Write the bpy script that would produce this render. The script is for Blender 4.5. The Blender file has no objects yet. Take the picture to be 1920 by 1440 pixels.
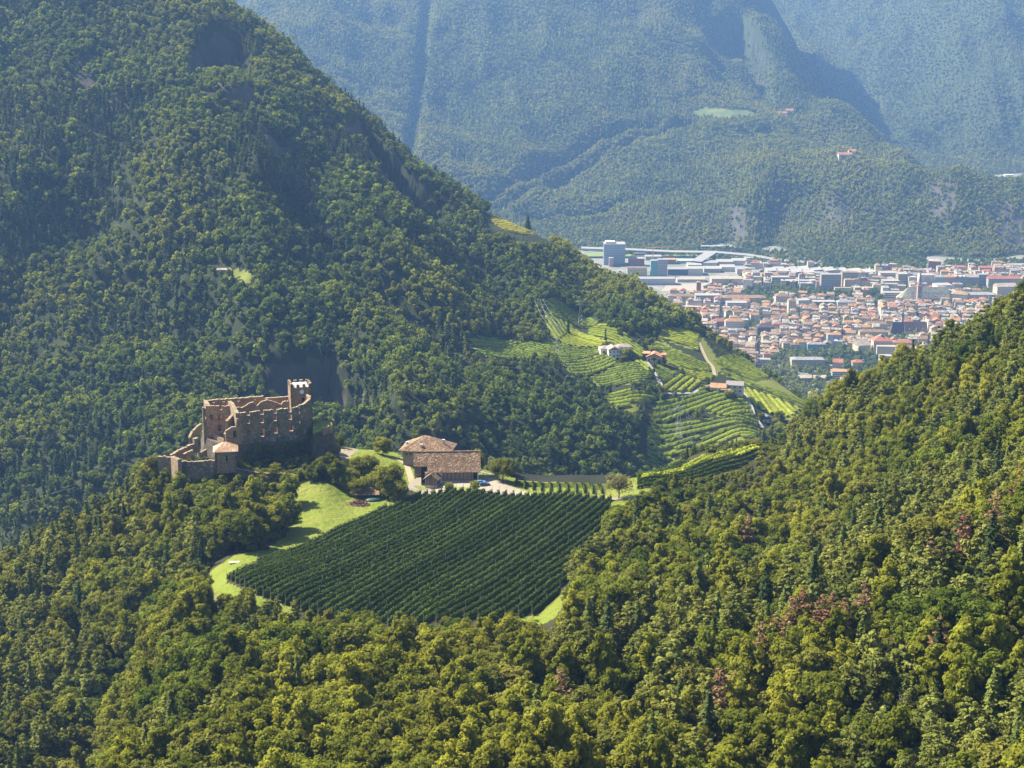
import bpy, math, random
import numpy as np
from math import radians, sin, cos, tan, pi
random.seed(7)
RNG = np.random.default_rng(11)
SC = bpy.context.scene
COL = SC.collection
# ---------------------------------------------------------------- camera
PITCH = radians(14.3); F = 3000.0; ZC = 611.0
CT, ST = cos(PITCH), sin(PITCH)
cam_d = bpy.data.cameras.new('camera'); cam_d.sensor_width = 36; cam_d.lens = 36 * F / 1920
cam_d.clip_start = 1; cam_d.clip_end = 30000
cam = bpy.data.objects.new('camera', cam_d); COL.objects.link(cam)
cam.location = (0, 0, ZC); cam.rotation_euler = (pi / 2 - PITCH, 0, 0)
SC.camera = cam
# ---------------------------------------------------------------- light
SUN_AZ, SUN_EL = radians(60), radians(45)     # azimuth left of the view direction (+Y)
sv = (-sin(SUN_AZ) * cos(SUN_EL), cos(SUN_AZ) * cos(SUN_EL), sin(SUN_EL))
w = bpy.data.worlds.new('World'); SC.world = w; w.use_nodes = True
wn = w.node_tree.nodes; wl = w.node_tree.links
bg = wn['Background']; bg.inputs['Strength'].default_value = 0.06
sky = wn.new('ShaderNodeTexSky'); sky.sky_type = 'NISHITA'; sky.sun_disc = False
sky.sun_elevation = SUN_EL; sky.sun_rotation = -SUN_AZ; sky.altitude = 800; sky.dust_density = 3.5
wl.new(sky.outputs[0], bg.inputs['Color'])
sd = bpy.data.lights.new('sun', 'SUN'); sd.energy = 5.0; sd.angle = radians(0.53); sd.color = (1.0, 0.93, 0.80)
sun = bpy.data.objects.new('sun', sd); COL.objects.link(sun)
sun.rotation_euler = (pi / 2 - SUN_EL, 0, SUN_AZ + pi)
from mathutils import Vector, Matrix
sun.rotation_euler = Vector(sv).to_track_quat('Z', 'Y').to_euler()
SC.view_settings.view_transform = 'Standard'; SC.view_settings.look = 'None'
SC.view_settings.exposure = 1.72; SC.view_settings.gamma = 1; SC.view_settings.use_curve_mapping = False
cy = SC.cycles
cy.max_bounces = 5; cy.diffuse_bounces = 3; cy.glossy_bounces = 1; cy.transmission_bounces = 3
cy.transparent_max_bounces = 4; cy.volume_bounces = 0
cy.use_fast_gi = False; cy.caustics_reflective = False; cy.caustics_refractive = False
cy.use_denoising = True
# ---------------------------------------------------------------- projection helpers
def P(px, row, Y):
    u = (px - 960) / F; v = (720 - row) / F
    t = Y / (CT + v * ST)
    return (u * t, Y, ZC + t * (-ST + v * CT))
def PZ(px, row, z):
    u = (px - 960) / F; v = (720 - row) / F
    t = (z - ZC) / (-ST + v * CT)
    return (u * t, t * (CT + v * ST), z)
def proj(x, y, z):
    w_ = y * CT - (z - ZC) * ST; h = y * ST + (z - ZC) * CT
    return 960 + F * x / w_, 720 - F * h / w_
# ---------------------------------------------------------------- noise
def _h(i, j, s):
    n = (i.astype(np.int64) * 374761393 + j.astype(np.int64) * 668265263 + s * 1442695041) & 0x7fffffff
    n = ((n ^ (n >> 13)) * 1274126177) & 0x7fffffff
    n = (n ^ (n >> 16)) & 0xffff
    return n / 65535.0
def vn(x, y, s=0):
    x = np.asarray(x, float); y = np.asarray(y, float)
    i = np.floor(x); j = np.floor(y); fx = x - i; fy = y - j
    fx = fx * fx * fx * (fx * (fx * 6 - 15) + 10); fy = fy * fy * fy * (fy * (fy * 6 - 15) + 10)
    a = _h(i, j, s); b = _h(i + 1, j, s); c = _h(i, j + 1, s); d = _h(i + 1, j + 1, s)
    return (a + (b - a) * fx) * (1 - fy) + (c + (d - c) * fx) * fy - 0.5
def fbm(x, y, s=0, o=4):
    r = 0; A = 1
    for k in range(o):
        r = r + A * vn(x * 2 ** k + k * 17.3, y * 2 ** k - k * 9.1, s + k); A *= .5
    return r
def ridged(x, y, s=0, o=3):
    r = 0; A = 1
    for k in range(o):
        r = r + A * (1 - 4 * np.abs(vn(x * 2 ** k + k * 7.3, y * 2 ** k - k * 3.1, s + k))); A *= .5
    return r / 1.75 - .3
def inpoly(x, y, poly):
    x = np.asarray(x); y = np.asarray(y); ins = np.zeros(x.shape, bool)
    n = len(poly)
    for k in range(n):
        x1, y1 = poly[k]; x2, y2 = poly[(k + 1) % n]
        if y1 == y2: continue
        c = ((y1 > y) != (y2 > y)) & (x < (x2 - x1) * (y - y1) / (y2 - y1) + x1)
        ins ^= c
    return ins
def segdist(x, y, pts):
    d = np.full(np.shape(x), 1e9)
    for (x1, y1), (x2, y2) in zip(pts[:-1], pts[1:]):
        dx, dy = x2 - x1, y2 - y1; t = np.clip(((x - x1) * dx + (y - y1) * dy) / (dx * dx + dy * dy), 0, 1)
        d = np.minimum(d, np.hypot(x - x1 - t * dx, y - y1 - t * dy))
    return d
def sst(x, a, b):
    t = np.clip((x - a) / (b - a), 0, 1); return t * t * (3 - 2 * t)
# ---------------------------------------------------------------- mesh helpers
def mesh_np(name, v, f, mats=(), smooth=False, mi=None):
    v = np.asarray(v, np.float32).reshape(-1, 3)
    me = bpy.data.meshes.new(name)
    if isinstance(f, np.ndarray):
        k = f.shape[1]; nf = len(f); fl = f.reshape(-1).astype(np.int32)
        st = np.arange(nf, dtype=np.int32) * k; tot = np.full(nf, k, np.int32)
    else:
        tot = np.array([len(q) for q in f], np.int32); nf = len(f)
        st = np.concatenate([[0], np.cumsum(tot)[:-1]]).astype(np.int32) if nf else np.zeros(0, np.int32)
        fl = np.array([i for q in f for i in q], np.int32)
    me.vertices.add(len(v)); me.vertices.foreach_set('co', v.ravel())
    me.loops.add(len(fl)); me.loops.foreach_set('vertex_index', fl)
    me.polygons.add(nf); me.polygons.foreach_set('loop_start', st); me.polygons.foreach_set('loop_total', tot)
    for m in mats: me.materials.append(m)
    if mi is not None: me.polygons.foreach_set('material_index', np.asarray(mi, np.int32))
    me.polygons.foreach_set('use_smooth', np.full(nf, bool(smooth)))
    me.update(calc_edges=True)
    return me
def link(name, me, parent=None, loc=(0, 0, 0), rot=None, scale=None):
    o = bpy.data.objects.new(name, me); COL.objects.link(o); o.location = loc
    if rot is not None: o.rotation_euler = rot
    if scale is not None: o.scale = scale
    if parent is not None: o.parent = parent
    return o
def tag(o, label=None, cat=None, group=None, kind=None):
    if label: o['label'] = label
    if cat: o['category'] = cat
    if group: o['group'] = group
    if kind: o['kind'] = kind
    return o
def thing(name, label, cat, loc=(0, 0, 0), rz=0, group=None):
    o = bpy.data.objects.new(name, None); COL.objects.link(o); o.empty_display_size = .5
    o.location = loc; o.rotation_euler = (0, 0, rz)
    return tag(o, label, cat, group)
class MB:
    """collects simple solids into one mesh"""
    def __init__(s): s.v = []; s.f = []; s.m = []
    def add(s, vs, fs, m=0):
        b = len(s.v); s.v += [tuple(q) for q in vs]; s.f += [tuple(b + i for i in q) for q in fs]; s.m += [m] * len(fs); return s
    def box(s, c, d, rz=0, m=0):
        hx, hy, hz = d[0] / 2, d[1] / 2, d[2] / 2; cr, sr = cos(rz), sin(rz); vs = []
        for z in (-hz, hz):
            for x, y in ((-hx, -hy), (hx, -hy), (hx, hy), (-hx, hy)):
                vs.append((c[0] + x * cr - y * sr, c[1] + x * sr + y * cr, c[2] + z))
        return s.add(vs, [(3, 2, 1, 0), (4, 5, 6, 7), (0, 1, 5, 4), (1, 2, 6, 5), (2, 3, 7, 6), (3, 0, 4, 7)], m)
    def bar(s, a, b, r0, r1=None, n=6, m=0):
        a = Vector(a); b = Vector(b); r1 = r0 if r1 is None else r1
        d = (b - a).normalized(); u = d.orthogonal().normalized(); w_ = d.cross(u); vs = []
        for p, r in ((a, r0), (b, r1)):
            for k in range(n):
                t = 2 * pi * k / n; vs.append(p + u * cos(t) * r + w_ * sin(t) * r)
        fs = [(k, (k + 1) % n, n + (k + 1) % n, n + k) for k in range(n)] + [tuple(range(n - 1, -1, -1)), tuple(range(n, 2 * n))]
        return s.add(vs, fs, m)
    def prism(s, base, z0, z1, m=0):
        """vertical prism over a plan polygon (ccw); z1 may be a list of top heights"""
        n = len(base); z1 = z1 if isinstance(z1, (list, tuple)) else [z1] * n; z0 = z0 if isinstance(z0, (list, tuple)) else [z0] * n
        vs = [(x, y, a) for (x, y), a in zip(base, z0)] + [(x, y, a) for (x, y), a in zip(base, z1)]
        fs = [(k, (k + 1) % n, n + (k + 1) % n, n + k) for k in range(n)] + [tuple(range(n - 1, -1, -1)), tuple(range(n, 2 * n))]
        return s.add(vs, fs, m)
    def mesh(s, name, mats): return mesh_np(name, s.v, s.f, mats if isinstance(mats, (list, tuple)) else [mats], mi=s.m)
    def build(s, name, mats, parent=None, loc=(0, 0, 0), rot=None): return link(name, s.mesh(name, mats), parent, loc, rot)
# ---------------------------------------------------------------- materials
def newmat(name):
    m = bpy.data.materials.new(name); m.use_nodes = True; nt = m.node_tree
    for n in list(nt.nodes): nt.nodes.remove(n)
    o = nt.nodes.new('ShaderNodeOutputMaterial'); return m, nt, o
class N:
    def __init__(s, nt): s.nt = nt
    def n(s, t, **k):
        q = s.nt.nodes.new(t)
        for a, b in k.items(): setattr(q, a, b)
        return q
    def l(s, a, b): s.nt.links.new(a, b)
    def noise(s, vec, scale, det=3, rough=.55):
        q = s.n('ShaderNodeTexNoise'); q.inputs['Scale'].default_value = scale; q.inputs['Detail'].default_value = det; q.inputs['Roughness'].default_value = rough
        if vec is not None: s.l(vec, q.inputs['Vector'])
        return q.outputs['Fac']
    def ramp(s, fac, stops):
        q = s.n('ShaderNodeValToRGB'); e = q.color_ramp.elements
        while len(e) < len(stops): e.new(.5)
        for i, (p, c) in enumerate(stops): e[i].position = p; e[i].color = (*c, 1) if len(c) == 3 else c
        s.l(fac, q.inputs[0]); return q.outputs[0]
    def mix(s, fac, a, b, bt='MIX'):
        q = s.n('ShaderNodeMix', data_type='RGBA', blend_type=bt)
        for v, i in ((fac, 0), (a, 6), (b, 7)):
            if isinstance(v, (int, float)): q.inputs[i].default_value = v
            elif isinstance(v, tuple): q.inputs[i].default_value = (*v, 1)
            else: s.l(v, q.inputs[i])
        return q.outputs[2]
    def math(s, op, a, b=0., c=None):
        q = s.n('ShaderNodeMath', operation=op)
        for i, v in enumerate((a, b) if c is None else (a, b, c)):
            if isinstance(v, (int, float)): q.inputs[i].default_value = v
            else: s.l(v, q.inputs[i])
        return q.outputs[0]
    def maprange(s, v, a, b, c=0., d=1.):
        q = s.n('ShaderNodeMapRange'); s.l(v, q.inputs[0])
        for i, x in enumerate((a, b, c, d)): q.inputs[i + 1].default_value = x
        return q.outputs[0]
    def geo(s): return s.n('ShaderNodeNewGeometry').outputs
    def bump(s, h, dist, st=1.):
        q = s.n('ShaderNodeBump'); q.inputs['Distance'].default_value = dist; q.inputs['Strength'].default_value = st; s.l(h, q.inputs['Height']); return q.outputs[0]
    def pbr(s, out, col, rough=.85, normal=None, spec=.3, metal=0.):
        b = s.n('ShaderNodeBsdfPrincipled'); b.inputs['Roughness'].default_value = rough
        b.inputs['Specular IOR Level'].default_value = spec; b.inputs['Metallic'].default_value = metal
        if isinstance(col, tuple): b.inputs['Base Color'].default_value = (*col, 1)
        else: s.l(col, b.inputs['Base Color'])
        if normal is not None: s.l(normal, b.inputs['Normal'])
        s.l(b.outputs[0], out.inputs[0]); return b
def foliage(name, c1, c2, c3=None, trans=.45, patch=.012):
    """leaf material: colour varies tree by tree, by stand and by leaf clump; painted shade in the cores"""
    m, nt, out = newmat(name); g = N(nt)
    oi = g.n('ShaderNodeObjectInfo'); at = g.n('ShaderNodeAttribute', attribute_name='clump')
    pn = g.noise(oi.outputs['Location'], patch, 2)
    c = g.mix(oi.outputs['Random'], c1, c2)
    if c3: c = g.mix(g.maprange(pn, .42, .66), c, c3)
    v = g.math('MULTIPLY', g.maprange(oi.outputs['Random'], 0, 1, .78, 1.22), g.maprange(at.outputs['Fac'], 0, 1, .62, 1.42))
    c = g.mix(1., c, g.n('ShaderNodeCombineColor').outputs[0], 'MULTIPLY')
    cc = [q for q in nt.nodes if q.bl_idname == 'ShaderNodeCombineColor'][0]
    for i in range(3): g.l(v, cc.inputs[i])
    d = g.n('ShaderNodeBsdfDiffuse'); g.l(c, d.inputs[0])
    t = g.n('ShaderNodeBsdfTranslucent'); tc = g.mix(1., c, (1.35, 1.25, .55), 'MULTIPLY'); g.l(tc, t.inputs[0])
    x = g.n('ShaderNodeMixShader'); x.inputs[0].default_value = trans; g.l(d.outputs[0], x.inputs[1]); g.l(t.outputs[0], x.inputs[2])
    g.l(x.outputs[0], out.inputs[0]); return m
def simple(name, col, rough=.8, var=.25, scale=1.5, spec=.3, metal=0., bump=0.):
    m, nt, out = newmat(name); g = N(nt); pos = g.geo()['Position']
    n_ = g.noise(pos, scale, 4)
    c = g.mix(n_, tuple(x * (1 - var) for x in col), tuple(x * (1 + var) for x in col))
    g.pbr(out, c, rough, g.bump(n_, bump) if bump else None, spec, metal); return m
def objcol(name, rough=.85, scale=.4, var=.22, spec=.25):
    """uses the object's own colour"""
    m, nt, out = newmat(name); g = N(nt); pos = g.geo()['Position']; oi = g.n('ShaderNodeObjectInfo')
    n_ = g.noise(pos, scale, 4)
    c = g.mix(1., oi.outputs['Color'], g.ramp(n_, [(.25, (1 - var,) * 3), (.75, (1 + var * .5,) * 3)]), 'MULTIPLY')
    g.pbr(out, c, rough, None, spec); return m
def ground_mat(name, floor1, floor2, grass1, grass2, rock1, rock2, rs=.06, lo=.62, hi=.74):
    m, nt, out = newmat(name); g = N(nt); go = g.geo(); pos = go['Position']
    at = g.n('ShaderNodeAttribute', attribute_name='zone'); sp = g.n('ShaderNodeSeparateColor'); g.l(at.outputs['Color'], sp.inputs[0])
    n1 = g.noise(pos, .12, 5); n2 = g.noise(pos, 1.1, 4); n3 = g.noise(pos, .02, 3)
    fl = g.mix(n2, floor1, floor2)
    gr = g.mix(g.maprange(n1, .35, .65), grass1, grass2); gr = g.mix(g.maprange(n2, .45, .75, 0, .55), gr, (.09, .10, .03)); gr = g.mix(g.maprange(n3, .54, .64, 0, .3), gr, (.22, .20, .06))
    mv = g.n('ShaderNodeMapping'); mv.inputs['Scale'].default_value = (1, 1, .5); g.l(pos, mv.inputs[0])
    rn = g.noise(mv.outputs[0], rs, 8, .65)
    rk = g.mix(g.maprange(rn, .35, .65), rock1, rock2)
    rk = g.mix(g.maprange(g.noise(pos, rs * 2.3, 4), .54, .62), rk, (.05, .065, .022))
    soil = g.mix(n2, (.30, .24, .16), (.22, .19, .12))
    def edge(o): return g.maprange(g.math('ADD', o, g.math('MULTIPLY', g.math('SUBTRACT', n2, .5), .5)), .42, .58)
    c = g.mix(edge(sp.outputs[0]), fl, gr); c = g.mix(edge(sp.outputs[1]), c, soil)
    nz = g.n('ShaderNodeSeparateXYZ'); g.l(go['Normal'], nz.inputs[0])
    st = g.maprange(g.math('ADD', nz.outputs[2], g.math('MULTIPLY', g.math('SUBTRACT', rn, .5), .3)), lo, hi, 1, 0)
    c = g.mix(st, c, rk); c = g.mix(g.maprange(sp.outputs[2], .4, .6), c, rk)
    g.pbr(out, c, .95, g.bump(rn, 2.5, .8), .1); return m
# ================================================================ TERRAIN
G1 = (.25, .29, .03); G2 = (.32, .33, .05)
M_near = ground_mat('near_ground', (.055, .05, .025), (.03, .035, .014), (.135, .175, .018), (.175, .20, .03), (.20, .155, .12), (.12, .10, .085), .35, .5, .62)
M_mid = ground_mat('mountain_ground', (.018, .024, .009), (.028, .034, .012), (.12, .14, .02), (.15, .16, .03), (.085, .07, .058), (.04, .036, .034), .05, .22, .34)
M_far = ground_mat('far_ground', (.03, .04, .014), (.05, .06, .02), (.075, .10, .03), (.09, .12, .035), (.085, .072, .062), (.04, .04, .042), .022, .2, .3)
def zpt(px, Y, z): return ('z', px, Y, z)
class Layer:
    def __init__(s, pts, a0, a1, na, Y0, Y1, nb, c=.05, post=None):
        A = []; B = []; S = []
        for p in pts:
            if p[0] == 'z':
                _, px, Y, z = p; w_ = Y * CT - (z - ZC) * ST; x = (px - 960) / F * w_
            else: x, Y, z = P(*p)
            A.append(3 * x / Y); B.append(math.log(Y)); S.append((ZC - z) / Y)
        A = np.array(A); B = np.array(B); S = np.array(S); n = len(A)
        K = np.sqrt((A[:, None] - A) ** 2 + (B[:, None] - B) ** 2 + c * c)
        M = np.zeros((n + 1, n + 1)); M[:n, :n] = K + np.eye(n) * 1e-9; M[n, :n] = 1; M[:n, n] = 1
        W = np.linalg.solve(M, np.append(S, 0))
        s.a = np.linspace(a0, a1, na); s.b = np.linspace(math.log(Y0), math.log(Y1), nb)
        GA, GB = np.meshgrid(s.a, s.b)          # [b, a]
        fa = GA.ravel() * 3; fb = GB.ravel(); R = np.full(fa.shape, W[n])
        for k in range(n): R += W[k] * np.sqrt((fa - A[k]) ** 2 + (fb - B[k]) ** 2 + c * c)
        s.Y = np.exp(GB); s.X = GA * s.Y; s.Z = ZC - s.Y * R.reshape(GA.shape)
        if post: s.Z = post(s.X, s.Y, s.Z)
        s.Z = np.maximum(s.Z, -3)
    def h(s, x, y, grid=None):
        Z = s.Z if grid is None else grid
        x = np.asarray(x, float); y = np.asarray(y, float); a = x / y; b = np.log(y)
        i = np.clip((a - s.a[0]) / (s.a[1] - s.a[0]), 0, len(s.a) - 1.001); j = np.clip((b - s.b[0]) / (s.b[1] - s.b[0]), 0, len(s.b) - 1.001)
        i0 = i.astype(int); j0 = j.astype(int); fi = i - i0; fj = j - j0
        return (Z[j0, i0] * (1 - fi) + Z[j0, i0 + 1] * fi) * (1 - fj) + (Z[j0 + 1, i0] * (1 - fi) + Z[j0 + 1, i0 + 1] * fi) * fj
    def slope(s, x, y, e=4.):
        gx = (s.h(x + e, y) - s.h(x - e, y)) / (2 * e); gy = (s.h(x, y + e) - s.h(x, y - e)) / (2 * e)
        return np.hypot(gx, gy)
    def hit(s, px, row, Y0=None, Y1=None):
        """where the view ray of a pixel meets this layer"""
        u = (px - 960) / F; v = (720 - row) / F; dy = CT + v * ST; dz = -ST + v * CT
        Ys = np.exp(np.linspace(math.log(Y0 or math.exp(s.b[0]) * 1.001), math.log(Y1 or math.exp(s.b[-1]) * .999), 4000))
        t = Ys / dy; zr = ZC + t * dz; zt = s.h(u * t, Ys); k = np.argmax(zr <= zt)
        if not (zr <= zt).any(): k = len(Ys) - 1
        return (float(u * t[k]), float(Ys[k]), float(zt[k]))
    def mesh(s, name, mat, zone=None):
        nb, na = s.X.shape; idx = np.arange(nb * na).reshape(nb, na)
        f = np.stack([idx[:-1, :-1], idx[:-1, 1:], idx[1:, 1:], idx[1:, :-1]], -1).reshape(-1, 4)
        me = mesh_np(name, np.stack([s.X, s.Y, s.Z], -1), f, [mat], smooth=True)
        if zone is not None:
            at = me.attributes.new('zone', 'FLOAT_COLOR', 'POINT'); col = np.ones((nb * na, 4), np.float32)
            for k in range(3): col[:, k] = zone[k].ravel()
            at.data.foreach_set('color', col.ravel())
        return tag(link(name, me), kind='structure')
# ---- near hill -------------------------------------------------
A_fore = [(-300,1700,330),(200,1750,250),(700,1750,235),(1200,1750,230),(1700,1750,215),(2200,1700,205),
 (-300,1450,450),(0,1460,430),(120,1490,410),(185,1540,385),(250,1470,335),(500,1450,318),(800,1450,312),(1100,1450,305),(1400,1450,300),(1700,1440,290),(1920,1430,275),(2200,1400,265),
 (0,1280,500),(110,1310,480),(190,1370,440),(260,1290,405),(400,1250,400),(500,1270,385),(700,1275,375),(960,1270,370),(1200,1260,360),(1500,1240,345),(1750,1210,330),(1920,1180,322),(2200,1120,310),
 (560,1190,440),(750,1215,420),(900,1215,415),(1010,1190,430),
 (420,1092,482),(600,1012,545),(780,926,615),(960,932,602),(1146,938,592),(1130,985,560),(1070,1080,495),(1010,1152,452),(560,1140,456),(800,1165,440),(700,1040,520),(900,1020,535),
 (0,1190,550),(150,1130,560),(250,1070,570),(350,1030,565),(300,1180,480),(200,1200,500),(370,1140,478),(400,1100,488),
 (350,950,600),(450,938,600),(500,930,602),(560,920,605),(640,922,608),(600,975,570),(500,1030,530),(430,1072,497),(440,985,560),
 (640,862,650),(690,870,648),(720,885,640),(770,912,623),(850,908,622),(900,907,622),(950,915,615),(850,882,650),(790,865,668),(760,862,668),(850,862,672),
 (940,890,645),(1000,926,606),(1080,930,597),(1200,933,594),(1050,915,615),
 (1190,897,652),(1300,873,690),(1400,851,715),(1260,910,630),(1330,905,650),(1400,885,680),
 (1160,990,555),(1250,975,575),(1350,965,595),(1450,935,630),(1550,890,650),(1700,810,625),(1850,745,600),(1920,710,585),(2200,590,560),
 (1060,1100,480),(1150,1090,485),(1300,1070,495),(1500,1040,495),(1700,985,470),(1920,905,440),(2200,800,420),
 (1030,1190,428),(1100,1180,425),(1300,1175,408),(1500,1145,395),(1700,1100,380),(1920,1040,365),(2200,960,350)]
A_crest = [(-400,1250,580),(-200,1190,590),(0,1112,600),(100,1050,612),(200,995,620),(290,925,632),(340,892,645),(390,850,668),(450,832,685),(520,828,690),(590,830,685),(640,838,672),(700,845,675),(760,850,690),(860,855,690),(940,892,658),(1040,901,658),(1135,903,658),
 (1190,897,662),(1300,862,705),(1420,838,740),(1480,838,745),(1530,805,735),(1600,755,715),(1700,708,690),(1800,663,665),(1870,632,650),(1920,608,640),(2050,550,620),(2250,460,600)]
A_castle = [(320,915,625),(400,905,618),(480,905,615),(560,898,615),(620,885,622),(400,868,640),(450,852,640),(520,846,645),(580,848,650),(620,860,645)]
pts = A_fore + A_crest + A_castle
for px, row, Y in A_crest:
    zc = P(px, row, Y)[2]
    pts += [zpt(px, Y * 1.025, zc - 5), zpt(px, Y * 1.07, zc - 22), zpt(px, Y * 1.22, zc - 110), zpt(px, Y * 1.5, 80)]
ORCH = [(420, 1090), (600, 1008), (780, 926), (960, 930), (1146, 936), (1140, 985), (1075, 1090), (1010, 1152), (800, 1172), (560, 1145), (470, 1112)]
MEADOW = [(392,1110),(396,1070),(440,1040),(500,1030),(535,1005),(550,975),(545,945),(510,930),(490,905),(540,898),(600,903),(650,912),(700,925),(735,935),(780,925),(425,1090),(400,1120)]
FARMGRASS = [(625,885),(615,850),(640,828),(700,828),(745,850),(775,870),(775,905),(735,935),(700,915)]
GRASS2 = [(895,880),(960,880),(1190,895),(1232,897),(1240,925),(1220,960),(1150,960),(1140,935),(1000,935),(900,925)]
STRIP = [(1200,893),(1300,866),(1430,838),(1432,850),(1300,878),(1205,902)]
EDGEG = [(960,1150),(1010,1150),(1070,1090),(1085,1095),(1040,1160),(985,1185),(955,1175)]
FLAT = [(380,1120),(380,1040),(500,900),(640,880),(700,840),(760,840),(900,830),(1190,860),(1210,880),(1200,935),(1150,960),(1070,1100),(1010,1175),(560,1175)]
CASTG = [(330,890),(380,845),(600,800),(640,820),(600,860),(560,862),(450,862),(400,880),(350,905)]
def postA(X, Y, Z):
    px, row = proj(X, Y, Z)
    flat = inpoly(px, row, FLAT) & (Y < 760)
    k = np.where(flat, 0., 1.)
    for _ in range(8): k = (k + np.roll(k, 1, 0) + np.roll(k, -1, 0) + np.roll(k, 1, 1) + np.roll(k, -1, 1)) / 5
    k = np.minimum(1, k)
    n_ = 5 * fbm(X / 55, Y / 55, 3, 3) + 9 * fbm(X / 120, Y / 120, 9, 2)
    k = k * (1 - .6 * sst(Y, 590, 620))
    gul = [P(a, b, c)[:2] for a, b, c in ((225,1200,480),(205,1320,440),(190,1440,400),(170,1560,370))]
    return Z + n_ * k - 15 * np.exp(-(segdist(X, Y, gul) / 15) ** 2)
LA = Layer(pts, -.44, .48, 430, 150, 1020, 420, .04, postA)
pxA, rowA = proj(LA.X, LA.Y, LA.Z); nearY = LA.Y < 770
def zA(poly): return inpoly(pxA, rowA, poly) & nearY
grassA = (zA(MEADOW) | zA(FARMGRASS) | zA(GRASS2) | zA(STRIP) | zA(EDGEG) | zA([(380,1128),(400,1095),(425,1088),(470,1112),(560,1145),(560,1168),(470,1142)]) | (zA(CASTG)))
dirtA = zA([(500,925),(530,930),(545,945),(520,950),(505,940)]) | zA([(625,870),(618,850),(640,830),(690,830),(665,850),(640,872)])
fieldA = zA(ORCH)
zoneA = [np.where(grassA & ~fieldA, 1., 0.), np.where(dirtA, .62, np.where(fieldA, .0, 0.)), np.zeros_like(LA.X)]
LA.mesh('near_hill', M_near, zoneA)
# ---- middle mountain with the vineyard spur ---------------------
B_crest = [(-400,-330,2000),(-100,-250,1950),(100,-170,1880),(300,-80,1780),(400,5,1720),(480,50,1690),(560,120,1680),(640,190,1670),(700,240,1660),(760,300,1630),(850,365,1610),(930,412,1600),(1000,440,1590),(1080,492,1560),(1180,552,1480),(1290,607,1420),(1400,682,1360),(1460,722,1310),(1535,778,1250),(1640,860,1210),(1760,960,1190),(1960,1100,1180)]
B_pts = [(-400,1200,860),(0,1150,860),(200,1080,880),(400,1010,900),(600,960,920),(800,930,930),(1000,930,950),(1200,905,1060),(1400,890,1110),(1600,950,1120),(1800,1080,1100),
 (0,900,1000),(0,700,1130),(0,500,1260),(0,300,1400),(0,100,1590),(-400,800,1080),(-400,400,1320),(-400,0,1700),(200,900,990),(200,700,1110),(200,500,1250),(200,300,1400),(200,100,1580),
 (400,820,1000),(400,650,1110),(400,500,1220),(430,300,1370),(430,120,1570),(600,860,970),(600,680,1090),(600,550,1200),(600,400,1320),(600,250,1500),
 (800,800,1000),(800,650,1140),(800,500,1300),(800,410,1450),(950,850,1000),(940,750,1090),(950,590,1340),(950,500,1450),
 (950,650,1250),(1050,680,1210),(1130,720,1190),(1060,640,1290),(1030,575,1360),(1150,640,1300),(1180,690,1230),(1160,750,1160),(1230,700,1230),(1230,640,1330),(1300,625,1370),(1310,680,1290),(1380,695,1300),(1440,735,1255),(1510,782,1210),(1350,745,1210),(1270,790,1160),(1220,860,1110),(1330,850,1125),(1430,805,1180),(1400,850,1130),(1200,745,1170),(1100,600,1400),(1150,600,1380),(1060,520,1480)]
for px, row, Y in B_crest:
    zc = P(px, row, Y)[2]; B_pts += [(px, row, Y), zpt(px, Y * 1.05, zc - 14), zpt(px, Y * 1.16, zc * .6), zpt(px, Y * 1.35, -60)]
B_pts += [zpt(-300, 780, 200), zpt(200, 790, 200), zpt(700, 790, 200), zpt(1200, 820, 200), zpt(1700, 850, 150)]
def groove(X, Y, Z, pts_, depth, width, side=0):
    wp = [LBh(p) for p in pts_]
    d = segdist(X, Y, [(q[0], q[1]) for q in wp]); return Z - depth * np.exp(-(d / width) ** 2)
V3 = lambda L: [(860 + x / 2.8235, 540 + y / 2.8235) for x, y in L]
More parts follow.
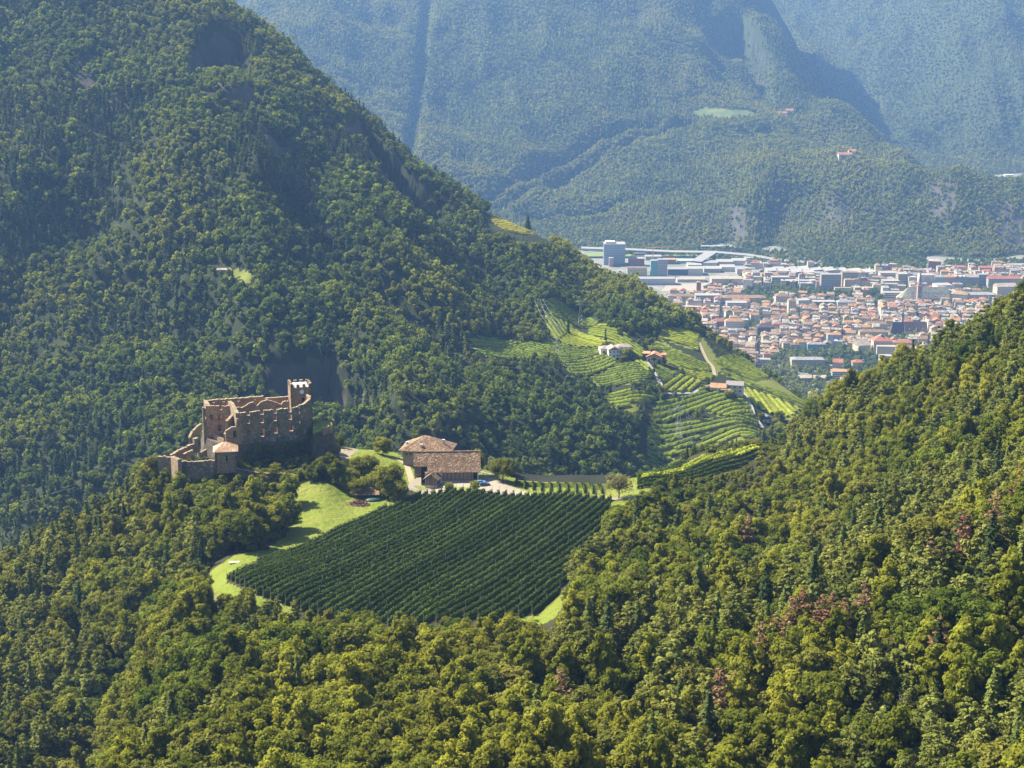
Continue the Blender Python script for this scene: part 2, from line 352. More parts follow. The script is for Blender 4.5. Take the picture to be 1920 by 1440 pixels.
FIELDS = [  # polygon, two points giving the row direction, colour index, pitch
 (V3([(490,57),(560,90),(700,165),(740,192),(690,212),(620,205),(450,148),(447,110)]), V3([(490,70),(700,185)]), 0, 4.6),
 (V3([(745,195),(980,330),(972,378),(930,365),(830,300),(690,245),(695,220)]), V3([(700,225),(960,325)]), 1, 4.8),
 (V3([(450,155),(612,212),(585,240),(520,285),(470,215)]), V3([(470,165),(540,270)]), 1, 4.6),
 (V3([(600,218),(690,252),(790,300),(750,318),(530,295),(590,240)]), V3([(590,240),(760,300)]), 2, 4.4),
 (V3([(45,300),(120,260),(310,280),(330,288),(110,316)]), V3([(60,300),(310,285)]), 0, 4.0),
 (V3([(90,345),(120,322),(340,290),(740,325),(760,345),(660,372),(545,412),(520,362),(110,362)]), V3([(100,345),(740,340)]), 0, 4.4),
 (V3([(570,418),(660,378),(760,350),(838,388),(825,408),(690,462),(590,452)]), V3([(580,430),(800,380)]), 0, 4.4),
 (V3([(700,478),(850,408),(935,402),(1018,468),(940,508),(740,520)]), V3([(700,480),(960,440)]), 0, 4.2),
 (V3([(942,392),(985,392),(1028,455),(1020,466),(945,402)]), V3([(945,395),(1020,455)]), 1, 4.4),
 (V3([(1085,207),(1275,245),(1262,290),(1270,338),(1060,265)]), V3([(1090,215),(1265,270)]), 2, 4.8),
 (V3([(1000,322),(1040,292),(1120,320),(1095,345),(1080,330)]), V3([(1010,325),(1100,330)]), 1, 4.4),
 (V3([(1080,360),(1130,328),(1320,412),(1325,445),(1200,430),(1090,400)]), V3([(1090,360),(1320,430)]), 1, 5.0),
 (V3([(1032,415),(1080,418),(1155,462),(1062,512),(1062,470)]), V3([(1040,425),(1140,470)]), 0, 4.2),
 (V3([(1172,462),(1288,500),(1240,548),(1062,550)]), V3([(1070,550),(1180,470)]), 2, 4.8),
 (V3([(1350,392),(1510,372),(1640,480),(1560,493),(1400,422)]), V3([(1360,395),(1580,485)]), 1, 4.8),
 (V3([(1140,432),(1340,458),(1345,485),(1285,490)]), V3([(1150,440),(1330,475)]), 2, 4.2),
 (V3([(1385,450),(1480,498),(1640,555),(1830,632),(1865,622),(1750,570),(1565,512),(1410,442)]), V3([(1400,450),(1800,615)]), 1, 4.6),
 (V3([(1485,522),(1640,572),(1815,650),(1760,688),(1570,630),(1520,570)]), V3([(1520,540),(1580,620)]), 2, 5.0),
 (V3([(772,572),(840,558),(1035,562),(1050,590),(870,638),(800,628)]), V3([(780,590),(1030,575)]), 1, 4.4),
 (V3([(1010,700),(1060,602),(1180,592),(1300,532),(1400,547),(1440,590),(1300,635),(1100,712)]), V3([(1020,690),(1400,570)]), 0, 4.8),
 (V3([(1290,645),(1470,592),(1508,565),(1540,640),(1575,695),(1400,685)]), V3([(1300,645),(1500,590)]), 1, 4.8),
 (V3([(1000,725),(1100,718),(1400,692),(1575,702),(1590,742),(1380,748),(1130,795),(1000,828)]), V3([(1010,740),(1570,720)]), 0, 4.8),
 (V3([(1300,800),(1390,762),(1600,752),(1560,795),(1300,845),(1230,850)]), V3([(1300,820),(1580,765)]), 1, 4.8),
 (V3([(1000,840),(1130,805),(1290,775),(1220,845),(1000,850)]), V3([(1000,845),(1270,790)]), 0, 4.6),
 (V3([(1000,855),(1220,850),(1230,878),(1000,900)]), V3([(1000,865),(1225,860)]), 1, 4.4),
 (V3([(990,905),(1235,885),(1300,855),(1330,850),(1270,885),(990,945)]), V3([(1000,925),(1250,880)]), 0, 4.4)]
TOPV = [(918,402),(950,405),(1000,423),(1022,438),(985,440),(945,432),(925,418)]
FIELDS.append((TOPV, [(925,410),(1010,430)], 3, 4.6))
LBh = None
def postB(X, Y, Z):
    global LBh
    px, row = proj(X, Y, Z)
    fld = np.zeros(X.shape, bool)
    for f in FIELDS: fld |= inpoly(px, row, f[0])
    fld |= inpoly(px, row, V3([(60,250),(450,60),(900,250),(1300,200),(1900,640),(1600,800),(1300,900),(980,930),(980,600),(780,560),(560,440),(60,370)]))
    fld &= (Y < 1560)
    k = np.where(fld, .0, 1.)
    for _ in range(14): k = (k + np.roll(k, 1, 0) + np.roll(k, -1, 0) + np.roll(k, 1, 1) + np.roll(k, -1, 1)) / 5
    big = ridged(X / 210 + .3 * fbm(X / 150, Y / 150, 5, 2), Y / 520, 21, 3) * 32
    n_ = big * (1 - .5 * sst(px, 850, 1100)) * (1 - .35 * sst(Y, 1300, 1450)) + 14 * fbm(X / 60, Y / 60, 33, 3)
    crestfade = 1 - .65 * sst(Y, 1450, 1600)
    Z = Z + k * n_ * crestfade
    class T: pass
    def hit_tmp(p):
        t = Layer.__new__(Layer); t.a = X[0] / Y[0]; t.b = np.log(Y[:, 0]); t.Z = Z; return t.hit(p[0], p[1])
    def carve(Z, pl, depth, width):
        wp = [hit_tmp(p)[:2] for p in pl]; d = segdist(X, Y, wp); return Z - depth * np.exp(-(d / width) ** 2)
    # ravines
    Z = carve(Z, [(225,520),(330,580),(430,660),(500,760)], 30, 34)
    Z = carve(Z, [(560,380),(640,470),(720,540),(800,600),(860,660)], 22, 20)
    Z = carve(Z, [(870,470),(900,500),(930,540)], 20, 18)
    Z = carve(Z, [(0,560),(60,640),(110,720)], 18, 22)
    Z = carve(Z, [(170,400),(240,450),(300,500)], 12, 26)
    # cliffs: the ground in front of the rim drops away steeply
    def cliff(Z, rim, depth, reach, soft=9.):
        wp = [hit_tmp(p)[:2] for p in rim]; x0, x1 = wp[0], wp[-1]
        xs = np.array([q[0] for q in wp]); ys = np.array([q[1] for q in wp])
        fx = X / Y; fa = xs / ys; yr = np.interp(fx, fa, ys)
        end = sst(fx, fa[0], fa[0] + .035) * (1 - sst(fx, fa[-1] - .06, fa[-1]))
        d = yr - Y + 26 * fbm(X / 45, Y / 45, 77, 3)       # distance in front of the rim
        return Z - depth * end * sst(d, 0, soft * 2) * (1 - sst(d, reach * .35, reach))
    Z = cliff(Z, [(130,120),(165,95),(205,150),(245,230)], 75, 120)
    Z = cliff(Z, [(340,110),(400,50),(455,65),(490,110),(520,180)], 78, 135)
    Z = cliff(Z, [(455,225),(500,250),(545,290)], 40, 90)
    Z = cliff(Z, [(640,235),(680,225),(730,285),(790,340),(850,395),(890,430)], 78, 130)
    Z = cliff(Z, [(480,690),(540,668),(620,672),(680,700),(760,790)], 50, 95)
    Z = cliff(Z, [(800,470),(850,455),(895,480)], 22, 50)
    Z = cliff(Z, [(885,700),(940,690),(1000,690),(1060,705)], 18, 40)
    Z = cliff(Z, [(60,580),(110,560),(150,600)], 22, 60)
    return Z
LB = Layer(B_pts, -.44, .34, 420, 770, 2600, 300, .04, postB)
pxB, rowB = proj(LB.X, LB.Y, LB.Z)
zf = np.zeros(LB.X.shape, bool)
for f in FIELDS: zf |= inpoly(pxB, rowB, f[0])
VGRASS = [V3([(1275,240),(1300,270),(1390,400),(1370,480),(1330,430),(1300,340),(1260,290)]), V3([(1510,370),(1870,630),(1880,645),(1640,560),(1500,480),(1650,480)]), V3([(880,630),(980,620),(1000,640),(900,660),(870,655)]), V3([(1040,280),(1060,262),(1150,330),(1130,325),(1060,300)]), V3([(1320,360),(1420,370),(1400,400),(1350,390)]), V3([(1560,600),(1830,640),(1810,690),(1750,720)])]
for q in VGRASS: zf |= inpoly(pxB, rowB, q)
zf |= inpoly(pxB, rowB, [(405,508),(430,500),(475,515),(470,535),(440,530)])
zf &= LB.Y < 1640
BCLIFF = [[(135,125),(165,90),(205,140),(248,215),(240,250),(205,245),(150,215)], [(345,115),(400,52),(455,72),(490,120),(505,185),(480,215),(420,190),(370,185)], [(640,240),(672,222),(722,270),(790,335),(850,390),(892,428),(870,440),(790,400),(720,350),(660,300)],
 [(485,690),(540,668),(620,672),(680,700),(700,770),(690,800),(600,805),(520,770)], [(460,232),(500,250),(540,285),(520,300),(470,270)], [(590,410),(625,440),(615,446),(585,420)]]
clB = np.zeros(LB.X.shape, bool)
for q in BCLIFF: clB |= inpoly(pxB, rowB, q)
clB &= (LB.h(LB.X + 5, LB.Y) - LB.h(LB.X - 5, LB.Y)) / 10 < .3
sclB = LB.slope(LB.X, LB.Y, 5.)
LB.mesh('mid_mountain', M_mid, [np.where(zf, 1., 0.), np.zeros_like(LB.X), np.where(clB & ~zf, .85, 0.)])
# ---- ridge behind the town and the far mountains ----------------
C_pts = [zpt(p, 3660, 2) for p in (700, 900, 1100, 1300, 1400)] + [zpt(1500, 3600, 4), zpt(1600, 3560, 4), zpt(1700, 3540, 4), zpt(1800, 3560, 4), zpt(1920, 3600, 4), zpt(2100, 3600, 4)]
C_pts += [zpt(p, 3300, -30) for p in (700, 1100, 1500, 1900, 2200)]
C_pts += [(600,300,3900),(750,330,3900),(900,390,3900),(1000,420,3850),(1100,435,3780),(1200,420,3820),(1300,400,3900),(1380,430,3790),(1400,390,3830),(1440,345,3900),
 (1440,400,3820),(1450,440,3760),(1560,430,3720),(1650,400,3770),(1700,380,3800),(1750,440,3680),(1850,400,3740),(1920,400,3760),
 (1500,320,3980),(1600,305,4020),(1700,322,3930),(1800,330,3900),(1920,350,3880),(2100,360,3880),
 (1300,300,4250),(1300,210,4700),(1430,215,4700),(1100,300,4350),(1100,150,4850),(1100,0,5350),(900,200,4550),(900,0,5250),(700,200,4500),(600,100,4650),(700,0,5200),(450,0,5100),(450,200,4400),(1300,100,5050),(1300,20,5400),
 (1000,-200,6000),(600,-200,5900),(200,-200,5900),(1250,-200,6000),(200,100,4700),(200,300,4000),(-200,100,4700),
 (1380,170,4900),(1500,290,4200),(1590,285,4150)]
D1crest = [(1370,-60,5600),(1400,0,5500),(1445,70,5300),(1480,160,5050),(1560,200,4850),(1620,245,4650),(1690,292,4450)]
for px, row, Y in D1crest:
    zc = P(px, row, Y)[2]; C_pts += [(px, row, Y), (px - 60, row + 25, Y - 60)]
    C_pts += [zpt(px + 40, Y * 1.04, zc - 60), zpt(px + 80, Y * 1.1, zc - 160)]
for px, Y, z in ((1750,4300,40),(1900,4300,30),(2100,4300,30),(1700,4900,20),(1900,4900,0),(2100,4900,0),(1600,5600,40),(1900,5600,0),(1550,6300,50),(1800,6300,0)): C_pts.append(zpt(px, Y, z))
def postC(X, Y, Z):
    px, row = proj(X, Y, Z)
    up = sst(Z, 5, 60)
    n_ = 60 * ridged(X / 520 + .4 * fbm(X / 400, Y / 400, 3, 2), Y / 1500, 51, 4) * sst(Y, 4000, 4600) + 26 * ridged(X / 170, Y / 420, 61, 3) * sst(Y, 3650, 3750) + 30 * fbm(X / 130, Y / 130, 71, 4) * .7
    n_ = n_ * (1 - .75 * inpoly(px, row, [(1280,195),(1440,190),(1500,215),(1430,235),(1280,235)]))
    Z = Z + n_ * up * (1 - .5 * inpoly(px, row, [(1430,260),(1960,290),(1960,360),(1430,345)]))
    def hit_tmp(p):
        t = Layer.__new__(Layer); t.a = X[0] / Y[0]; t.b = np.log(Y[:, 0]); t.Z = Z; return t.hit(p[0], p[1])
    def carve(Z, pl, depth, width):
        wp = [hit_tmp(p)[:2] for p in pl]; d = segdist(X, Y, wp); return Z - depth * np.exp(-(d / width) ** 2)
    Z = carve(Z, [(800,0),(790,110),(775,220),(762,300)], 55, 17)
    Z = carve(Z, [(890,372),(1010,310),(1120,255),(1230,225)], 34, 20)
    Z = carve(Z, [(930,385),(1060,325),(1180,265),(1290,232)], 34, 19)
    Z = carve(Z, [(1000,405),(1110,400),(1200,380)], 26, 18)
    def cliff(Z, rim, depth, reach, soft=8.):
        wp = [hit_tmp(p)[:2] for p in rim]; xs = np.array([q[0] for q in wp]); ys = np.array([q[1] for q in wp])
        fx = X / Y; fa = xs / ys; yr = np.interp(fx, fa, ys)
        end = sst(fx, fa[0], fa[0] + .02) * (1 - sst(fx, fa[-1] - .012, fa[-1])); d = yr - Y
        return Z - depth * end * sst(d, 0, soft * 2) * (1 - sst(d, reach * .35, reach))
    Z = cliff(Z, [(1310,60),(1340,30),(1390,30),(1430,70),(1455,120)], 120, 300)
    Z = cliff(Z, [(1610,250),(1650,240),(1685,280)], 90, 200)
    return Z
LC = Layer(C_pts, -.30, .42, 400, 3250, 6600, 260, .03, postC)
pxC, rowC = proj(LC.X, LC.Y, LC.Z)
cg = inpoly(pxC, rowC, [(1288,214),(1320,202),(1400,206),(1432,216),(1350,222)]) | inpoly(pxC, rowC, [(1450,214),(1500,210),(1510,218),(1460,220)])
ck = inpoly(pxC, rowC, [(1365,395),(1385,385),(1402,400),(1398,430),(1400,455),(1382,472),(1370,440)]) | inpoly(pxC, rowC, [(1445,330),(1470,345),(1475,400),(1470,440),(1455,420),(1444,370)]) & (LC.Y < 4000)
ck |= inpoly(pxC, rowC, [(1720,340),(1790,335),(1800,380),(1770,430),(1740,400)]) | inpoly(pxC, rowC, [(1560,360),(1590,352),(1600,420),(1560,430),(1530,420)]) | inpoly(pxC, rowC, [(1850,380),(1920,370),(1930,470),(1880,470)]) | inpoly(pxC, rowC, [(1630,370),(1665,380),(1655,420),(1620,430)])
LC.mesh('far_mountain', M_far, [np.where(cg & (LC.Y > 4400), 1., 0.), np.zeros_like(LC.X), np.where(ck & (LC.Y < 4000), 1., 0.)])
D_pts = []
for px in (1200, 1400, 1600, 1800, 2000, 2200):
    D_pts += [zpt(px, 4700, -60), zpt(px, 5000, 5)]
D_pts += [(1400,150,6700),(1500,130,6400),(1600,220,5900),(1700,280,5450),(1800,310,5250),(1950,320,5150),(2200,320,5150),(1400,0,7300),(1550,0,7000),(1700,100,6300),(1700,0,6800),(1850,150,5800),(1850,0,6400),(2000,0,6200),(2200,0,6200),(1400,-200,8100),(1700,-200,7700),(2000,-200,7300),(2200,-220,7200),(1200,0,7400),(1200,-200,8200)]
def postD(X, Y, Z):
    up = sst(Z, 5, 80)
    n_ = 85 * ridged(X / 620 + .5 * fbm(X / 500, Y / 500, 13, 2), Y / 1700, 81, 4) + 28 * ridged(X / 160, Y / 300, 91, 3) + 30 * fbm(X / 140, Y / 140, 95, 3)
    return Z + n_ * up
LD = Layer(D_pts, .04, .42, 260, 4700, 8200, 180, .03, postD)
LD.mesh('distant_mountain', M_far, [np.zeros_like(LD.X)] * 3)
# ---- valley floor ------------------------------------------------
mv, nt, out = newmat('valley_ground'); g = N(nt); pos = g.geo()['Position']
a_ = g.noise(pos, .05, 4); b_ = g.noise(pos, .03, 5)
c_ = g.mix(g.maprange(a_, .42, .55), (.22, .20, .175), (.17, .165, .14)); c_ = g.mix(g.maprange(b_, .5, .7), c_, (.10, .12, .05)); g.pbr(out, c_, .95, None, .1)
me = mesh_np('valley_floor', [(-9000, -3000, -.8), (9000, -3000, -.8), (9000, 12000, -.8), (-9000, 12000, -.8)], np.array([[0, 1, 2, 3]]), [mv])
tag(link('valley_floor', me), kind='structure')
# ---- haze ---------------------------------------------------------
mh, nt, out = newmat('haze_air'); g = N(nt); pv = g.n('ShaderNodeVolumePrincipled')
pv.inputs['Color'].default_value = (.28, .53, 1.0, 1); pv.inputs['Density'].default_value = 0.66e-4; pv.inputs['Anisotropy'].default_value = .25
g.l(pv.outputs[0], out.inputs['Volume'])
hz = MB().box((0, 4400, 548), (19000, 15600, 1106)).build('haze', mh); tag(hz, kind='stuff'); hz.display_type = 'WIRE'
# ================================================================ TREES
def F_(name, c1, c2, c3=None, **k): return foliage(name, c1, c2, c3, **k)
M_lf = F_('leaves_green', (.08, .115, .016), (.125, .15, .02), (.175, .18, .024))
M_lf2 = F_('leaves_yellowgreen', (.135, .16, .018), (.185, .195, .024), (.215, .215, .028))
M_lf3 = F_('leaves_olive', (.11, .125, .025), (.165, .158, .032), (.16, .168, .03))
M_pn = F_('pine_needles', (.12, .142, .03), (.165, .18, .04), (.195, .198, .04), trans=.3)
M_sp = F_('spruce_needles', (.035, .055, .018), (.06, .08, .022), None, trans=.15)
M_la = F_('larch_needles', (.10, .13, .03), (.13, .15, .035), None, trans=.3)
M_dead = F_('dead_needles', (.22, .12, .065), (.17, .11, .06), None, trans=.15)
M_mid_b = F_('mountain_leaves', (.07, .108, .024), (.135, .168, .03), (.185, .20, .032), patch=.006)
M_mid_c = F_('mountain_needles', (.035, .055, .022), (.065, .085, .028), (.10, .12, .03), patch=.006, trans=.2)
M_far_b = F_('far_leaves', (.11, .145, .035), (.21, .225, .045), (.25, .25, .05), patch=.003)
M_bark = simple('bark', (.11, .085, .06), .95, .35, 3)
M_bark2 = simple('pine_bark', (.17, .105, .07), .95, .35, 3)
M_grey = simple('dead_wood', (.36, .32, .28), .95, .25, 3)
def ico(n=1):
    import bmesh
    bm = bmesh.new(); bmesh.ops.create_icosphere(bm, subdivisions=n, radius=1)
    v = np.array([q.co[:] for q in bm.verts]); f = np.array([[q.index for q in p.verts] for p in bm.faces]); bm.free(); return v, f
ICO1 = ico(1); ICO2 = ico(2)
def dirs(n, r):
    d = r.normal(size=(n, 3)); return d / np.linalg.norm(d, axis=1)[:, None]
def quads(c, nrm, size, r, asp=1.):
    """leaf-sized quads at c facing nrm"""
    n = len(c); nrm = nrm / (np.linalg.norm(nrm, axis=1)[:, None] + 1e-9)
    t = dirs(n, r); u = np.cross(nrm, t); u /= (np.linalg.norm(u, axis=1)[:, None] + 1e-9); v = np.cross(nrm, u)
    s = (size * r.uniform(.6, 1.25, n))[:, None] * .5 if np.ndim(size) == 0 else (size[:, None] * .5)
    q = np.stack([c - u * s * asp - v * s * .55, c + u * s * asp * .5 - v * s, c + u * s * asp + v * s * .55, c - u * s * asp * .5 + v * s], 1)
    return q.reshape(-1, 3)
class Crown:
    def __init__(s): s.V = []; s.Q = []; s.T = []; s.cq = []; s.ct = []; s.n = 0
    def leaves(s, c, nrm, size, r, shade, asp=1.):
        q = quads(c, nrm, size, r, asp); m = len(q) // 4
        s.V.append(q); s.Q.append(s.n + np.arange(m * 4).reshape(m, 4)); s.cq.append(np.repeat(np.broadcast_to(shade, (m,)), 4)); s.n += m * 4
    def core(s, c, rad, r, level=1, shade=.25, jit=.18):  # cores toned darker than leaves: shade inside crowns put into colour
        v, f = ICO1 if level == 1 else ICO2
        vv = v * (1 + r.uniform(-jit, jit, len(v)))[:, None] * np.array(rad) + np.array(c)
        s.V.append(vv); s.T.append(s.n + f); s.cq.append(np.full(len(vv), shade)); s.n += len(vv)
    def mesh(s, name, mats):
        f = []; V = np.concatenate(s.V)
        Q = np.concatenate(s.Q) if s.Q else np.zeros((0, 4), int); T = np.concatenate(s.T) if s.T else np.zeros((0, 3), int)
        tot = np.concatenate([np.full(len(Q), 4), np.full(len(T), 3)]).astype(np.int32)
        fl = np.concatenate([Q.ravel(), T.ravel()]).astype(np.int32)
        st = np.concatenate([[0], np.cumsum(tot)[:-1]]).astype(np.int32)
        me = bpy.data.meshes.new(name); me.vertices.add(len(V)); me.vertices.foreach_set('co', V.astype(np.float32).ravel())
        me.loops.add(len(fl)); me.loops.foreach_set('vertex_index', fl); me.polygons.add(len(tot))
        me.polygons.foreach_set('loop_start', st); me.polygons.foreach_set('loop_total', tot)
        for m in mats: me.materials.append(m)
        me.update(calc_edges=True)
        at = me.attributes.new('clump', 'FLOAT', 'POINT'); at.data.foreach_set('value', np.concatenate(s.cq).astype(np.float32))
        return me
def broad(name, seed, R, H, nc, nl, ls, mat, base=.28, top=1., core=1, spread=1., point=0.):
    """round-crowned tree: leaf clumps over an uneven ellipsoid"""
    r = np.random.default_rng(seed); C = Crown(); zc = H * (base + top) / 2; hz_ = H * (top - base) / 2
    d = dirs(nc * 3, r); d = d[d[:, 2] > -.75][:nc]
    k = r.uniform(.42, 1.04, len(d)); k *= 1 + .22 * vn(d[:, 0] * 2.3 + seed, d[:, 1] * 2.3 + d[:, 2] * 2, seed)
    fl = 1 - point * np.clip(d[:, 2], 0, 1)
    cc = np.stack([d[:, 0] * R * k * fl, d[:, 1] * R * k * fl, zc + d[:, 2] * hz_ * k], 1)
    rad = R * r.uniform(.24, .42, len(d)) * spread
    for c, q, dd in zip(cc, rad, d):
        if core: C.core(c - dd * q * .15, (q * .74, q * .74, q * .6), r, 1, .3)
        e = dirs(nl * 2, r); e = e[(e @ dd > -.35) | (e[:, 2] > .2)][:nl]
        pos = c + e * q * r.uniform(.75, 1.12, len(e))[:, None] * np.array([1, 1, .82])
        nr = e + dirs(len(e), r) * .55 + np.array([0, 0, .25])
        C.leaves(pos, nr, ls, r, np.clip(r.normal(.5, .16), 0, 1) + .12 * r.normal(size=len(e)))
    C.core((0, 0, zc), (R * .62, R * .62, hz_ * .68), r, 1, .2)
    return C.mesh(name, [mat])
def pine(name, seed, H, R, lev, nl, ls, mat, base=.4, flat=.32, dens=1.):
    r = np.random.default_rng(seed); C = Crown()
    for i in range(lev):
        t = i / (lev - 1); z = H * (base + (1 - base) * t * .97); rr = R * (1 - t ** 1.6) ** .7 * r.uniform(.8, 1.1) + .25
        nb = max(3, int(6 - 2.5 * t)) if t < .95 else 1; a0 = r.uniform(0, 6.28)
        for j in range(nb):
            if r.random() > dens: continue
            a = a0 + 6.283 * j / nb + r.uniform(-.4, .4); L = rr * r.uniform(.55, 1.1); up = r.uniform(-.1, .35) * L
            for fr in ((.95, .55) if L > 1.6 else (.7,)):
                c = np.array([cos(a) * L * fr, sin(a) * L * fr, z + up * fr]); q = R * r.uniform(.26, .4) * (1 - .45 * t)
                m = int(nl); e = dirs(m * 2, r); e = e[e[:, 2] > -.45][:m]
                pos = c + e * q * np.array([1, 1, flat * 1.6]) * r.uniform(.5, 1.1, len(e))[:, None]
                C.leaves(pos, e * np.array([.7, .7, 1]) + dirs(len(e), r) * .7 + np.array([0, 0, .5]), ls, r, np.clip(r.normal(.5, .18), 0, 1) + .1 * r.normal(size=len(e)), 1.3)
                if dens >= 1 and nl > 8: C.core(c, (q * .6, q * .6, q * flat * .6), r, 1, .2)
    return C.mesh(name, [mat])
def spruce(name, seed, H, R, lev, nb, ls, mat, base=.08, drop=.35, core=True):
    r = np.random.default_rng(seed); C = Crown(); pos = []; nr = []; sh = []
    for i in range(lev):
        t = i / lev; z = H * (base + (1 - base) * t); rr = R * (1 - t) ** .85 + .12
        k = max(3, int(nb * (1 - .6 * t))); a0 = r.uniform(0, 6.28)
        for j in range(k):
            a = a0 + 6.283 * j / k + r.uniform(-.25, .25); L = rr * r.uniform(.7, 1.15); n = max(2, int(L / (ls * .42))); s_ = r.normal(.5, .15)
            for q in range(n):
                fr = (q + .6) / n
                pos.append((cos(a) * L * fr + r.normal(0, .12) * ls * 2, sin(a) * L * fr + r.normal(0, .12) * ls * 2, z - drop * L * fr ** 1.5 + r.normal(0, .08)))
                nr.append((cos(a) * .5 + r.normal(0, .35), sin(a) * .5 + r.normal(0, .35), .9)); sh.append(s_)
    C.leaves(np.array(pos), np.array(nr), ls, r, np.array(sh), 1.35)
    if core:
        n = 7; v = [(cos(6.283 * k / n) * R * .55, sin(6.283 * k / n) * R * .55, H * base) for k in range(n)] + [(0, 0, H * .93)]
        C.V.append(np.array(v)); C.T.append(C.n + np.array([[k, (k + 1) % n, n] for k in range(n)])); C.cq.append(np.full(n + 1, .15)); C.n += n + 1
    return C.mesh(name, [mat])
def trunk_mesh(name, H, r0, seed, limbs, spread, mat, top=.8, zl=(.3, .75), bend=.3):
    r = random.Random(seed); m = MB(); pts_ = [(0, 0, -1.2)]; n = 4
    for k in range(1, n + 1): pts_.append((r.uniform(-bend, bend) * k / n * 1.5, r.uniform(-bend, bend) * k / n * 1.5, H * top * k / n))
    for k in range(n): m.bar(pts_[k], pts_[k + 1], r0 * (1 - .8 * k / n), r0 * (1 - .8 * (k + 1) / n), 6)
    for k in range(limbs):
        t = zl[0] + (zl[1] - zl[0]) * k / max(1, limbs - 1); z = H * t; a = k * 2.4 + r.uniform(-.4, .4); L = spread * r.uniform(.6, 1)
        p0 = Vector((0, 0, z)); i = min(n - 1, int(t / top * n)); f = t / top * n - i; p0 = Vector(pts_[i]).lerp(Vector(pts_[i + 1]), min(1, f)); rr = r0 * (1 - .8 * t) * .5
        p1 = p0 + Vector((cos(a) * L * .5, sin(a) * L * .5, L * .28)); p2 = p1 + Vector((cos(a + .3) * L * .5, sin(a + .3) * L * .5, L * .35))
        m.bar(p0, p1, rr, rr * .6, 5); m.bar(p1, p2, rr * .6, rr * .2, 4)
    return m.mesh(name, mat)
# near prototypes: (name, crown mesh, trunk mesh, category, look)
NEAR_B = []
for i, (R, H, mt, look, pt) in enumerate([(4.3, 11, M_lf, 'round-crowned green broadleaf tree', 0), (3.6, 12, M_lf2, 'yellow-green broadleaf tree', .25), (4.8, 12, M_lf, 'wide dark green broadleaf tree', 0),
        (3.3, 10, M_lf3, 'olive green broadleaf tree', .2), (3.0, 12.5, M_lf2, 'slender yellow-green broadleaf tree', .5), (3.9, 11, M_lf3, 'loose-crowned olive broadleaf tree', .1)]):
    NEAR_B.append(('broadleaf_tree', broad('crown', 100 + i, R, H, 68, 56, .48, mt, .2, 1, 1, .84, pt), trunk_mesh('trunk', H, .24, i, 6, R * .9, M_bark), 'tree', look))
NEAR_C = []
for i, (H, R) in enumerate([(13, 3.5), (11, 3.7), (14, 3.2), (12, 3.0)]):
    NEAR_C.append(('pine_tree', pine('crown', 200 + i, H, R, 8, 34, .5, M_pn, .26, .42), trunk_mesh('trunk', H, .22, 20 + i, 9, R * .8, M_bark2, .96, (.3, .9), .25), 'tree', ['tall pine', 'spreading pine', 'tall narrow pine', 'slim pine'][i]))
NEAR_C.append(('larch_tree', spruce('crown', 231, 14, 2.7, 22, 12, .62, M_la, .14, .15), trunk_mesh('trunk', 14, .2, 31, 0, 1, M_bark2, .97), 'tree', 'pale green feathery larch'))
NEAR_C.append(('spruce_tree', spruce('crown', 232, 15, 2.8, 24, 13, .6, M_sp, .06, .4), trunk_mesh('trunk', 15, .22, 32, 0, 1, M_bark, .97), 'tree', 'dark conical spruce'))
DEAD = ('dead_pine', pine('crown', 240, 13, 2.3, 9, 18, .42, M_dead, .3, dens=.85), trunk_mesh('trunk', 13, .2, 40, 14, 2.1, M_bark2, .97, (.22, .95), .2), 'dead tree', 'rust red dead pine')
SNAG = trunk_mesh('trunk', 10, .2, 50, 16, 2.6, M_grey, .97, (.3, .95), .6)
# coarser prototypes for instancing
MIDP = [broad('crown', 300 + i, R, H, 15, 17, 1.25, M_mid_b, .12, 1, 0, 1.15, pt) for i, (R, H, pt) in enumerate([(3.9, 9, 0), (3.3, 10, .3), (4.6, 10, 0), (3.0, 8, .2)])]
MIDP += [spruce('crown', 310, 13, 2.5, 10, 8, 1.25, M_mid_c, .03, .35), spruce('crown', 311, 11, 2.4, 9, 8, 1.2, M_mid_c, .03, .3), pine('crown', 312, 12, 2.6, 6, 9, 1.1, M_mid_c, .25)]
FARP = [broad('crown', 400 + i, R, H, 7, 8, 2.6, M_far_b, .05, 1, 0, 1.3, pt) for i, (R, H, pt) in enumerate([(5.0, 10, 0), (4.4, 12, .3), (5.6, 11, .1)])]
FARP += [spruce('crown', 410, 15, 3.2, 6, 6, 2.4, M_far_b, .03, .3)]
def proto(name, me): return bpy.data.objects.new(name, me)      # a source for instances only, never linked into the scene
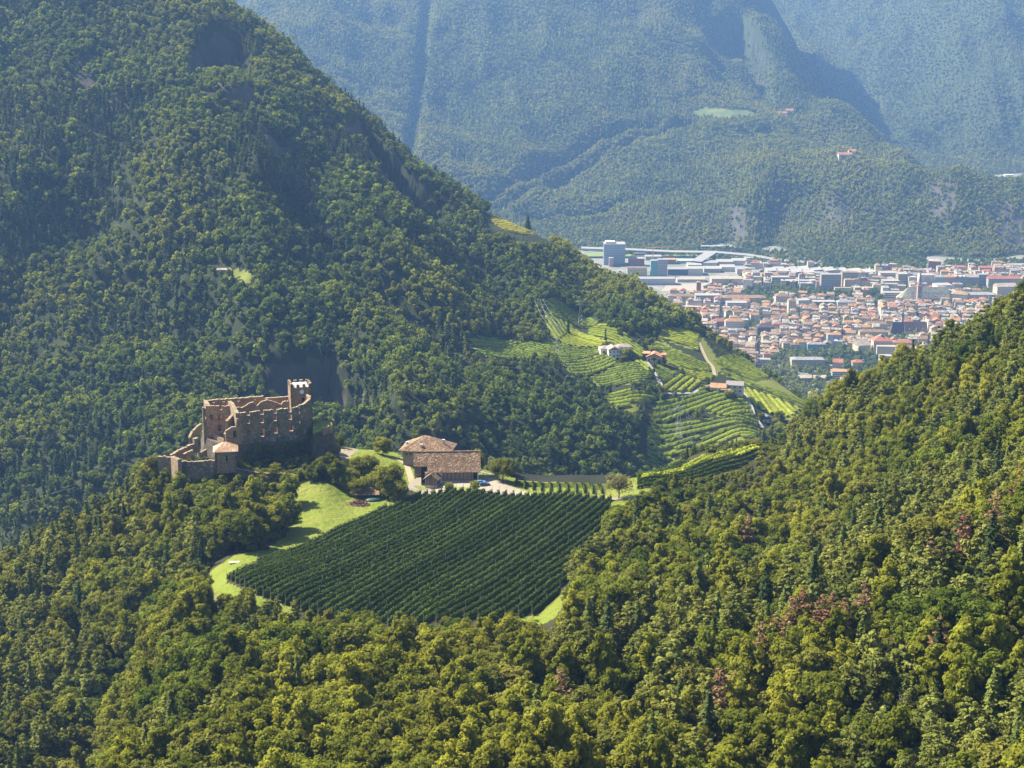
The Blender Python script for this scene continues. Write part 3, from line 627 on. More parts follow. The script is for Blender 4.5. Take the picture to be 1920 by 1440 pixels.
def scatter_object(name, pts_, kinds, scales, sources, label=None, cat=None):
    """one object: instances of the tree meshes on its points"""
    n = len(pts_); me = bpy.data.meshes.new(name); me.vertices.add(n); me.vertices.foreach_set('co', np.asarray(pts_, np.float32).ravel())
    for nm, arr in (('kind_index', kinds.astype(np.int32)),):
        at = me.attributes.new(nm, 'INT', 'POINT'); at.data.foreach_set('value', arr)
    at = me.attributes.new('grow', 'FLOAT_VECTOR', 'POINT'); at.data.foreach_set('vector', np.asarray(scales, np.float32).ravel())
    at = me.attributes.new('turn', 'FLOAT_VECTOR', 'POINT'); rr = np.zeros((n, 3), np.float32); q = np.random.default_rng(n); rr[:, 2] = q.uniform(0, 6.283, n); rr[:, :2] = q.normal(0, .05, (n, 2)); at.data.foreach_set('vector', rr.ravel())
    o = link(name, me); ng = bpy.data.node_groups.new(name, 'GeometryNodeTree')
    ng.interface.new_socket('Geometry', in_out='INPUT', socket_type='NodeSocketGeometry'); ng.interface.new_socket('Geometry', in_out='OUTPUT', socket_type='NodeSocketGeometry')
    g = N(ng); gi = g.n('NodeGroupInput'); go = g.n('NodeGroupOutput'); jn = g.n('GeometryNodeJoinGeometry')
    def named(nm, dt):
        q = g.n('GeometryNodeInputNamedAttribute', data_type=dt); q.inputs['Name'].default_value = nm; return q.outputs['Attribute']
    kd = named('kind_index', 'INT'); gr = named('grow', 'FLOAT_VECTOR'); tn = named('turn', 'FLOAT_VECTOR')
    for i, src in enumerate(sources):
        cmp_ = g.n('FunctionNodeCompare', data_type='INT', operation='EQUAL'); g.l(kd, cmp_.inputs[2]); cmp_.inputs[3].default_value = i
        ob = g.n('GeometryNodeObjectInfo'); ob.inputs['Object'].default_value = src; ob.inputs['As Instance'].default_value = True
        ip = g.n('GeometryNodeInstanceOnPoints'); g.l(gi.outputs[0], ip.inputs['Points']); g.l(cmp_.outputs[0], ip.inputs['Selection']); g.l(ob.outputs['Geometry'], ip.inputs['Instance'])
        e2 = g.n('FunctionNodeEulerToRotation'); g.l(tn, e2.inputs[0]); g.l(e2.outputs[0], ip.inputs['Rotation']); g.l(gr, ip.inputs['Scale']); g.l(ip.outputs[0], jn.inputs[0])
    g.l(jn.outputs[0], go.inputs[0]); md = o.modifiers.new('trees', 'NODES'); md.node_group = ng
    return tag(o, label, cat, kind='stuff')
def jgrid(x0, x1, y0, y1, s, seed):
    r = np.random.default_rng(seed); gx = np.arange(x0, x1, s); gy = np.arange(y0, y1, s); X, Y = np.meshgrid(gx, gy)
    X = X + r.uniform(-.48, .48, X.shape) * s; Y = Y + r.uniform(-.48, .48, X.shape) * s; return X.ravel(), Y.ravel()
def sclvec(s, r): return np.stack([s * r.uniform(.85, 1.15, len(s)), s * r.uniform(.85, 1.15, len(s)), s * r.uniform(.85, 1.2, len(s))], 1)
# ---- near hill trees
KEEP_OUT_A = [ORCH, [(1080,1090),(1150,930),(1166,940),(1160,1000),(1105,1100)], [(380,1125),(392,1060),(440,1030),(480,1040),(430,1090),(430,1145),(390,1155)], [(955,1150),(1060,1100),(1062,1140),(1040,1215),(960,1215)], MEADOW, EDGEG, STRIP,
  [(625,835),(740,825),(745,800),(900,800),(1190,870),(1225,885),(1225,965),(1150,965),(1140,940),(980,940),(740,950),(700,925),(625,905),(600,890)],
  [(290,950),(300,880),(360,815),(380,740),(600,740),(640,800),(640,905),(560,915),(500,930),(440,930),(400,928),(340,925),(300,935)]]
x, y = jgrid(-260, 330, 215, 800, 5.7, 5)
z = LA.h(x, y); px, row = proj(x, y, z)
ok = (np.abs(x / y) < .40) & (z > 150)
for q in KEEP_OUT_A: ok &= ~(inpoly(px, row, q) & (y < 790))
ok &= ~((segdist(x, y, [P(1230, 905, 640)[:2], P(1440, 848, 725)[:2]]) < 20))
netpoly = [(950,882),(1190,882),(1420,845),(1420,870),(1330,900),(1230,925),(1190,928),(960,925)]
ok &= ~(inpoly(px, row, netpoly) & (y < 760))
ok &= ~((y > 640) & (px > 900) & (px < 1190))
ok &= ~((y < 470) & (row > 1150) & (row < 1195) & (px > 955) & (px < 1060))
# trees in front of the orchard must stay low enough: keep their feet below the orchard edge
clearing = inpoly(px, row, [(370,1085),(430,1075),(560,1140),(800,1165),(1010,1150),(1010,1178),(800,1200),(560,1172),(470,1135),(385,1125)])
ok &= ~clearing
x, y, z, px, row = x[ok], y[ok], z[ok], px[ok], row[ok]
r = np.random.default_rng(77); n = len(x)
# conifers: left spur and the right-hand slope; broadleaves: the wood in front, crests
u_ = vn(x / 34, y / 34, 5) + .5 * vn(x / 13, y / 13, 6)
pc = np.where(px < 430, .72, .0) * (row > 960) * (px < 400) + np.where(px > 1000, .42, 0) + np.where((px > 1500) & (row > 1000), .2, 0) + np.where((px >= 400) & (px <= 1000), .12, 0)
pc = np.where((px < 420) & (row <= 960), .25, pc)
pc = np.where((px < 560) & (px > 190) & (row > 1150), .15, pc)
con = (u_ * .9 + .5 + r.uniform(-.25, .25, n)) < pc
kb = r.integers(0, 6, n)
kb = np.where((px > 820) & (row > 1180), r.choice([1, 3, 4, 5, 1, 4, 0], n), kb)
kc = r.choice([0, 0, 0, 1, 1, 1, 2, 2, 3, 3, 4, 4, 0, 1, 5], n)
kb = np.where((px > 1100) & (r.random(n) < .5), r.choice([1, 4, 0], n), kb)  # more yellow-green kinds here: sunlight on the right-hand slope put into colour
sc = r.uniform(.75, 1.38, n); sc = np.where(con, sc * .95, sc)
castlefront = (px > 290) & (px < 660) & (row < 985); sc = np.where(castlefront, sc * .72, sc)
edge = (px > 380) & (px < 1080) & (row > 1110) & (row < 1262)
sc = np.where(edge, np.minimum(sc, np.interp(row, [1110, 1180, 1250], [.42, .58, .78])), sc)
sc = np.where((px > 1130) & (px < 1300) & (row < 1030) & (row > 930), sc * .85, sc)
sc = np.where((px > 1165) & (px < 1450) & (row < 985), np.minimum(sc, .5), sc)
sc = np.where((px > 1290) & (px < 1470) & (row < 925), np.minimum(sc, .38), sc)
vis = (px > -60) & (px < 1980) & (row > 540) & (row < 1560)
dist = np.hypot(np.hypot(x, y), z - ZC); size = sc / dist * np.where(vis, 1, 0)
def region(pxx, rww):
    base = region0(pxx, rww)
    h = 'left' if pxx % 480 < 160 else 'middle' if pxx % 480 < 320 else 'right'
    v = 'upper' if rww % 240 < 120 else 'lower'
    return base + (f', {v} {h} part' if len(base.split()) < 8 else '')
def region0(pxx, rww):
    if pxx < 420 and rww < 1010: return 'in the wood below the ruined castle'
    if pxx < 420 and rww < 1250: return 'on the spur at the left edge'
    if pxx < 200: return 'in the ravine at the bottom left'
    if pxx < 560: return 'in the wood at the bottom left'
    if pxx < 1080: return 'in the wood in front of the orchard' if rww < 1320 else 'in the wood along the bottom edge'
    if pxx < 1450: return 'on the slope right of the orchard' if rww < 1250 else 'on the lower slope right of centre'
    return 'on the right-hand slope' if rww < 1200 else 'in the bottom right corner of the forest'
def place_tree(pr, loc, s, rz, label, group, cat='tree', tilt=0.):
    t = thing(pr[0], label, cat, loc, rz, group); t.scale = s; t.rotation_euler = (tilt, 0, rz)
    link('crown', pr[1], t); link('trunk', pr[2], t); return t
single = np.zeros(n, bool)
for isc, protos in ((False, NEAR_B), (True, NEAR_C)):
    cand = np.where(vis & (con == isc))[0]; cand = cand[np.argsort(-size[cand])][:290]; single[cand] = True
    for i in cand:
        pr = protos[(kc if isc else kb)[i]]; rg = region(px[i], row[i])
        szw = 'small ' if sc[i] < .85 else 'large ' if sc[i] > 1.2 else ''
        place_tree(pr, (x[i], y[i], z[i] - .2), (sc[i] * r.uniform(.88, 1.12), sc[i] * r.uniform(.88, 1.12), sc[i] * r.uniform(.88, 1.15)), r.uniform(0, 6.28), ' '.join((szw + pr[4] + ' ' + rg).split()[:16]), szw + ('pale green feathery larches' if 'larch' in pr[4] else pr[4] + 's') + ' ' + rg)
rest = ~single
kk = np.where(con, 6 + kc, kb)
srcN = [proto('crown_source', q[1]) for q in NEAR_B + NEAR_C]
scatter_object('near_forest', np.stack([x, y, z - .3], 1)[rest], kk[rest], sclvec(sc, r)[rest], srcN, 'mixed wood of pines and broadleaf trees covering the near hillsides')
# undergrowth so that gaps between the crowns are not bare
x2, y2 = jgrid(-260, 330, 215, 780, 4.2, 6); z2 = LA.h(x2, y2); p2, r2 = proj(x2, y2, z2); ok = (np.abs(x2 / y2) < .38) & (z2 > 180)
for q in KEEP_OUT_A[:-1] + [[(380,740),(600,740),(640,800),(560,862),(440,862),(385,840)]]: ok &= ~(inpoly(p2, r2, q) & (y2 < 790))
ok &= ~inpoly(p2, r2, netpoly) & ~((y2 > 640) & (p2 > 900) & (p2 < 1190)) & ~((y2 < 480) & inpoly(p2, r2, [(400,1060),(1010,1120),(1010,1172),(800,1190),(560,1168),(405,1100)])) & (vn(x2 / 16, y2 / 16, 8) > -.2)
UND = [proto('bush_source', broad('crown', 500 + i, 1.6, 2.6, 12, 22, .5, mt, 0, 1, 1, 1.2)) for i, mt in enumerate((M_lf, M_lf3))]
x2, y2, z2 = x2[ok], y2[ok], z2[ok]; m2 = len(x2)
scatter_object('undergrowth', np.stack([x2, y2, z2 - .3], 1), r.integers(0, 2, m2), sclvec(r.uniform(.6, 1.3, m2), r), UND, 'bushes growing between the trees')
# ---- middle mountain forest
x, y = jgrid(-900, 640, 800, 2050, 6.3, 15); ok = (x / y > -.40) & (x / y < .33); x, y = x[ok], y[ok]
z = LB.h(x, y); px, row = proj(x, y, z); sl = LB.slope(x, y, 6.)
ok = (z > 30) & (z > LA.h(np.clip(x, -400, 420), np.clip(y, 200, 1015)) * (y < 1015) - 5)
fld = np.zeros(len(x), bool)
for f in FIELDS + [(q,) for q in VGRASS]: fld |= inpoly(px, row, f[0])
fld &= y < 1640
VKEEP = [(1128,650),(1180,650),(1185,676),(1128,676)], [(1208,654),(1245,654),(1245,682),(1208,682)], [(1330,708),(1385,708),(1385,742),(1330,742)], [(1378,728),(1400,730),(1440,800),(1425,808)], [(1205,672),(1216,672),(1232,702),(1222,702)], [(1425,780),(1455,780),(1455,800),(1425,800)]
for f in FIELDS + [(q,) for q in VGRASS]: fld |= inpoly(px, row - 11, f[0]) & (y < 1640)
for q in VKEEP: fld |= inpoly(px, row, q)
vzone = inpoly(px, row, V3([(440,60),(900,250),(1300,200),(1900,640),(1600,800),(1300,900),(985,930),(985,600),(1060,540),(1280,470),(980,330)]))
rr_ = np.random.default_rng(3); n = len(x)
cl_m = np.zeros(n, bool)
for q in BCLIFF: cl_m |= inpoly(px, row, q)
gx_ = (LB.h(x + 5, y) - LB.h(x - 5, y)) / 10
rocky = (cl_m & (gx_ < .25) & (sl > .75 + .9 * vn(x / 11, y / 11, 3))) | (sl > 3.2)
meadow2 = inpoly(px, row, [(900,398),(950,400),(1030,436),(1035,466),(985,466),(915,452)]) | inpoly(px, row, [(405,508),(430,500),(475,515),(470,535),(440,530)])
ok &= ~fld & ~rocky & ~meadow2 & ~(vzone & (rr_.random(n) < .45)) & (rr_.random(n) < .97)
x, y, z, px, row = x[ok], y[ok], z[ok], px[ok], row[ok]; n = len(x)
u_ = vn(x / 70, y / 70, 25) + .6 * vn(x / 22, y / 22, 26)
pcon = .2 + .12 * (row < 520) * (px < 700) + .08 * (row < 330)
con = (u_ + .5 + rr_.uniform(-.2, .2, n)) < pcon
kd = np.where(con, rr_.choice([4, 5, 6], n), rr_.integers(0, 4, n)); sc = rr_.uniform(.6, 1.15, n); sc = np.where(inpoly(px, row, V3([(440,60),(900,250),(1300,200),(1900,640),(1600,800),(1300,900),(985,930),(985,600),(700,460),(440,260)])), sc * .62, sc)
sc = sc * (.82 + .5 * (vn(x / 45, y / 45, 44) + .35)); bluff = inpoly(px, row, [(850,660),(1060,688),(1210,742),(1220,880),(1195,880),(1120,760),(1000,745),(850,730)]); sc = np.where(bluff, np.minimum(sc, .62), sc)
scatter_object('mountain_forest', np.stack([x, y, z - .5], 1), kd, sclvec(sc, rr_), [proto('crown_source', q) for q in MIDP], 'dense mixed forest covering the steep mountain behind the castle')
# ---- far forests
def far_scatter(name, L, x0, x1, y0, y1, s, seed, amin, amax, label, rockth=1.3, extra=None):
    x, y = jgrid(x0, x1, y0, y1, s, seed); ok = (x / y > amin) & (x / y < amax); x, y = x[ok], y[ok]; z = L.h(x, y); px, row = proj(x, y, z); sl = L.slope(x, y, 12.)
    ok = (z > 1.5) & (sl < rockth + .5 * vn(x / 30, y / 30, 4)) & (row > -60)
    if extra is not None: ok &= extra(x, y, z, px, row)
    x, y, z = x[ok], y[ok], z[ok]; n = len(x); r = np.random.default_rng(seed)
    big = .75 + .35 * (vn(x / 60, y / 60, seed) + .5)
    con = (vn(x / 150, y / 150, seed + 1) + .5 + r.uniform(-.3, .3, n)) < .22
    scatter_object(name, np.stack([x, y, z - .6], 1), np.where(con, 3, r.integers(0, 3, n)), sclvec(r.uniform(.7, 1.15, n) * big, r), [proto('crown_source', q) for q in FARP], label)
def exC(x, y, z, px, row):
    bad = inpoly(px, row, [(1288,214),(1320,202),(1400,206),(1432,216),(1350,222)]) & (y > 4400)
    bare = (inpoly(px, row, [(1368,395),(1385,388),(1400,402),(1396,430),(1398,455),(1384,470),(1372,440)]) | inpoly(px, row, [(1447,340),(1468,350),(1470,400),(1466,435),(1455,415)]) | inpoly(px, row, [(1725,345),(1785,345),(1795,380),(1770,420),(1745,400)]) | inpoly(px, row, [(1560,365),(1588,357),(1592,410),(1562,425)]) | inpoly(px, row, [(1855,390),(1920,378),(1925,465),(1885,465)])) & (y < 4000)
    return ~bad & ~(bare & (np.random.default_rng(1).random(len(x)) < .5))
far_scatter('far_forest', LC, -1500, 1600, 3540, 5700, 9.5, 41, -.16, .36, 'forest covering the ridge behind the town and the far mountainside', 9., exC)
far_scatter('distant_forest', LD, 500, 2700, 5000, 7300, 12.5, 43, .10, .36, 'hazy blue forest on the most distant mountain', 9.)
# ================================================================ VINEYARDS AND ORCHARDS
M_vine = [foliage('vine_leaves', a, b, None, trans=.4) for a, b in (((.15,.20,.03),(.17,.21,.034)), ((.19,.235,.028),(.21,.25,.032)), ((.25,.285,.03),(.27,.30,.034)), ((.34,.32,.04),(.38,.34,.045)))]
def clip_rows(poly, d, pitch):
    """parallel lines clipped to a plan polygon -> list of (p, q)"""
    L = math.hypot(*d); ux, uy = d[0] / L, d[1] / L; nx, ny = -uy, ux
    s_ = [x * nx + y * ny for x, y in poly]; out = []; k = min(s_) + pitch * .5
    while k < max(s_):
        ts = []
        for i in range(len(poly)):
            (x1, y1), (x2, y2) = poly[i], poly[(i + 1) % len(poly)]
            a, b = x1 * nx + y1 * ny - k, x2 * nx + y2 * ny - k
            if (a > 0) != (b > 0):
                t = a / (a - b); ts.append((x1 + (x2 - x1) * t) * ux + (y1 + (y2 - y1) * t) * uy)
        ts.sort()
        for a, b in zip(ts[::2], ts[1::2]):
            if b - a > 4: out.append(((a * ux + k * nx, a * uy + k * ny), (b * ux + k * nx, b * uy + k * ny)))
        k += pitch
    return out
def vine_row(p, q, L, width, mat, r, seg=1.6, hh=1.9):
    d = math.dist(p, q); n = max(2, int(d / seg)); t = np.linspace(0, 1, n + 1)
    x = p[0] + (q[0] - p[0]) * t; y = p[1] + (q[1] - p[1]) * t; nx, ny = -(q[1] - p[1]) / d, (q[0] - p[0]) / d
    mx = r.normal(0, .12, n + 1); V = []
    for off, hgt in ((-.5, .55), (-.5, .86), (-.1, 1.08), (.42, .98), (.5, .55)):
        ox = x + nx * (off * width + mx); oy = y + ny * (off * width + mx)
        V.append(np.stack([ox, oy, L.h(x + nx * off * width, y + ny * off * width) + hgt * hh + r.normal(0, .14, n + 1)], 1))
    V = np.stack(V, 1); idx = np.arange((n + 1) * 5).reshape(n + 1, 5)
    f = np.stack([idx[:-1, :-1], idx[1:, :-1], idx[1:, 1:], idx[:-1, 1:]], -1).reshape(-1, 4)
    V = V.reshape(-1, 3); V = V + r.normal(0, .1, V.shape)
    me = mesh_np('vine_row', V, f, [mat]); at = me.attributes.new('clump', 'FLOAT', 'POINT'); at.data.foreach_set('value', np.clip(r.normal(.5, .14, len(V)), 0, 1).astype(np.float32)); return me
VLAB = ['long strip vineyard rising to the wood, topmost on the spur', 'terraced vineyard stepping down to the red-roofed villa', 'small steep vineyard left of the two cypresses', 'bright yellow-green vineyard above the white villa', 'darker little vineyard at the far left of the spur', 'wide vineyard left of and below the white villa', 'vineyard patch below the white villa, above a dark hedge', 'curved vineyard patch below the hedge, above the wooded gully', 'narrow vineyard strip beside the road to the villas', 'square bright vineyard at the top right near the crest', 'tiny vineyard terrace behind the red-roofed villa', 'stepped vineyard strip right of the red-roofed villa', 'vineyard patch right below the road from the villas', 'bright vineyard left of the lower farmhouse', 'vineyard on the right shoulder facing the town', 'smooth pale green vineyard above the lower farmhouse', 'long terraced vineyard on the outer rim of the spur', 'steep bright vineyard right of the pale winding road', 'isolated vineyard terrace beside the dark wood', 'large vineyard below the lower farmhouse', 'vineyard between the lower farmhouse and the winding road', 'wide low vineyard with the electricity pylon', 'vineyard strip just above the near forest crest', 'vineyard bank left of the pylon foot', 'pale terraced vineyard low on the spur', 'lowest vineyard of the spur above the lit grass strip', 'yellow sunlit vineyard high on the skyline of the left mountain']
r = np.random.default_rng(9)
for fi, (poly, dr, ci, pitch) in enumerate(FIELDS):
    Y1 = 1700 if fi == len(FIELDS) - 1 else 1560
    W = [LB.hit(a, b, 1000, Y1) for a, b in poly]; D0, D1 = LB.hit(*dr[0], 1000, Y1), LB.hit(*dr[1], 1000, Y1)
    cx = sum(q[0] for q in W) / len(W); cyy = sum(q[1] for q in W) / len(W)
    root = thing('vineyard', VLAB[fi], 'vineyard', (0, 0, 0), 0, 'terraced vineyards on the spur')
    for p, q in clip_rows([w_[:2] for w_ in W], (D1[0] - D0[0], D1[1] - D0[1]), pitch):
        link('vine_row', vine_row(p, q, LB, pitch * .62, M_vine[ci], r), root)
# ---- apple orchards
M_apple = foliage('apple_leaves', (.065, .10, .02), (.085, .12, .024), None, trans=.3)
M_post = simple('concrete_post', (.24, .225, .2), .9, .2, 2)
M_net = None
mn, nt, out = newmat('hail_net'); g = N(nt); pos = g.geo()['Position']
c_ = g.mix(g.noise(pos, .5, 3), (.03, .036, .026), (.055, .06, .04)); g.pbr(out, c_, .8, None, .2); M_net = mn
def spindle_row(p, q, L, r, step=1.15, hh=2.35, nq=32, ls=.44, mat=None, rad=.52):
    d = math.dist(p, q); n = int(d / step); C = Crown(); t = (np.arange(n) + .5) / n
    x = p[0] + (q[0] - p[0]) * t; y = p[1] + (q[1] - p[1]) * t; z = L.h(x, y); hs = hh * r.uniform(.82, 1.12, n)
    k = np.repeat(np.arange(n), nq); m = len(k); v = r.uniform(.14, 1, m) ** .85; a = r.uniform(0, 6.283, m); rr = rad * (1.05 - .62 * v) * r.uniform(.5, 1.15, m)
    pos = np.stack([x[k] + np.cos(a) * rr + r.normal(0, .05, m), y[k] + np.sin(a) * rr, z[k] + v * hs[k]], 1)
    nr = np.stack([np.cos(a), np.sin(a), .7 + .5 * v], 1) + dirs(m, r) * .45
    C.leaves(pos, nr, ls, r, (.5 + .5 * (vn(x / 6, y / 6, 3)))[k] + r.normal(0, .08, m))
    # added core panel, darker leaf tone, blocking light through the hedge-like row
    T_ = np.linspace(0, 1, n * 2 + 1); cx_ = p[0] + (q[0] - p[0]) * T_; cy_ = p[1] + (q[1] - p[1]) * T_; nx, ny = -(q[1] - p[1]) / d, (q[0] - p[0]) / d; cz = L.h(cx_, cy_); V = []
    for off, hz_ in ((-.3, .1), (-.26, .5), (0, .66), (.26, .5), (.3, .1)):
        j_ = off + r.normal(0, .07, len(T_)); V.append(np.stack([cx_ + nx * j_, cy_ + ny * j_, cz + hh * hz_ + r.normal(0, .16, len(T_))], 1))
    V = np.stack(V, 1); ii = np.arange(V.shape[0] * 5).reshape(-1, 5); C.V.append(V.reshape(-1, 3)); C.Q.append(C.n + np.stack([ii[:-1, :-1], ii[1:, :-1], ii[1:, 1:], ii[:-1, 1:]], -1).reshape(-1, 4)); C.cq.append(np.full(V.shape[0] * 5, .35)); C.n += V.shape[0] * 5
    return C.mesh('tree_row', [mat or M_apple])
def plan(poly, L=None, Y1=900): return [LA.hit(a, b, 300, Y1)[:2] for a, b in poly]
OP = plan(ORCH); a_, b_ = LA.hit(420, 1090)[:2], LA.hit(780, 926)[:2]
orch = thing('apple_orchard', 'large apple orchard in long parallel rows filling the clearing below the farm', 'orchard')
rows_ = clip_rows(OP, (b_[0] - a_[0], b_[1] - a_[1]), 3.0)
post = MB().bar((0, 0, -.5), (0, 0, 3.7), .07, .06, 5).mesh('post', M_post)
for i, (p, q) in enumerate(rows_):
    link('tree_row', spindle_row(p, q, LA, r), orch)
    d = math.dist(p, q); n = max(1, int(d / 11))
    for k in range(n + 1):
        if k not in (0, n) and i % 2: continue
        t = k / n; x, y = p[0] + (q[0] - p[0]) * t, p[1] + (q[1] - p[1]) * t
        link('post', post, orch, (x, y, float(LA.h(x, y))))
# soil strips are part of the hill; second orchard under dark nets
NETP = [(950,898),(1130,905),(1135,898),(1134,926),(1060,926),(985,918),(955,905)]
NP2 = plan(NETP, Y1=680); a_, b_ = LA.hit(985, 918)[:2], LA.hit(955, 890)[:2]
o2 = thing('netted_orchard', 'small orchard under dark hail nets beside the farm track', 'orchard')
for i, (p, q) in enumerate(clip_rows(NP2, (b_[0] - a_[0] + 12, b_[1] - a_[1]), 3.4)):
    link('tree_row', spindle_row(p, q, LA, r, nq=12), o2)
def drape_net(poly, z, name, parent, gap=2.6, pitch=3.4, d=(1, .15)):
    for p, q in clip_rows(poly, d, pitch):
        L_ = math.dist(p, q); n = max(2, int(L_ / 4)); V = []; nx, ny = -(q[1] - p[1]) / L_ * gap / 2, (q[0] - p[0]) / L_ * gap / 2
        for k in range(n + 1):
            t = k / n; x, y = p[0] + (q[0] - p[0]) * t, p[1] + (q[1] - p[1]) * t; zz = float(LA.h(x, y)) + z
            V += [(x - nx, y - ny, zz - .5), (x, y, zz + .25), (x + nx, y + ny, zz - .5)]
        f = [(3 * k + j, 3 * k + j + 3, 3 * k + j + 4, 3 * k + j + 1) for k in range(n) for j in (0, 1)]
        link(name, mesh_np(name, V, f, [M_net]), parent)
drape_net(plan([(948,897),(1136,903),(1136,917),(1050,914),(960,908)], Y1=720), 3.0, 'hail_net', o2, 2.3)
NET3 = [(1195,893),(1300,872),(1420,845),(1420,862),(1330,900),(1235,922),(1195,918)]
NP3 = plan(NET3, Y1=760); a_, b_ = LA.hit(1195, 905)[:2], LA.hit(1400, 862)[:2]
o3 = thing('ridge_orchard', 'dark netted orchard slope under the bright grass strip', 'orchard')
for p, q in clip_rows(NP3, (b_[0] - a_[0], b_[1] - a_[1]), 4.2): link('tree_row', spindle_row(p, q, LA, r, nq=12), o3)
# vine rows added to the crest strip, sunlight put into bright leaf colour
SP = plan([(1207,895),(1300,868),(1425,841),(1425,849),(1300,878),(1207,902)], Y1=760)
o4 = thing('crest_vineyard', 'bright sunlit vine rows running along the near crest', 'vineyard'); a_, b_ = SP[0], SP[2]
for p, q in clip_rows(SP, (b_[0] - a_[0], b_[1] - a_[1]), 3.2): link('vine_row', vine_row(p, q, LA, 2.2, M_vine[2], r, 1.), o4)
# ================================================================ draped roads and yards
M_road = simple('pale_road', (.26, .225, .175), .95, .15, 1.2)
M_gravel = simple('gravel', (.24, .205, .155), .95, .18, 2)
M_lane = simple('lane_asphalt', (.26, .245, .225), .95, .12, 1)
M_pathm = simple('dirt_path', (.28, .235, .14), .95, .2, .6)
def ribbon(name, pts_, width, L, mat, lift=.12, step=2., flatz=None):
    P_ = [np.array(q[:2], float) for q in pts_]; S = []
    n = len(P_)
    for i in range(n - 1):
        p0, p1, p2, p3 = P_[max(0, i - 1)], P_[i], P_[i + 1], P_[min(n - 1, i + 2)]; m = max(2, int(np.linalg.norm(p2 - p1) / step))
        for k in range(m):
            t = k / m; S.append(.5 * ((2 * p1) + (-p0 + p2) * t + (2 * p0 - 5 * p1 + 4 * p2 - p3) * t * t + (-p0 + 3 * p1 - 3 * p2 + p3) * t ** 3))
    S.append(P_[-1]); S = np.array(S); T = np.gradient(S, axis=0); T /= np.linalg.norm(T, axis=1)[:, None]; Nn = np.stack([-T[:, 1], T[:, 0]], 1)
    V = []
    for o_ in (-.5, -.17, .17, .5):
        q = S + Nn * width * o_; zz = (L.h(q[:, 0], q[:, 1]) if L is not None else np.full(len(q), flatz)) + lift; V.append(np.column_stack([q, zz]))
    V = np.stack(V, 1); V[:, :, 2] = np.maximum(V[:, :, 2], V[:, 1:3, 2].mean(1)[:, None] - .3) ; idx = np.arange(V.shape[0] * 4).reshape(-1, 4)
    f = np.stack([idx[:-1, :-1], idx[1:, :-1], idx[1:, 1:], idx[:-1, 1:]], -1).reshape(-1, 4)[:, ::-1]
    return tag(link(name, mesh_np(name, V, f.copy(), [mat])), kind='structure')
def sheet(name, poly, L, mat, lift=.1, s=1.2, kind='structure'):
    xs = [q[0] for q in poly]; ys = [q[1] for q in poly]; gx = np.arange(min(xs) - s, max(xs) + s, s); gy = np.arange(min(ys) - s, max(ys) + s, s)
    X, Y = np.meshgrid(gx, gy); Z = L.h(X, Y) + lift; cx, cyy = (X[:-1, :-1] + s / 2), (Y[:-1, :-1] + s / 2); k = inpoly(cx, cyy, poly); idx = np.arange(X.size).reshape(X.shape)
    f = np.stack([idx[:-1, :-1], idx[:-1, 1:], idx[1:, 1:], idx[1:, :-1]], -1)[k]; return tag(link(name, mesh_np(name, np.stack([X, Y, Z], -1), f, [mat])), kind=kind)
yard = plan([(768,900),(800,893),(830,905),(905,893),(945,905),(985,922),(1000,929),(940,930),(880,934),(830,926),(790,926),(766,918)], Y1=700)
sheet('farmyard', yard, LA, M_gravel, .12, .8)
ribbon('farm_track', [LA.hit(*q, 300, 700) for q in [(960,924),(1000,929),(1060,933),(1120,935),(1180,934),(1212,930)]], 3.6, LA, M_road)
ribbon('farm_path', [LA.hit(*q, 300, 700) for q in [(772,905),(768,888),(760,870),(745,862)]], 2.6, LA, M_pathm)
ribbon('barn_track', [LA.hit(*q, 300, 700) for q in [(905,895),(925,890),(900,884)]], 2.6, LA, M_road)
LBH = lambda L: [LB.hit(a, b, 1000, 1500) for a, b in L]
ribbon('villa_road', LBH([(1210,676),(1216,684),(1224,694),(1228,703),(1236,716),(1240,725)]), 3.6, LB, M_lane, .3)
ribbon('winding_road', LBH([(1378,729),(1390,734),(1400,748),(1408,765),(1412,778),(1420,790),(1428,802)]), 4.2, LB, M_lane, .3)
ribbon('terrace_road', LBH([(1240,738),(1270,738),(1300,736),(1318,727),(1335,722)]), 2.6, LB, M_lane, .3)
ribbon('hill_path', LBH([(1310,642),(1318,660),(1326,676),(1336,688),(1340,704)]), 3.0, LB, M_pathm, .3)
ribbon('field_path', LBH([(876,652),(900,655),(940,652),(980,648)]), 2.2, LB, M_pathm, .3)
# ================================================================ CASTLE
M_st = None
def stone(name, c1, c2, c3, s=.35):
    m, nt, out = newmat(name); g = N(nt); pos = g.geo()['Position']
    mp = g.n('ShaderNodeMapping'); mp.inputs['Scale'].default_value = (1, 1, 1.6); g.l(pos, mp.inputs[0])
    vo = g.n('ShaderNodeTexVoronoi'); vo.inputs['Scale'].default_value = 2.2; g.l(mp.outputs[0], vo.inputs['Vector'])
    n1 = g.noise(pos, s, 6, .7); n2 = g.noise(pos, s * 3.7, 5, .6)
    c = g.mix(g.maprange(n1, .38, .62), c1, c2); c = g.mix(g.maprange(n2, .56, .66), c, c3)
    c = g.mix(.35, c, g.mix(1., c, vo.outputs['Color'], 'OVERLAY'))
    g.pbr(out, c, .95, g.bump(vo.outputs['Distance'], .12, .7), .1); return m
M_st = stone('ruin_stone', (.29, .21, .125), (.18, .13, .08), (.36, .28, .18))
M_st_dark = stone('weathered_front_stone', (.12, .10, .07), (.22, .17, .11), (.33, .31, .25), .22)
M_st_red = stone('brown_inner_plaster', (.37, .235, .13), (.23, .145, .085), (.42, .31, .20), .25)
M_cap = stone('pale_wall_top', (.30, .235, .15), (.20, .155, .10), (.38, .31, .21))
M_rock = stone('castle_rock', (.13, .10, .08), (.08, .065, .05), (.045, .06, .02), .16)
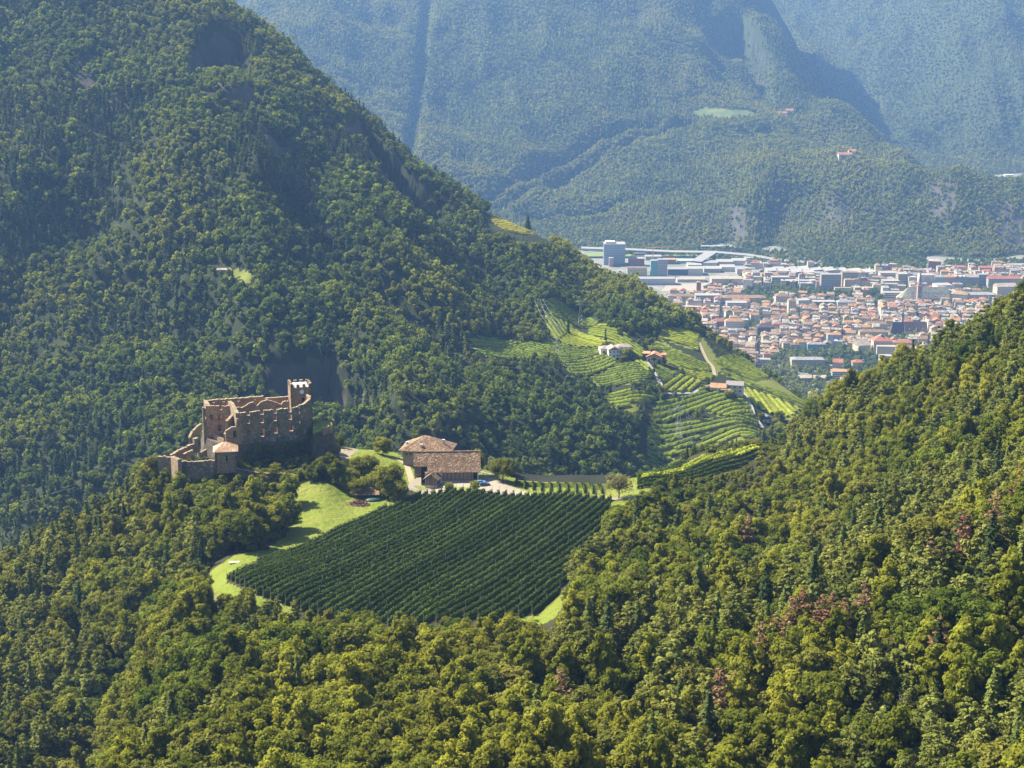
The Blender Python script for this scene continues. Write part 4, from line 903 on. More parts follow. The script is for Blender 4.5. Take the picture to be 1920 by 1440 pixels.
M_metal = simple('sheet_metal_roof', (.42, .43, .44), .6, .08, .5, .3)
M_white = simple('white_plaster', (.72, .70, .66), .9, .06, .6)
M_black = simple('shade_and_tyre_black', (.02, .02, .02), .9, .1, 1)  # near-black for tyres and for panels that paint the shade of openings
castle = thing('castle_ruin', 'roofless stone castle ruin with square tower on the rocky knoll', 'castle')
def wall(name, p0, p1, zb, top, th, parent, mats, openings=(), step=.9, jit=.18, seed=1, side=1):
    """standing ruined wall in plan from p0 to p1; top is a height or [(distance, height)..]; openings (d0, d1, z0, z1) are real holes;
       zb may be a function of (x, y)"""
    r = random.Random(seed); p0 = Vector(p0[:2]); p1 = Vector(p1[:2]); L_ = (p1 - p0).length; u = (p1 - p0) / L_; n = Vector((-u.y, u.x)) * th * side
    prof = top if isinstance(top, (list, tuple)) else [(0, top), (L_, top)]
    xs = set([0., L_]); k = step
    while k < L_ - step * .5: xs.add(round(k + r.uniform(-.2, .2) * step, 3)); k += step
    for o in openings: xs.add(max(0, o[0])); xs.add(min(L_, o[1]))
    for d, _ in prof: xs.add(min(max(0, d), L_))
    xs = sorted(xs); xs = [x for i, x in enumerate(xs) if i == 0 or x - xs[i - 1] > .04]; xs[-1] = L_
    T = [float(np.interp(x, [q[0] for q in prof], [q[1] for q in prof])) + r.uniform(-jit, jit) for x in xs]; m = MB()
    for i in range(len(xs) - 1):
        a, b = xs[i], xs[i + 1]; mid = (a + b) / 2; q0 = p0 + u * a; q1 = p0 + u * b
        base = [(q0.x, q0.y), (q1.x, q1.y), (q1.x + n.x, q1.y + n.y), (q0.x + n.x, q0.y + n.y)]
        if side < 0: base = base[::-1]
        zz = zb(mid) if callable(zb) else zb
        op = sorted([(o[2], o[3]) for o in openings if o[0] - .01 <= mid <= o[1] + .01])
        lo = zz; tt = [T[i], T[i + 1], T[i + 1], T[i]] if side > 0 else [T[i], T[i + 1], T[i + 1], T[i]][::-1]
        for o0, o1 in op:
            if o0 > lo and o0 < min(tt): m.prism(base, lo, o0)
            lo = o1
        if lo < min(tt): m.prism(base, lo, tt)
        elif not op: pass
    me = m.mesh(name, mats)
    # faces that look up get paler stone: sunlit wall tops put into colour
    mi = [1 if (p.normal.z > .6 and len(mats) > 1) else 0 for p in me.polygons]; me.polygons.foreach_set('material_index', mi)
    return link(name, me, parent)
A0 = P(450.2, 774.3, 632)                    # top left corner of the front wall
ZT = A0[2]; ROT = radians(17)
EX = Vector((cos(ROT), sin(ROT))); EY = Vector((-sin(ROT), cos(ROT))); O2 = Vector(A0[:2])
def cl(x, y): q = O2 + EX * x + EY * y; return (q.x, q.y)
def cloc(px, row, z):                        # castle-plan coordinates of the point at height z seen at (px, row)
    q = Vector(PZ(px, row, z)[:2]) - O2; return (q.dot(EX), q.dot(EY))
def loc_on(px, row, y=0.):                   # (x, z) of the pixel on the vertical plane y = const of the castle plan
    u_ = (px - 960) / F; v_ = (720 - row) / F; d = Vector((u_, CT + v_ * ST, -ST + v_ * CT)); d2 = Vector((d.x, d.y))
    t = (y + O2.dot(EY)) / d2.dot(EY); q = d2 * t - O2; return q.dot(EX), ZC + d.z * t
c5 = lambda x, y: (370 + x / 8.35, 700 + y / 8.35)
def openings(rects, y=0.):
    out_ = []
    for x0, x1, y0, y1 in rects:
        a, zt_ = loc_on(*c5(x0, y0), y); b, zb_ = loc_on(*c5(x1, y1), y); out_.append((min(a, b) - .14, max(a, b) + .14, zb_ - .12, zt_ + .1))
    return out_
xr, _ = loc_on(*c5(1540, 545)); TH_ = 1.15
ZB = ZT - 22
win = [(772,818,612,655),(768,818,712,782),(985,1035,700,772),(1192,1238,675,742),(1430,1478,655,722),(772,828,880,970),(988,1042,862,985),(1196,1250,842,935),(1436,1496,820,900),
       (985,1035,570,640),(1195,1238,550,625),(1428,1472,540,605),(830,850,1095,1140)]
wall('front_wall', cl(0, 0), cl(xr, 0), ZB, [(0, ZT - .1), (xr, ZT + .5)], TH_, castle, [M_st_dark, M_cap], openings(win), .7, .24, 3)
# stepped broken wall left of the front
st_ = []
for (a, b) in (((450, 1060), (450, 900)), ((520, 900), (520, 850)), ((610, 845), (610, 712)), ((668, 705), (668, 625))): pass
pr = [loc_on(*c5(440, 905)), loc_on(*c5(512, 860)), loc_on(*c5(520, 848)), loc_on(*c5(604, 838)), loc_on(*c5(608, 712)), loc_on(*c5(664, 708))]
x0 = pr[0][0]
prof = [(0, pr[0][1]), (pr[1][0] - x0, pr[1][1]), (pr[2][0] - x0 + .1, pr[2][1]), (pr[3][0] - x0, pr[3][1]), (pr[4][0] - x0 + .15, pr[4][1]), (0 - x0 - .05, pr[5][1])]
wall('broken_front_wall', cl(x0, 0), cl(0, 0), ZB, prof, TH_, castle, [M_st, M_cap], [(o[0] - x0, o[1] - x0, o[2], o[3]) for o in openings([(562,614,905,1000)])], .6, .1, 4)
# bend of the front towards the tower
c1 = cl(xr, 0); c2 = cl(xr + 4.4, 2.3); c3_ = cl(xr + 7.3, 6.0); c4_ = cl(xr + 8.2, 10.5); c5_ = cl(xr + 7.6, 15.5)
slit = lambda a, b, o: [(a, b, ZT + z0, ZT + z1) for z0, z1 in o]
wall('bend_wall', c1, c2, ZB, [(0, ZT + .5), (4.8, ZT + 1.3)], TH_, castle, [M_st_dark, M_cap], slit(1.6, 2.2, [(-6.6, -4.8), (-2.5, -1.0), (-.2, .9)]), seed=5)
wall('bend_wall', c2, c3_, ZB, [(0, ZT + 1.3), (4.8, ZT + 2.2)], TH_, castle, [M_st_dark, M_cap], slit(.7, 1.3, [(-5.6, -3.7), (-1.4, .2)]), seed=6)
wall('bend_wall', c3_, c4_, ZB, [(0, ZT + 2.2), (4.6, ZT + 2.6)], TH_, castle, [M_st, M_cap], slit(1.6, 2.2, [(-3, -1.4)]), seed=7)
wall('rear_bend_wall', c4_, c5_, ZB, ZT + 2., TH_, castle, [M_st, M_cap], seed=8)
# rear wall, its left half higher
RL = cloc(*c5(95, 415), ZT); RR = cloc(*c5(1045, 372), ZT)
yb = (RL[1] + RR[1]) / 2
zr = ZT
mk = lambda L_: [(a - RL[0], b - RL[0], z0, z1) for a, b, z0, z1 in L_]
wall('rear_wall', cl(RL[0], yb), cl(RR[0], yb), ZB, zr, 1.3, castle, [M_st_red, M_cap], mk(openings([(235,272,446,462),(392,430,430,450),(628,660,415,440),(888,912,400,420)], yb)), jit=.18, seed=9)
xt = cloc(*c5(1400, 408), ZT - .9)[0]
wall('rear_wall', cl(RR[0], yb), cl(xt + 3, yb), ZB, zr - 1.0, 1.3, castle, [M_st_red, M_cap], jit=.12, seed=10)
# ragged spine wall between the courts
def onp(px, row, y): return loc_on(px, row, y)
ys_ = yb * .52
pts5 = [(600,540),(660,530),(700,545),(760,510),(800,470),(880,452),(930,510),(985,460),(1060,425),(1120,418),(1180,440),(1250,455),(1310,490),(1350,440),(1420,435),(1440,440)]
pf = [loc_on(*c5(*q), ys_ + 2) for q in pts5]; s0 = pf[0][0]; ZR = [q[1] for q in pf]
wall('spine_wall', cl(s0, ys_ + 2), cl(pf[-1][0], ys_ + 2), ZB + 4, [(q[0] - s0, q[1]) for q in pf], 1.1, castle, [M_st_red, M_cap], (), .7, .18, 11)
# left residence: inner wall with warm-lit windows, cross wall, left end
I0 = loc_on(*c5(130, 515), yb * .60); I1 = loc_on(*c5(535, 515), yb * .60)
iw = openings([(198,245,650,722),(320,372,650,738),(320,372,808,900),(350,384,522,572)], yb * .60)
wall('inner_wall', cl(I0[0], yb * .60), cl(I1[0], yb * .60), ZB, [(0, I0[1] + .2), (I1[0] - I0[0], I1[1])], 1.1, castle, [M_st_red, M_cap], [(a - I0[0], b - I0[0], c, d) for a, b, c, d in iw], jit=.2, seed=12)
xc = I1[0] + .2
wall('cross_wall', cl(xc + 1.3, 1.2), cl(xc + .3, yb * .78), ZB, [(0, ZT - .4), (5, ZT + .1), (9, ZT + .9), (yb * .78, ZT + .6)], 1.5, castle, [M_st, M_cap], (), .8, .22, 13)
wall('stepped_wall', cl(x0 + .3, 1.4), cl(xc + .4, yb * .34), ZB, [(0, ZT - 9), (1.6, ZT - 8.0), (2.0, ZT - 3.8), (yb * .3, ZT - 2.4), (yb * .34, ZT - 2.0)], 1.2, castle, [M_st, M_cap], (), .7, .2, 14)
LE = cloc(*c5(85, 500), ZT)
wall('left_end_wall', cl(RL[0] + .2, LE[1] - 1.5), cl(RL[0], yb), ZB - 2, [(0, ZT - .6), (2, ZT + .3), (yb - LE[1], ZT)], 1.5, castle, [M_st, M_cap], (), .8, .15, 15, -1)
lx0, lx1 = loc_on(*c5(82, 600), LE[1] - 1.5)[0], loc_on(*c5(150, 600), LE[1] - 1.5)[0]
zlow = loc_on(*c5(180, 920), LE[1] - 1.5)[1]
wall('left_front_pier', cl(lx0, LE[1] - 1.5), cl(lx1 + 1.5, LE[1] - 1.5), ZB - 2, [(0, ZT - .5), (lx1 - lx0, ZT - 1.0), (lx1 - lx0 + .2, ZT - 4), (lx1 - lx0 + 1, zlow + 3), (lx1 - lx0 + 1.5, zlow)], 1.4, castle, [M_st, M_cap], [(1.0, 1.7, ZT - 6, ZT - 4.6)], .5, .15, 16)
wall('low_front_wall', cl(lx1 + 1.5, LE[1] - 1.5), cl(x0 + .2, 1.5), ZB - 2, [(0, zlow + .3), (2, zlow - .8), (6, zlow - .9), (9, zlow - .6)], 1.4, castle, [M_st, M_cap], (), .6, .2, 17)
# tower
tw = 8.8; tzt = loc_on(*c5(1455, 235), ys_)[1]; tx, tyy = cloc(*c5(1455, 235), tzt)
T0 = loc_on(*c5(1460, 235), yb - 7.5); ty = yb - 7.5; tx = T0[0]; tzt = T0[1]
tow = link('tower', None, castle); tow.empty_display_size = .5
t1 = loc_on(*c5(1790, 215), ty)[0]; tw = min(10.5, t1 - tx); tD = 7.6
tb = [cl(tx, ty), cl(tx + tw, ty), cl(tx + tw, ty + tD), cl(tx, ty + tD)]
wz = loc_on(*c5(1650, 440), ty)[1]
wx0, wx1 = loc_on(*c5(1632, 400), ty)[0] - tx, loc_on(*c5(1680, 400), ty)[0] - tx
dz = 5.0
wall('tower_wall', tb[0], tb[1], ZB, tzt, 1.2, tow, [M_st, M_cap], [(wx0, wx1, wz, wz + 1.5)], jit=0.03, seed=20)
wall('tower_wall', tb[1], tb[2], ZB, tzt, 1.2, tow, [M_st, M_cap], (), jit=.03, seed=21)
wall('tower_wall', tb[2], tb[3], ZB, tzt, 1.2, tow, [M_st, M_cap], (), jit=.03, seed=22)
wall('tower_wall', tb[3], tb[0], ZB, tzt, 1.2, tow, [M_st, M_cap], [(tD - 2.4, tD - 1.6, tzt - 5.5, tzt - 4)], jit=.03, seed=23)
def merlons(a, b, n, h=1.35):
    a = Vector(a); b = Vector(b); u_ = (b - a) / (2 * n - 1); nn = Vector((-u_.y, u_.x)).normalized() * .9
    for k in range(n):
        q0 = a + u_ * (2 * k); q1 = q0 + u_; m = MB().prism([(q0.x, q0.y), (q1.x, q1.y), (q1.x + nn.x, q1.y + nn.y), (q0.x + nn.x, q0.y + nn.y)], tzt - .05, tzt + h)
        me = m.mesh('merlon', [M_st, M_cap]); me.polygons.foreach_set('material_index', [1 if p.normal.z > .6 else 0 for p in me.polygons]); link('merlon', me, tow)
merlons(tb[0], tb[1], 4); merlons(tb[1], tb[2], 3, 1.7); merlons(tb[2], tb[3], 4, 1.7); merlons(tb[3], tb[0], 3, 1.9)
MB().prism([cl(tx + 1.25, ty + 1.25), cl(tx + tw - 1.25, ty + 1.25), cl(tx + tw - 1.25, ty + tD - 1.25), cl(tx + 1.25, ty + tD - 1.25)], tzt - 1.0, [tzt - .25, tzt - .25, tzt + .9, tzt + .9]).build('tower_roof', M_metal, tow)
q = loc_on(*c5(1637, 290), ty); cc = cl(q[0], ty - .06); m = MB(); m.bar((cc[0] + EY.x * .1, cc[1] + EY.y * .1, q[1]), (cc[0] - EY.x * .08, cc[1] - EY.y * .08, q[1]), .95, .95, 16); m.build('round_plaque', M_white, tow)
link('interior_shade_panel', MB().prism([cl(tx + wx0 - .5, ty + 1.3), cl(tx + wx1 + .5, ty + 1.3), cl(tx + wx1 + .5, ty + 1.6), cl(tx + wx0 - .5, ty + 1.6)], wz - 1, wz + 2.5).mesh('interior_shade_panel', M_black), tow)  # shade inside the tower put into a near-black panel behind its window
# patch the joints of floor inside the ruin
# ---- rock under the castle
def crag(name, ring, zt, zb, out_, seed, mat, sub=10):
    """rock body: rings from the foot of the walls outwards and down, broken up by noise"""
    n = len(ring); R = []; cx = sum(q[0] for q in ring) / n; cyy = sum(q[1] for q in ring) / n
    dens = []
    for i in range(n):
        a = Vector(ring[i]); b = Vector(ring[(i + 1) % n]); k = max(1, int((b - a).length / .9)); dens += [a.lerp(b, j / k) for j in range(k)]
    m = len(dens); V = []; lv = sub
    for l in range(lv + 1):
        t = l / lv
        for i, q in enumerate(dens):
            d = Vector((q.x - cx, q.y - cyy)).normalized(); o_ = out_ * (t ** 1.3) * (1 + .5 * float(vn(i * .11, l * .1, seed)))
            nn = 1.5 * float(fbm(i * .16, l * .45, seed, 3)); V.append((q.x + d.x * (o_ + nn * (.3 + t)), q.y + d.y * (o_ + nn * (.3 + t)), zt + (zb - zt) * t + .8 * float(vn(i * .3, l * .6, seed + 5))))
    f = [(l * m + i, (l + 1) * m + i, (l + 1) * m + (i + 1) % m, l * m + (i + 1) % m) for l in range(lv) for i in range(m)]
    V.append((cx, cyy, zt)); f2 = [(i, (i + 1) % m, len(V) - 1) for i in range(m)]
    return tag(link(name, mesh_np(name, V, f + f2, [mat])), kind='structure')
ring = [cl(RL[0] - 1, LE[1] - 2), cl(x0 - 1, -.6), cl(4, -.8), cl(xr, -.8), cl(xr + 5.2, 1.8), cl(xr + 8.4, 5.6), cl(xr + 9.4, 10.5), cl(xr + 8.4, yb + 1), cl(tx, yb + 2.5), cl(RL[0] - 1, yb + 2.5)]
crag('castle_rock', ring, ZT - 13.5, ZT - 30, 5.5, 3, M_rock, 12)
# bastion terrace right of the tower
gx = PZ(600, 806, ZT - 9)
ring2 = [PZ(p, q, ZT - 9)[:2] for p, q in ((588,812),(606,806),(624,800),(622,790),(600,788),(586,792))]
crag('terrace_rock', ring2, ZT - 9.2, ZT - 28, 4, 5, M_rock, 10)
M_turf = simple('terrace_turf', (.13, .17, .02), .95, .25, .8)
sheetp = MB().prism([tuple(q) for q in ring2], ZT - 9.6, ZT - 8.9).build('terrace_turf', M_turf); tag(sheetp, kind='structure')
for k, ((a, b), (c, d)) in enumerate((((588,790),(604,786)), ((606,803),(626,797)), ((612,787),(627,789)))):
    p_, q_ = PZ(a, b, ZT - 8)[:2], PZ(c, d, ZT - 8)[:2]
    t = thing('parapet_wall', ['short ruined parapet at the back of the green terrace beside the tower', 'rubble parapet along the front of the green terrace beside the tower', 'crumbled corner parapet at the outer end of the castle terrace'][k], 'wall')
    wall('masonry', p_, q_, ZT - 11, ZT - 8., .8, t, [M_st, M_cap], (), .6, .5, 30 + k)
# ---- gatehouse with the pyramid roof
M_tile_o = None
def tiles(name, c1, c2, c3, sc=3.2, bmp=.08):
    m, nt, out = newmat(name); g = N(nt); go = g.geo(); pos = go['Position']
    vo = g.n('ShaderNodeTexVoronoi'); vo.inputs['Scale'].default_value = sc; g.l(pos, vo.inputs['Vector'])
    sp = g.n('ShaderNodeSeparateColor'); g.l(vo.outputs['Color'], sp.inputs[0])
    c = g.mix(g.maprange(sp.outputs[0], .2, .8), c1, c2); c = g.mix(g.maprange(sp.outputs[1], .68, .76), c, c3)
    c = g.mix(g.maprange(g.noise(pos, .35, 4), .35, .65), c, g.mix(1., c, (.72, .70, .68), 'MULTIPLY'))
    g.pbr(out, c, .9, g.bump(vo.outputs['Distance'], bmp, .8), .15); return m
M_tile_o = tiles('orange_roof_tiles', (.42, .25, .14), (.50, .31, .18), (.60, .46, .32), 2.6)
M_tile_b = tiles('old_brown_roof_tiles', (.16, .10, .06), (.22, .14, .085), (.33, .235, .15), 1.75, .25)
M_tile_r = tiles('red_roof_tiles', (.40, .17, .09), (.48, .23, .12), (.3, .14, .09), 2.2)
gate = thing('gate_tower', 'square gate tower with orange pyramid roof before the castle', 'tower')
gz = P(440, 845, 616)[2]
g0, g1 = Vector(PZ(402.5, 848, gz)[:2]), Vector(PZ(443.5, 846, gz)[:2]); gu = (g1 - g0).normalized(); gr_ = radians(12); gv = Vector((-gu.y, gu.x)); gL = (g1 - g0).length; gD = 7.5
gp = [g0, g1, g1 + gv * gD, g0 + gv * gD]
b_ = loc_on(*c5(470, 1270))
wall('tower_wall', gp[0], gp[1], gz - 9, gz, .8, gate, [M_st], [(gL * .5, gL * .5 + .7, gz - 4, gz - 1.6)], jit=.01, seed=40)
for k in (1, 2, 3): wall('tower_wall', gp[k], gp[(k + 1) % 4], gz - 9, gz, .8, gate, [M_st], (), jit=.01, seed=40 + k)
cen = (gp[0] + gp[2]) / 2; ov = [cen + (q - cen) * 1.16 for q in gp]; apx = cen - gu * gL * .0
rt = [(q.x, q.y, gz - .15) for q in ov]; rtt = [(q.x, q.y, gz + .1) for q in ov]
MB().add(rt + rtt + [(cen.x - gu.x * .6, cen.y - gu.y * .6, gz + 3.1), (cen.x + gu.x * .6, cen.y + gu.y * .6, gz + 3.1)], [(3, 2, 1, 0), (0, 1, 5, 4), (1, 2, 6, 5), (2, 3, 7, 6), (3, 0, 4, 7), (4, 5, 9, 8), (5, 6, 9), (6, 7, 8, 9), (7, 4, 8)]).build('roof', M_tile_o, gate)
link('interior_shade_panel', MB().prism([tuple(g0 + gu * (gL * .5 - .4) + gv * .9), tuple(g0 + gu * (gL * .5 + 1.1) + gv * .9), tuple(g0 + gu * (gL * .5 + 1.1) + gv * 1.1), tuple(g0 + gu * (gL * .5 - .4) + gv * 1.1)], gz - 4.5, gz - 1).mesh('interior_shade_panel', M_black), gate)  # near-black panel paints the shade behind the gate tower window
# ---- outer ward walls on the left
def hillwall(label, pxs, tops, th=1.1, depth=7, seed=1, Ys=None, cat='wall', name='ruined_wall', mats=None):
    t = thing(name, label, cat)
    for k in range(len(pxs) - 1):
        a = P(pxs[k], tops[k], Ys[k]); b = P(pxs[k + 1], tops[k + 1], Ys[k + 1]); L_ = math.dist(a[:2], b[:2])
        wall('masonry', a, b, min(a[2], b[2]) - depth, [(0, a[2]), (L_, b[2])], th, t, mats or [M_st, M_cap], (), .8, .25, seed + k)
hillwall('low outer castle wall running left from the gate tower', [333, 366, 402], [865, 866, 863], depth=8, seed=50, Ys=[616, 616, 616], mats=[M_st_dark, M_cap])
hillwall('tall broken wall end at the left tip of the outer ward', [320, 333], [856, 862], 1.6, 9, 60, [620, 613])
hillwall('outermost low wall stub at the left end of the castle', [295, 320], [856, 857], 1.2, 7, 62, [624, 623], mats=[M_st_dark, M_cap])
hillwall('ruined ward wall climbing from the left tip towards the castle', [322, 335, 352, 365], [854, 845, 837, 832], 1.2, 4, 64, [625, 630, 636, 640])
hillwall('broken pillar wall between the ward and the castle', [364, 371], [824, 822], 1.6, 6, 68, [642, 643])
hillwall('jagged wall climbing the slope behind the left castle corner', [357, 362, 370, 378], [820, 808, 800, 795], 1.0, 3.5, 70, [650, 655, 660, 664])
hillwall('rubble wall remnant inside the outer ward', [346, 362], [851, 843], .9, 2.5, 74, [624, 630])
hillwall('short wall remnant on the grass beside the gate tower', [376, 388], [849, 842], .8, 1.6, 76, [626, 632])
hillwall('low wall along the foot of the castle rock', [440, 470, 500, 530, 560], [878, 884, 888, 888, 890], 1.0, 3, 78, [614, 613, 612, 612, 612], mats=[M_rock, M_st])
# ================================================================ FARM
M_wood = simple('weathered_boards', (.17, .125, .095), .9, .35, 5)
M_wood2 = simple('grey_boards', (.24, .20, .165), .9, .3, 5)
M_cream = simple('cream_plaster', (.58, .53, .44), .9, .1, .8)
M_glass = simple('dark_window', (.03, .035, .04), .3, .1, 1, .5)
def gz_at(px, row): q = LA.hit(px, row, 560, 720); return q
def roof_slab(m, e0, e1, r1, r0, th=.25):
    """a slab from the eave edge e0-e1 up to the ridge r0-r1"""
    a = [Vector(q) for q in (e0, e1, r1, r0)]; nn = (a[1] - a[0]).cross(a[3] - a[0]).normalized()
    if nn.z < 0: nn = -nn
    lo = [q - nn * th for q in a]; m.add([tuple(q) for q in lo + a], [(3, 2, 1, 0), (4, 5, 6, 7), (0, 1, 5, 4), (1, 2, 6, 5), (2, 3, 7, 6), (3, 0, 4, 7)])
barn = thing('barn', 'long stone and timber barn with big brown tiled roof at the farm', 'barn')
bf0, bf1 = gz_at(797, 911), gz_at(897, 908); zg = min(bf0[2], bf1[2]) - .1; B0 = Vector(bf0[:2]); B1 = Vector((bf1[0], bf0[1] + .8))
bu = (B1 - B0).normalized(); bv = Vector((-bu.y, bu.x)); BL = (B1 - B0).length
def bl(x, y): q = B0 + bu * x + bv * y; return (q.x, q.y)
xl = -((797 - 775) / 4.75)                       # the roof runs further left than the front wall
ez = P(850, 886, bf0[1] - .6)[2]; BW = 13.2; rz_ = P(840, 847, bf0[1] + BW / 2)[2]
e_ = .9
m = MB(); 
def v3(x, y, z): q = bl(x, y); return (q[0], q[1], z)
slope_ = (rz_ - ez) / (BW / 2 + e_)
roof = link('roof', None, barn)
m = MB(); roof_slab(m, v3(xl + 5.6, -e_, ez), v3(BL + .9, -e_, ez), v3(BL + .9, BW / 2, rz_), v3(xl + 5.6, BW / 2, rz_)); m.build('front_slope', M_tile_b, roof)
m = MB(); roof_slab(m, v3(xl, 1.3, ez + slope_ * 2.2), v3(xl + 5.59, 1.3, ez + slope_ * 2.2), v3(xl + 5.59, BW / 2, rz_), v3(xl, BW / 2, rz_)); m.build('front_slope', M_tile_b, roof)
m = MB(); roof_slab(m, v3(xl, BW + e_, ez), v3(BL + .9, BW + e_, ez), v3(BL + .9, BW / 2, rz_), v3(xl, BW / 2, rz_)); m.build('rear_slope', M_tile_b, roof)
m = MB(); a_, b_ = v3(xl, BW / 2, rz_ + .12), v3(BL + .9, BW / 2, rz_ + .12); m.bar(a_, b_, .2, .2, 6); m.build('ridge', M_tile_o, roof)
# walls
zs = ez - .1; x_b = (838 - 797) / 4.75
def pw(name, pts_, z0, z1, mt): return MB().prism(pts_, z0, z1).build(name, mt, barn)
m = MB(); hb = (zs - zg)
wb = zg + hb * .42
pw('stone_wall', [bl(0, 0), bl(BL, 0), bl(BL, .6), bl(0, .6)], zg - 2, wb, M_cream)
pw('stone_wall', [bl(0, 0), bl(x_b - 1.5, 0), bl(x_b - 1.5, .6), bl(0, .6)], wb, zs, M_cream)
for k in range(int((BL - x_b - .6) / .55)):
    xa = x_b - 1.45 + k * .55 + .02
    pw('board', [bl(xa, -.04 - .03 * (k % 2)), bl(xa + .5, -.04 - .03 * (k % 2)), bl(xa + .5, .3), bl(xa, .3)], wb + .02, zs + .1, M_wood2 if k % 3 else M_wood)
pw('beam', [bl(x_b - 1.5, -.12), bl(BL, -.12), bl(BL, .1), bl(x_b - 1.5, .1)], wb - .25, wb, M_wood)
mg = MB()
for s_, xx in ((0, BL), (1, xl + .4)):
    q = [v3(xx - .5, .1, zg - 2), v3(xx, .1, zg - 2), v3(xx, BW, zg - 2), v3(xx - .5, BW, zg - 2)]
    a = [v3(xx - .5, 0, zs), v3(xx, 0, zs), v3(xx, BW, zs), v3(xx - .5, BW, zs)]; t0, t1_ = v3(xx - .5, BW / 2, rz_ - .35), v3(xx, BW / 2, rz_ - .35)
    if s_ == 0: MB().add(q + a + [t0, t1_], [(0, 1, 5, 4), (1, 2, 6, 9, 5), (2, 3, 7, 6), (3, 0, 4, 8, 7), (5, 9, 8, 4), (6, 7, 8, 9), (3, 2, 1, 0)]).build('gable_wall', M_cream, barn)
pw('rear_wall', [bl(xl + .4, BW - .5), bl(BL - .51, BW - .5), bl(BL - .51, BW), bl(xl + .4, BW)], zg - 2, zs, M_cream)
zl_ = ez + slope_ * 2.2
pw('hayloft_front', [bl(xl + .3, 1.9), bl(xl + 3.0, 1.9), bl(xl + 3.0, 2.2), bl(xl + .3, 2.2)], zl_ - 3.4, zl_ + .1, M_wood)
pw('hayloft_front', [bl(xl + 3.01, 3.4), bl(xl + 5.6, 3.4), bl(xl + 5.6, 3.7), bl(xl + 3.01, 3.7)], zg - 1, zl_ + .9, M_black)  # near-black panel: shade of the open hayloft bay put into colour
pw('side_wall', [bl(xl + .3, 2.21), bl(xl + .6, 2.21), bl(xl + .6, BW - .51), bl(xl + .3, BW - .51)], zl_ - 4.5, zl_ + .6, M_wood)
pw('side_wall', [bl(xl + 5.3, .61), bl(xl + 5.6, .61), bl(xl + 5.6, 3.3), bl(xl + 5.3, 3.3)], zg - 1, zs + .3, M_cream)
pw('plinth', [bl(x_b - 1.5, -.75), bl(BL - 1, -.75), bl(BL - 1, -.02), bl(x_b - 1.5, -.02)], zg - 2, zg + .35, M_st)
def window(parent, x, z, w_=.95, h_=.85, dy=-.03, bl_=bl, fm=None):
    f = MB()
    for dx_, dz_, ww, hh in ((-w_ / 2, 0, .1, h_), (w_ / 2, 0, .1, h_), (0, -h_ / 2, w_, .1), (0, h_ / 2, w_, .1)):
        a = bl_(x + dx_ - ww / 2, dy - .03); b = bl_(x + dx_ + ww / 2, dy - .03); c = bl_(x + dx_ + ww / 2, dy + .02); d = bl_(x + dx_ - ww / 2, dy + .02)
        f.prism([a, b, c, d], z + dz_ - hh / 2, z + dz_ + hh / 2)
    fo = f.build('window', fm or M_wood, parent)
    a, b, c, d = bl_(x - w_ / 2, dy - .01), bl_(x + w_ / 2, dy - .01), bl_(x + w_ / 2, dy + .01), bl_(x - w_ / 2, dy + .01)
    MB().prism([a, b, c, d], z - h_ / 2, z + h_ / 2).build('pane', M_glass, fo)
for xx, zz in ((2.2, zg + .9), (9.8, zg + .95), (14, zg + .95), (2.4, zg + 3.6)): window(barn, xx, zz, 1.15, .95)
# small wing with the crossing gable in front of the barn
shed = thing('gabled_shed', 'small timber shed with gabled brown roof in front of the barn', 'shed')
s0_, s1_ = gz_at(797.5, 914), gz_at(820, 917); S0 = Vector((s0_[0], s0_[1] - 1.2)); sa = radians(-14); su = Vector((cos(sa), sin(sa))); sv_ = Vector((-su.y, su.x)); SW = 5.0; SD = 6.5; szg = min(s0_[2], s1_[2]) - .1
def sl_(x, y): q = S0 + su * x + sv_ * y; return (q.x, q.y)
se = szg + 4.6; sr = szg + 6.6
MB().prism([sl_(0, 0), sl_(SW, 0), sl_(SW, SD), sl_(0, SD)], szg - 1.5, szg + 1.5).build('plinth_wall', M_cream, shed)
for k in range(9):
    a = k * SW / 9 + .02; b = (k + 1) * SW / 9 - .02; hk = lambda x: se + (sr - se) * (1 - abs(x - SW / 2) / (SW / 2)) - .25
    if a < SW / 2 < b: continue
    MB().prism([sl_(a, -.05 - .03 * (k % 2)), sl_(b, -.05 - .03 * (k % 2)), sl_(b, .2), sl_(a, .2)], szg + 1.51, [hk(a), hk(b), hk(b), hk(a)]).build('board', M_wood if k % 2 else M_wood2, shed)
MB().prism([sl_(SW / 2 - .26, -.06), sl_(SW / 2 + .26, -.06), sl_(SW / 2 + .26, .2), sl_(SW / 2 - .26, .2)], szg + 1.51, sr - .3).build('board', M_wood, shed)
MB().prism([sl_(.05, .21), sl_(SW - .05, .21), sl_(SW - .05, SD), sl_(.05, SD)], szg + 1.51, se - .2).build('timber_wall', M_wood, shed)
for sd in (0, 1):
    m = MB(); xo = -.8 if sd == 0 else SW + .8; zo = se - .55
    def sv3(x, y, z): q = sl_(x, y); return (q[0], q[1], z)
    roof_slab(m, sv3(xo, -.9, zo), sv3(xo, SD, zo), sv3(SW / 2, SD, sr), sv3(SW / 2, -.9, sr), .18); m.build('roof_slope', M_tile_b, shed)
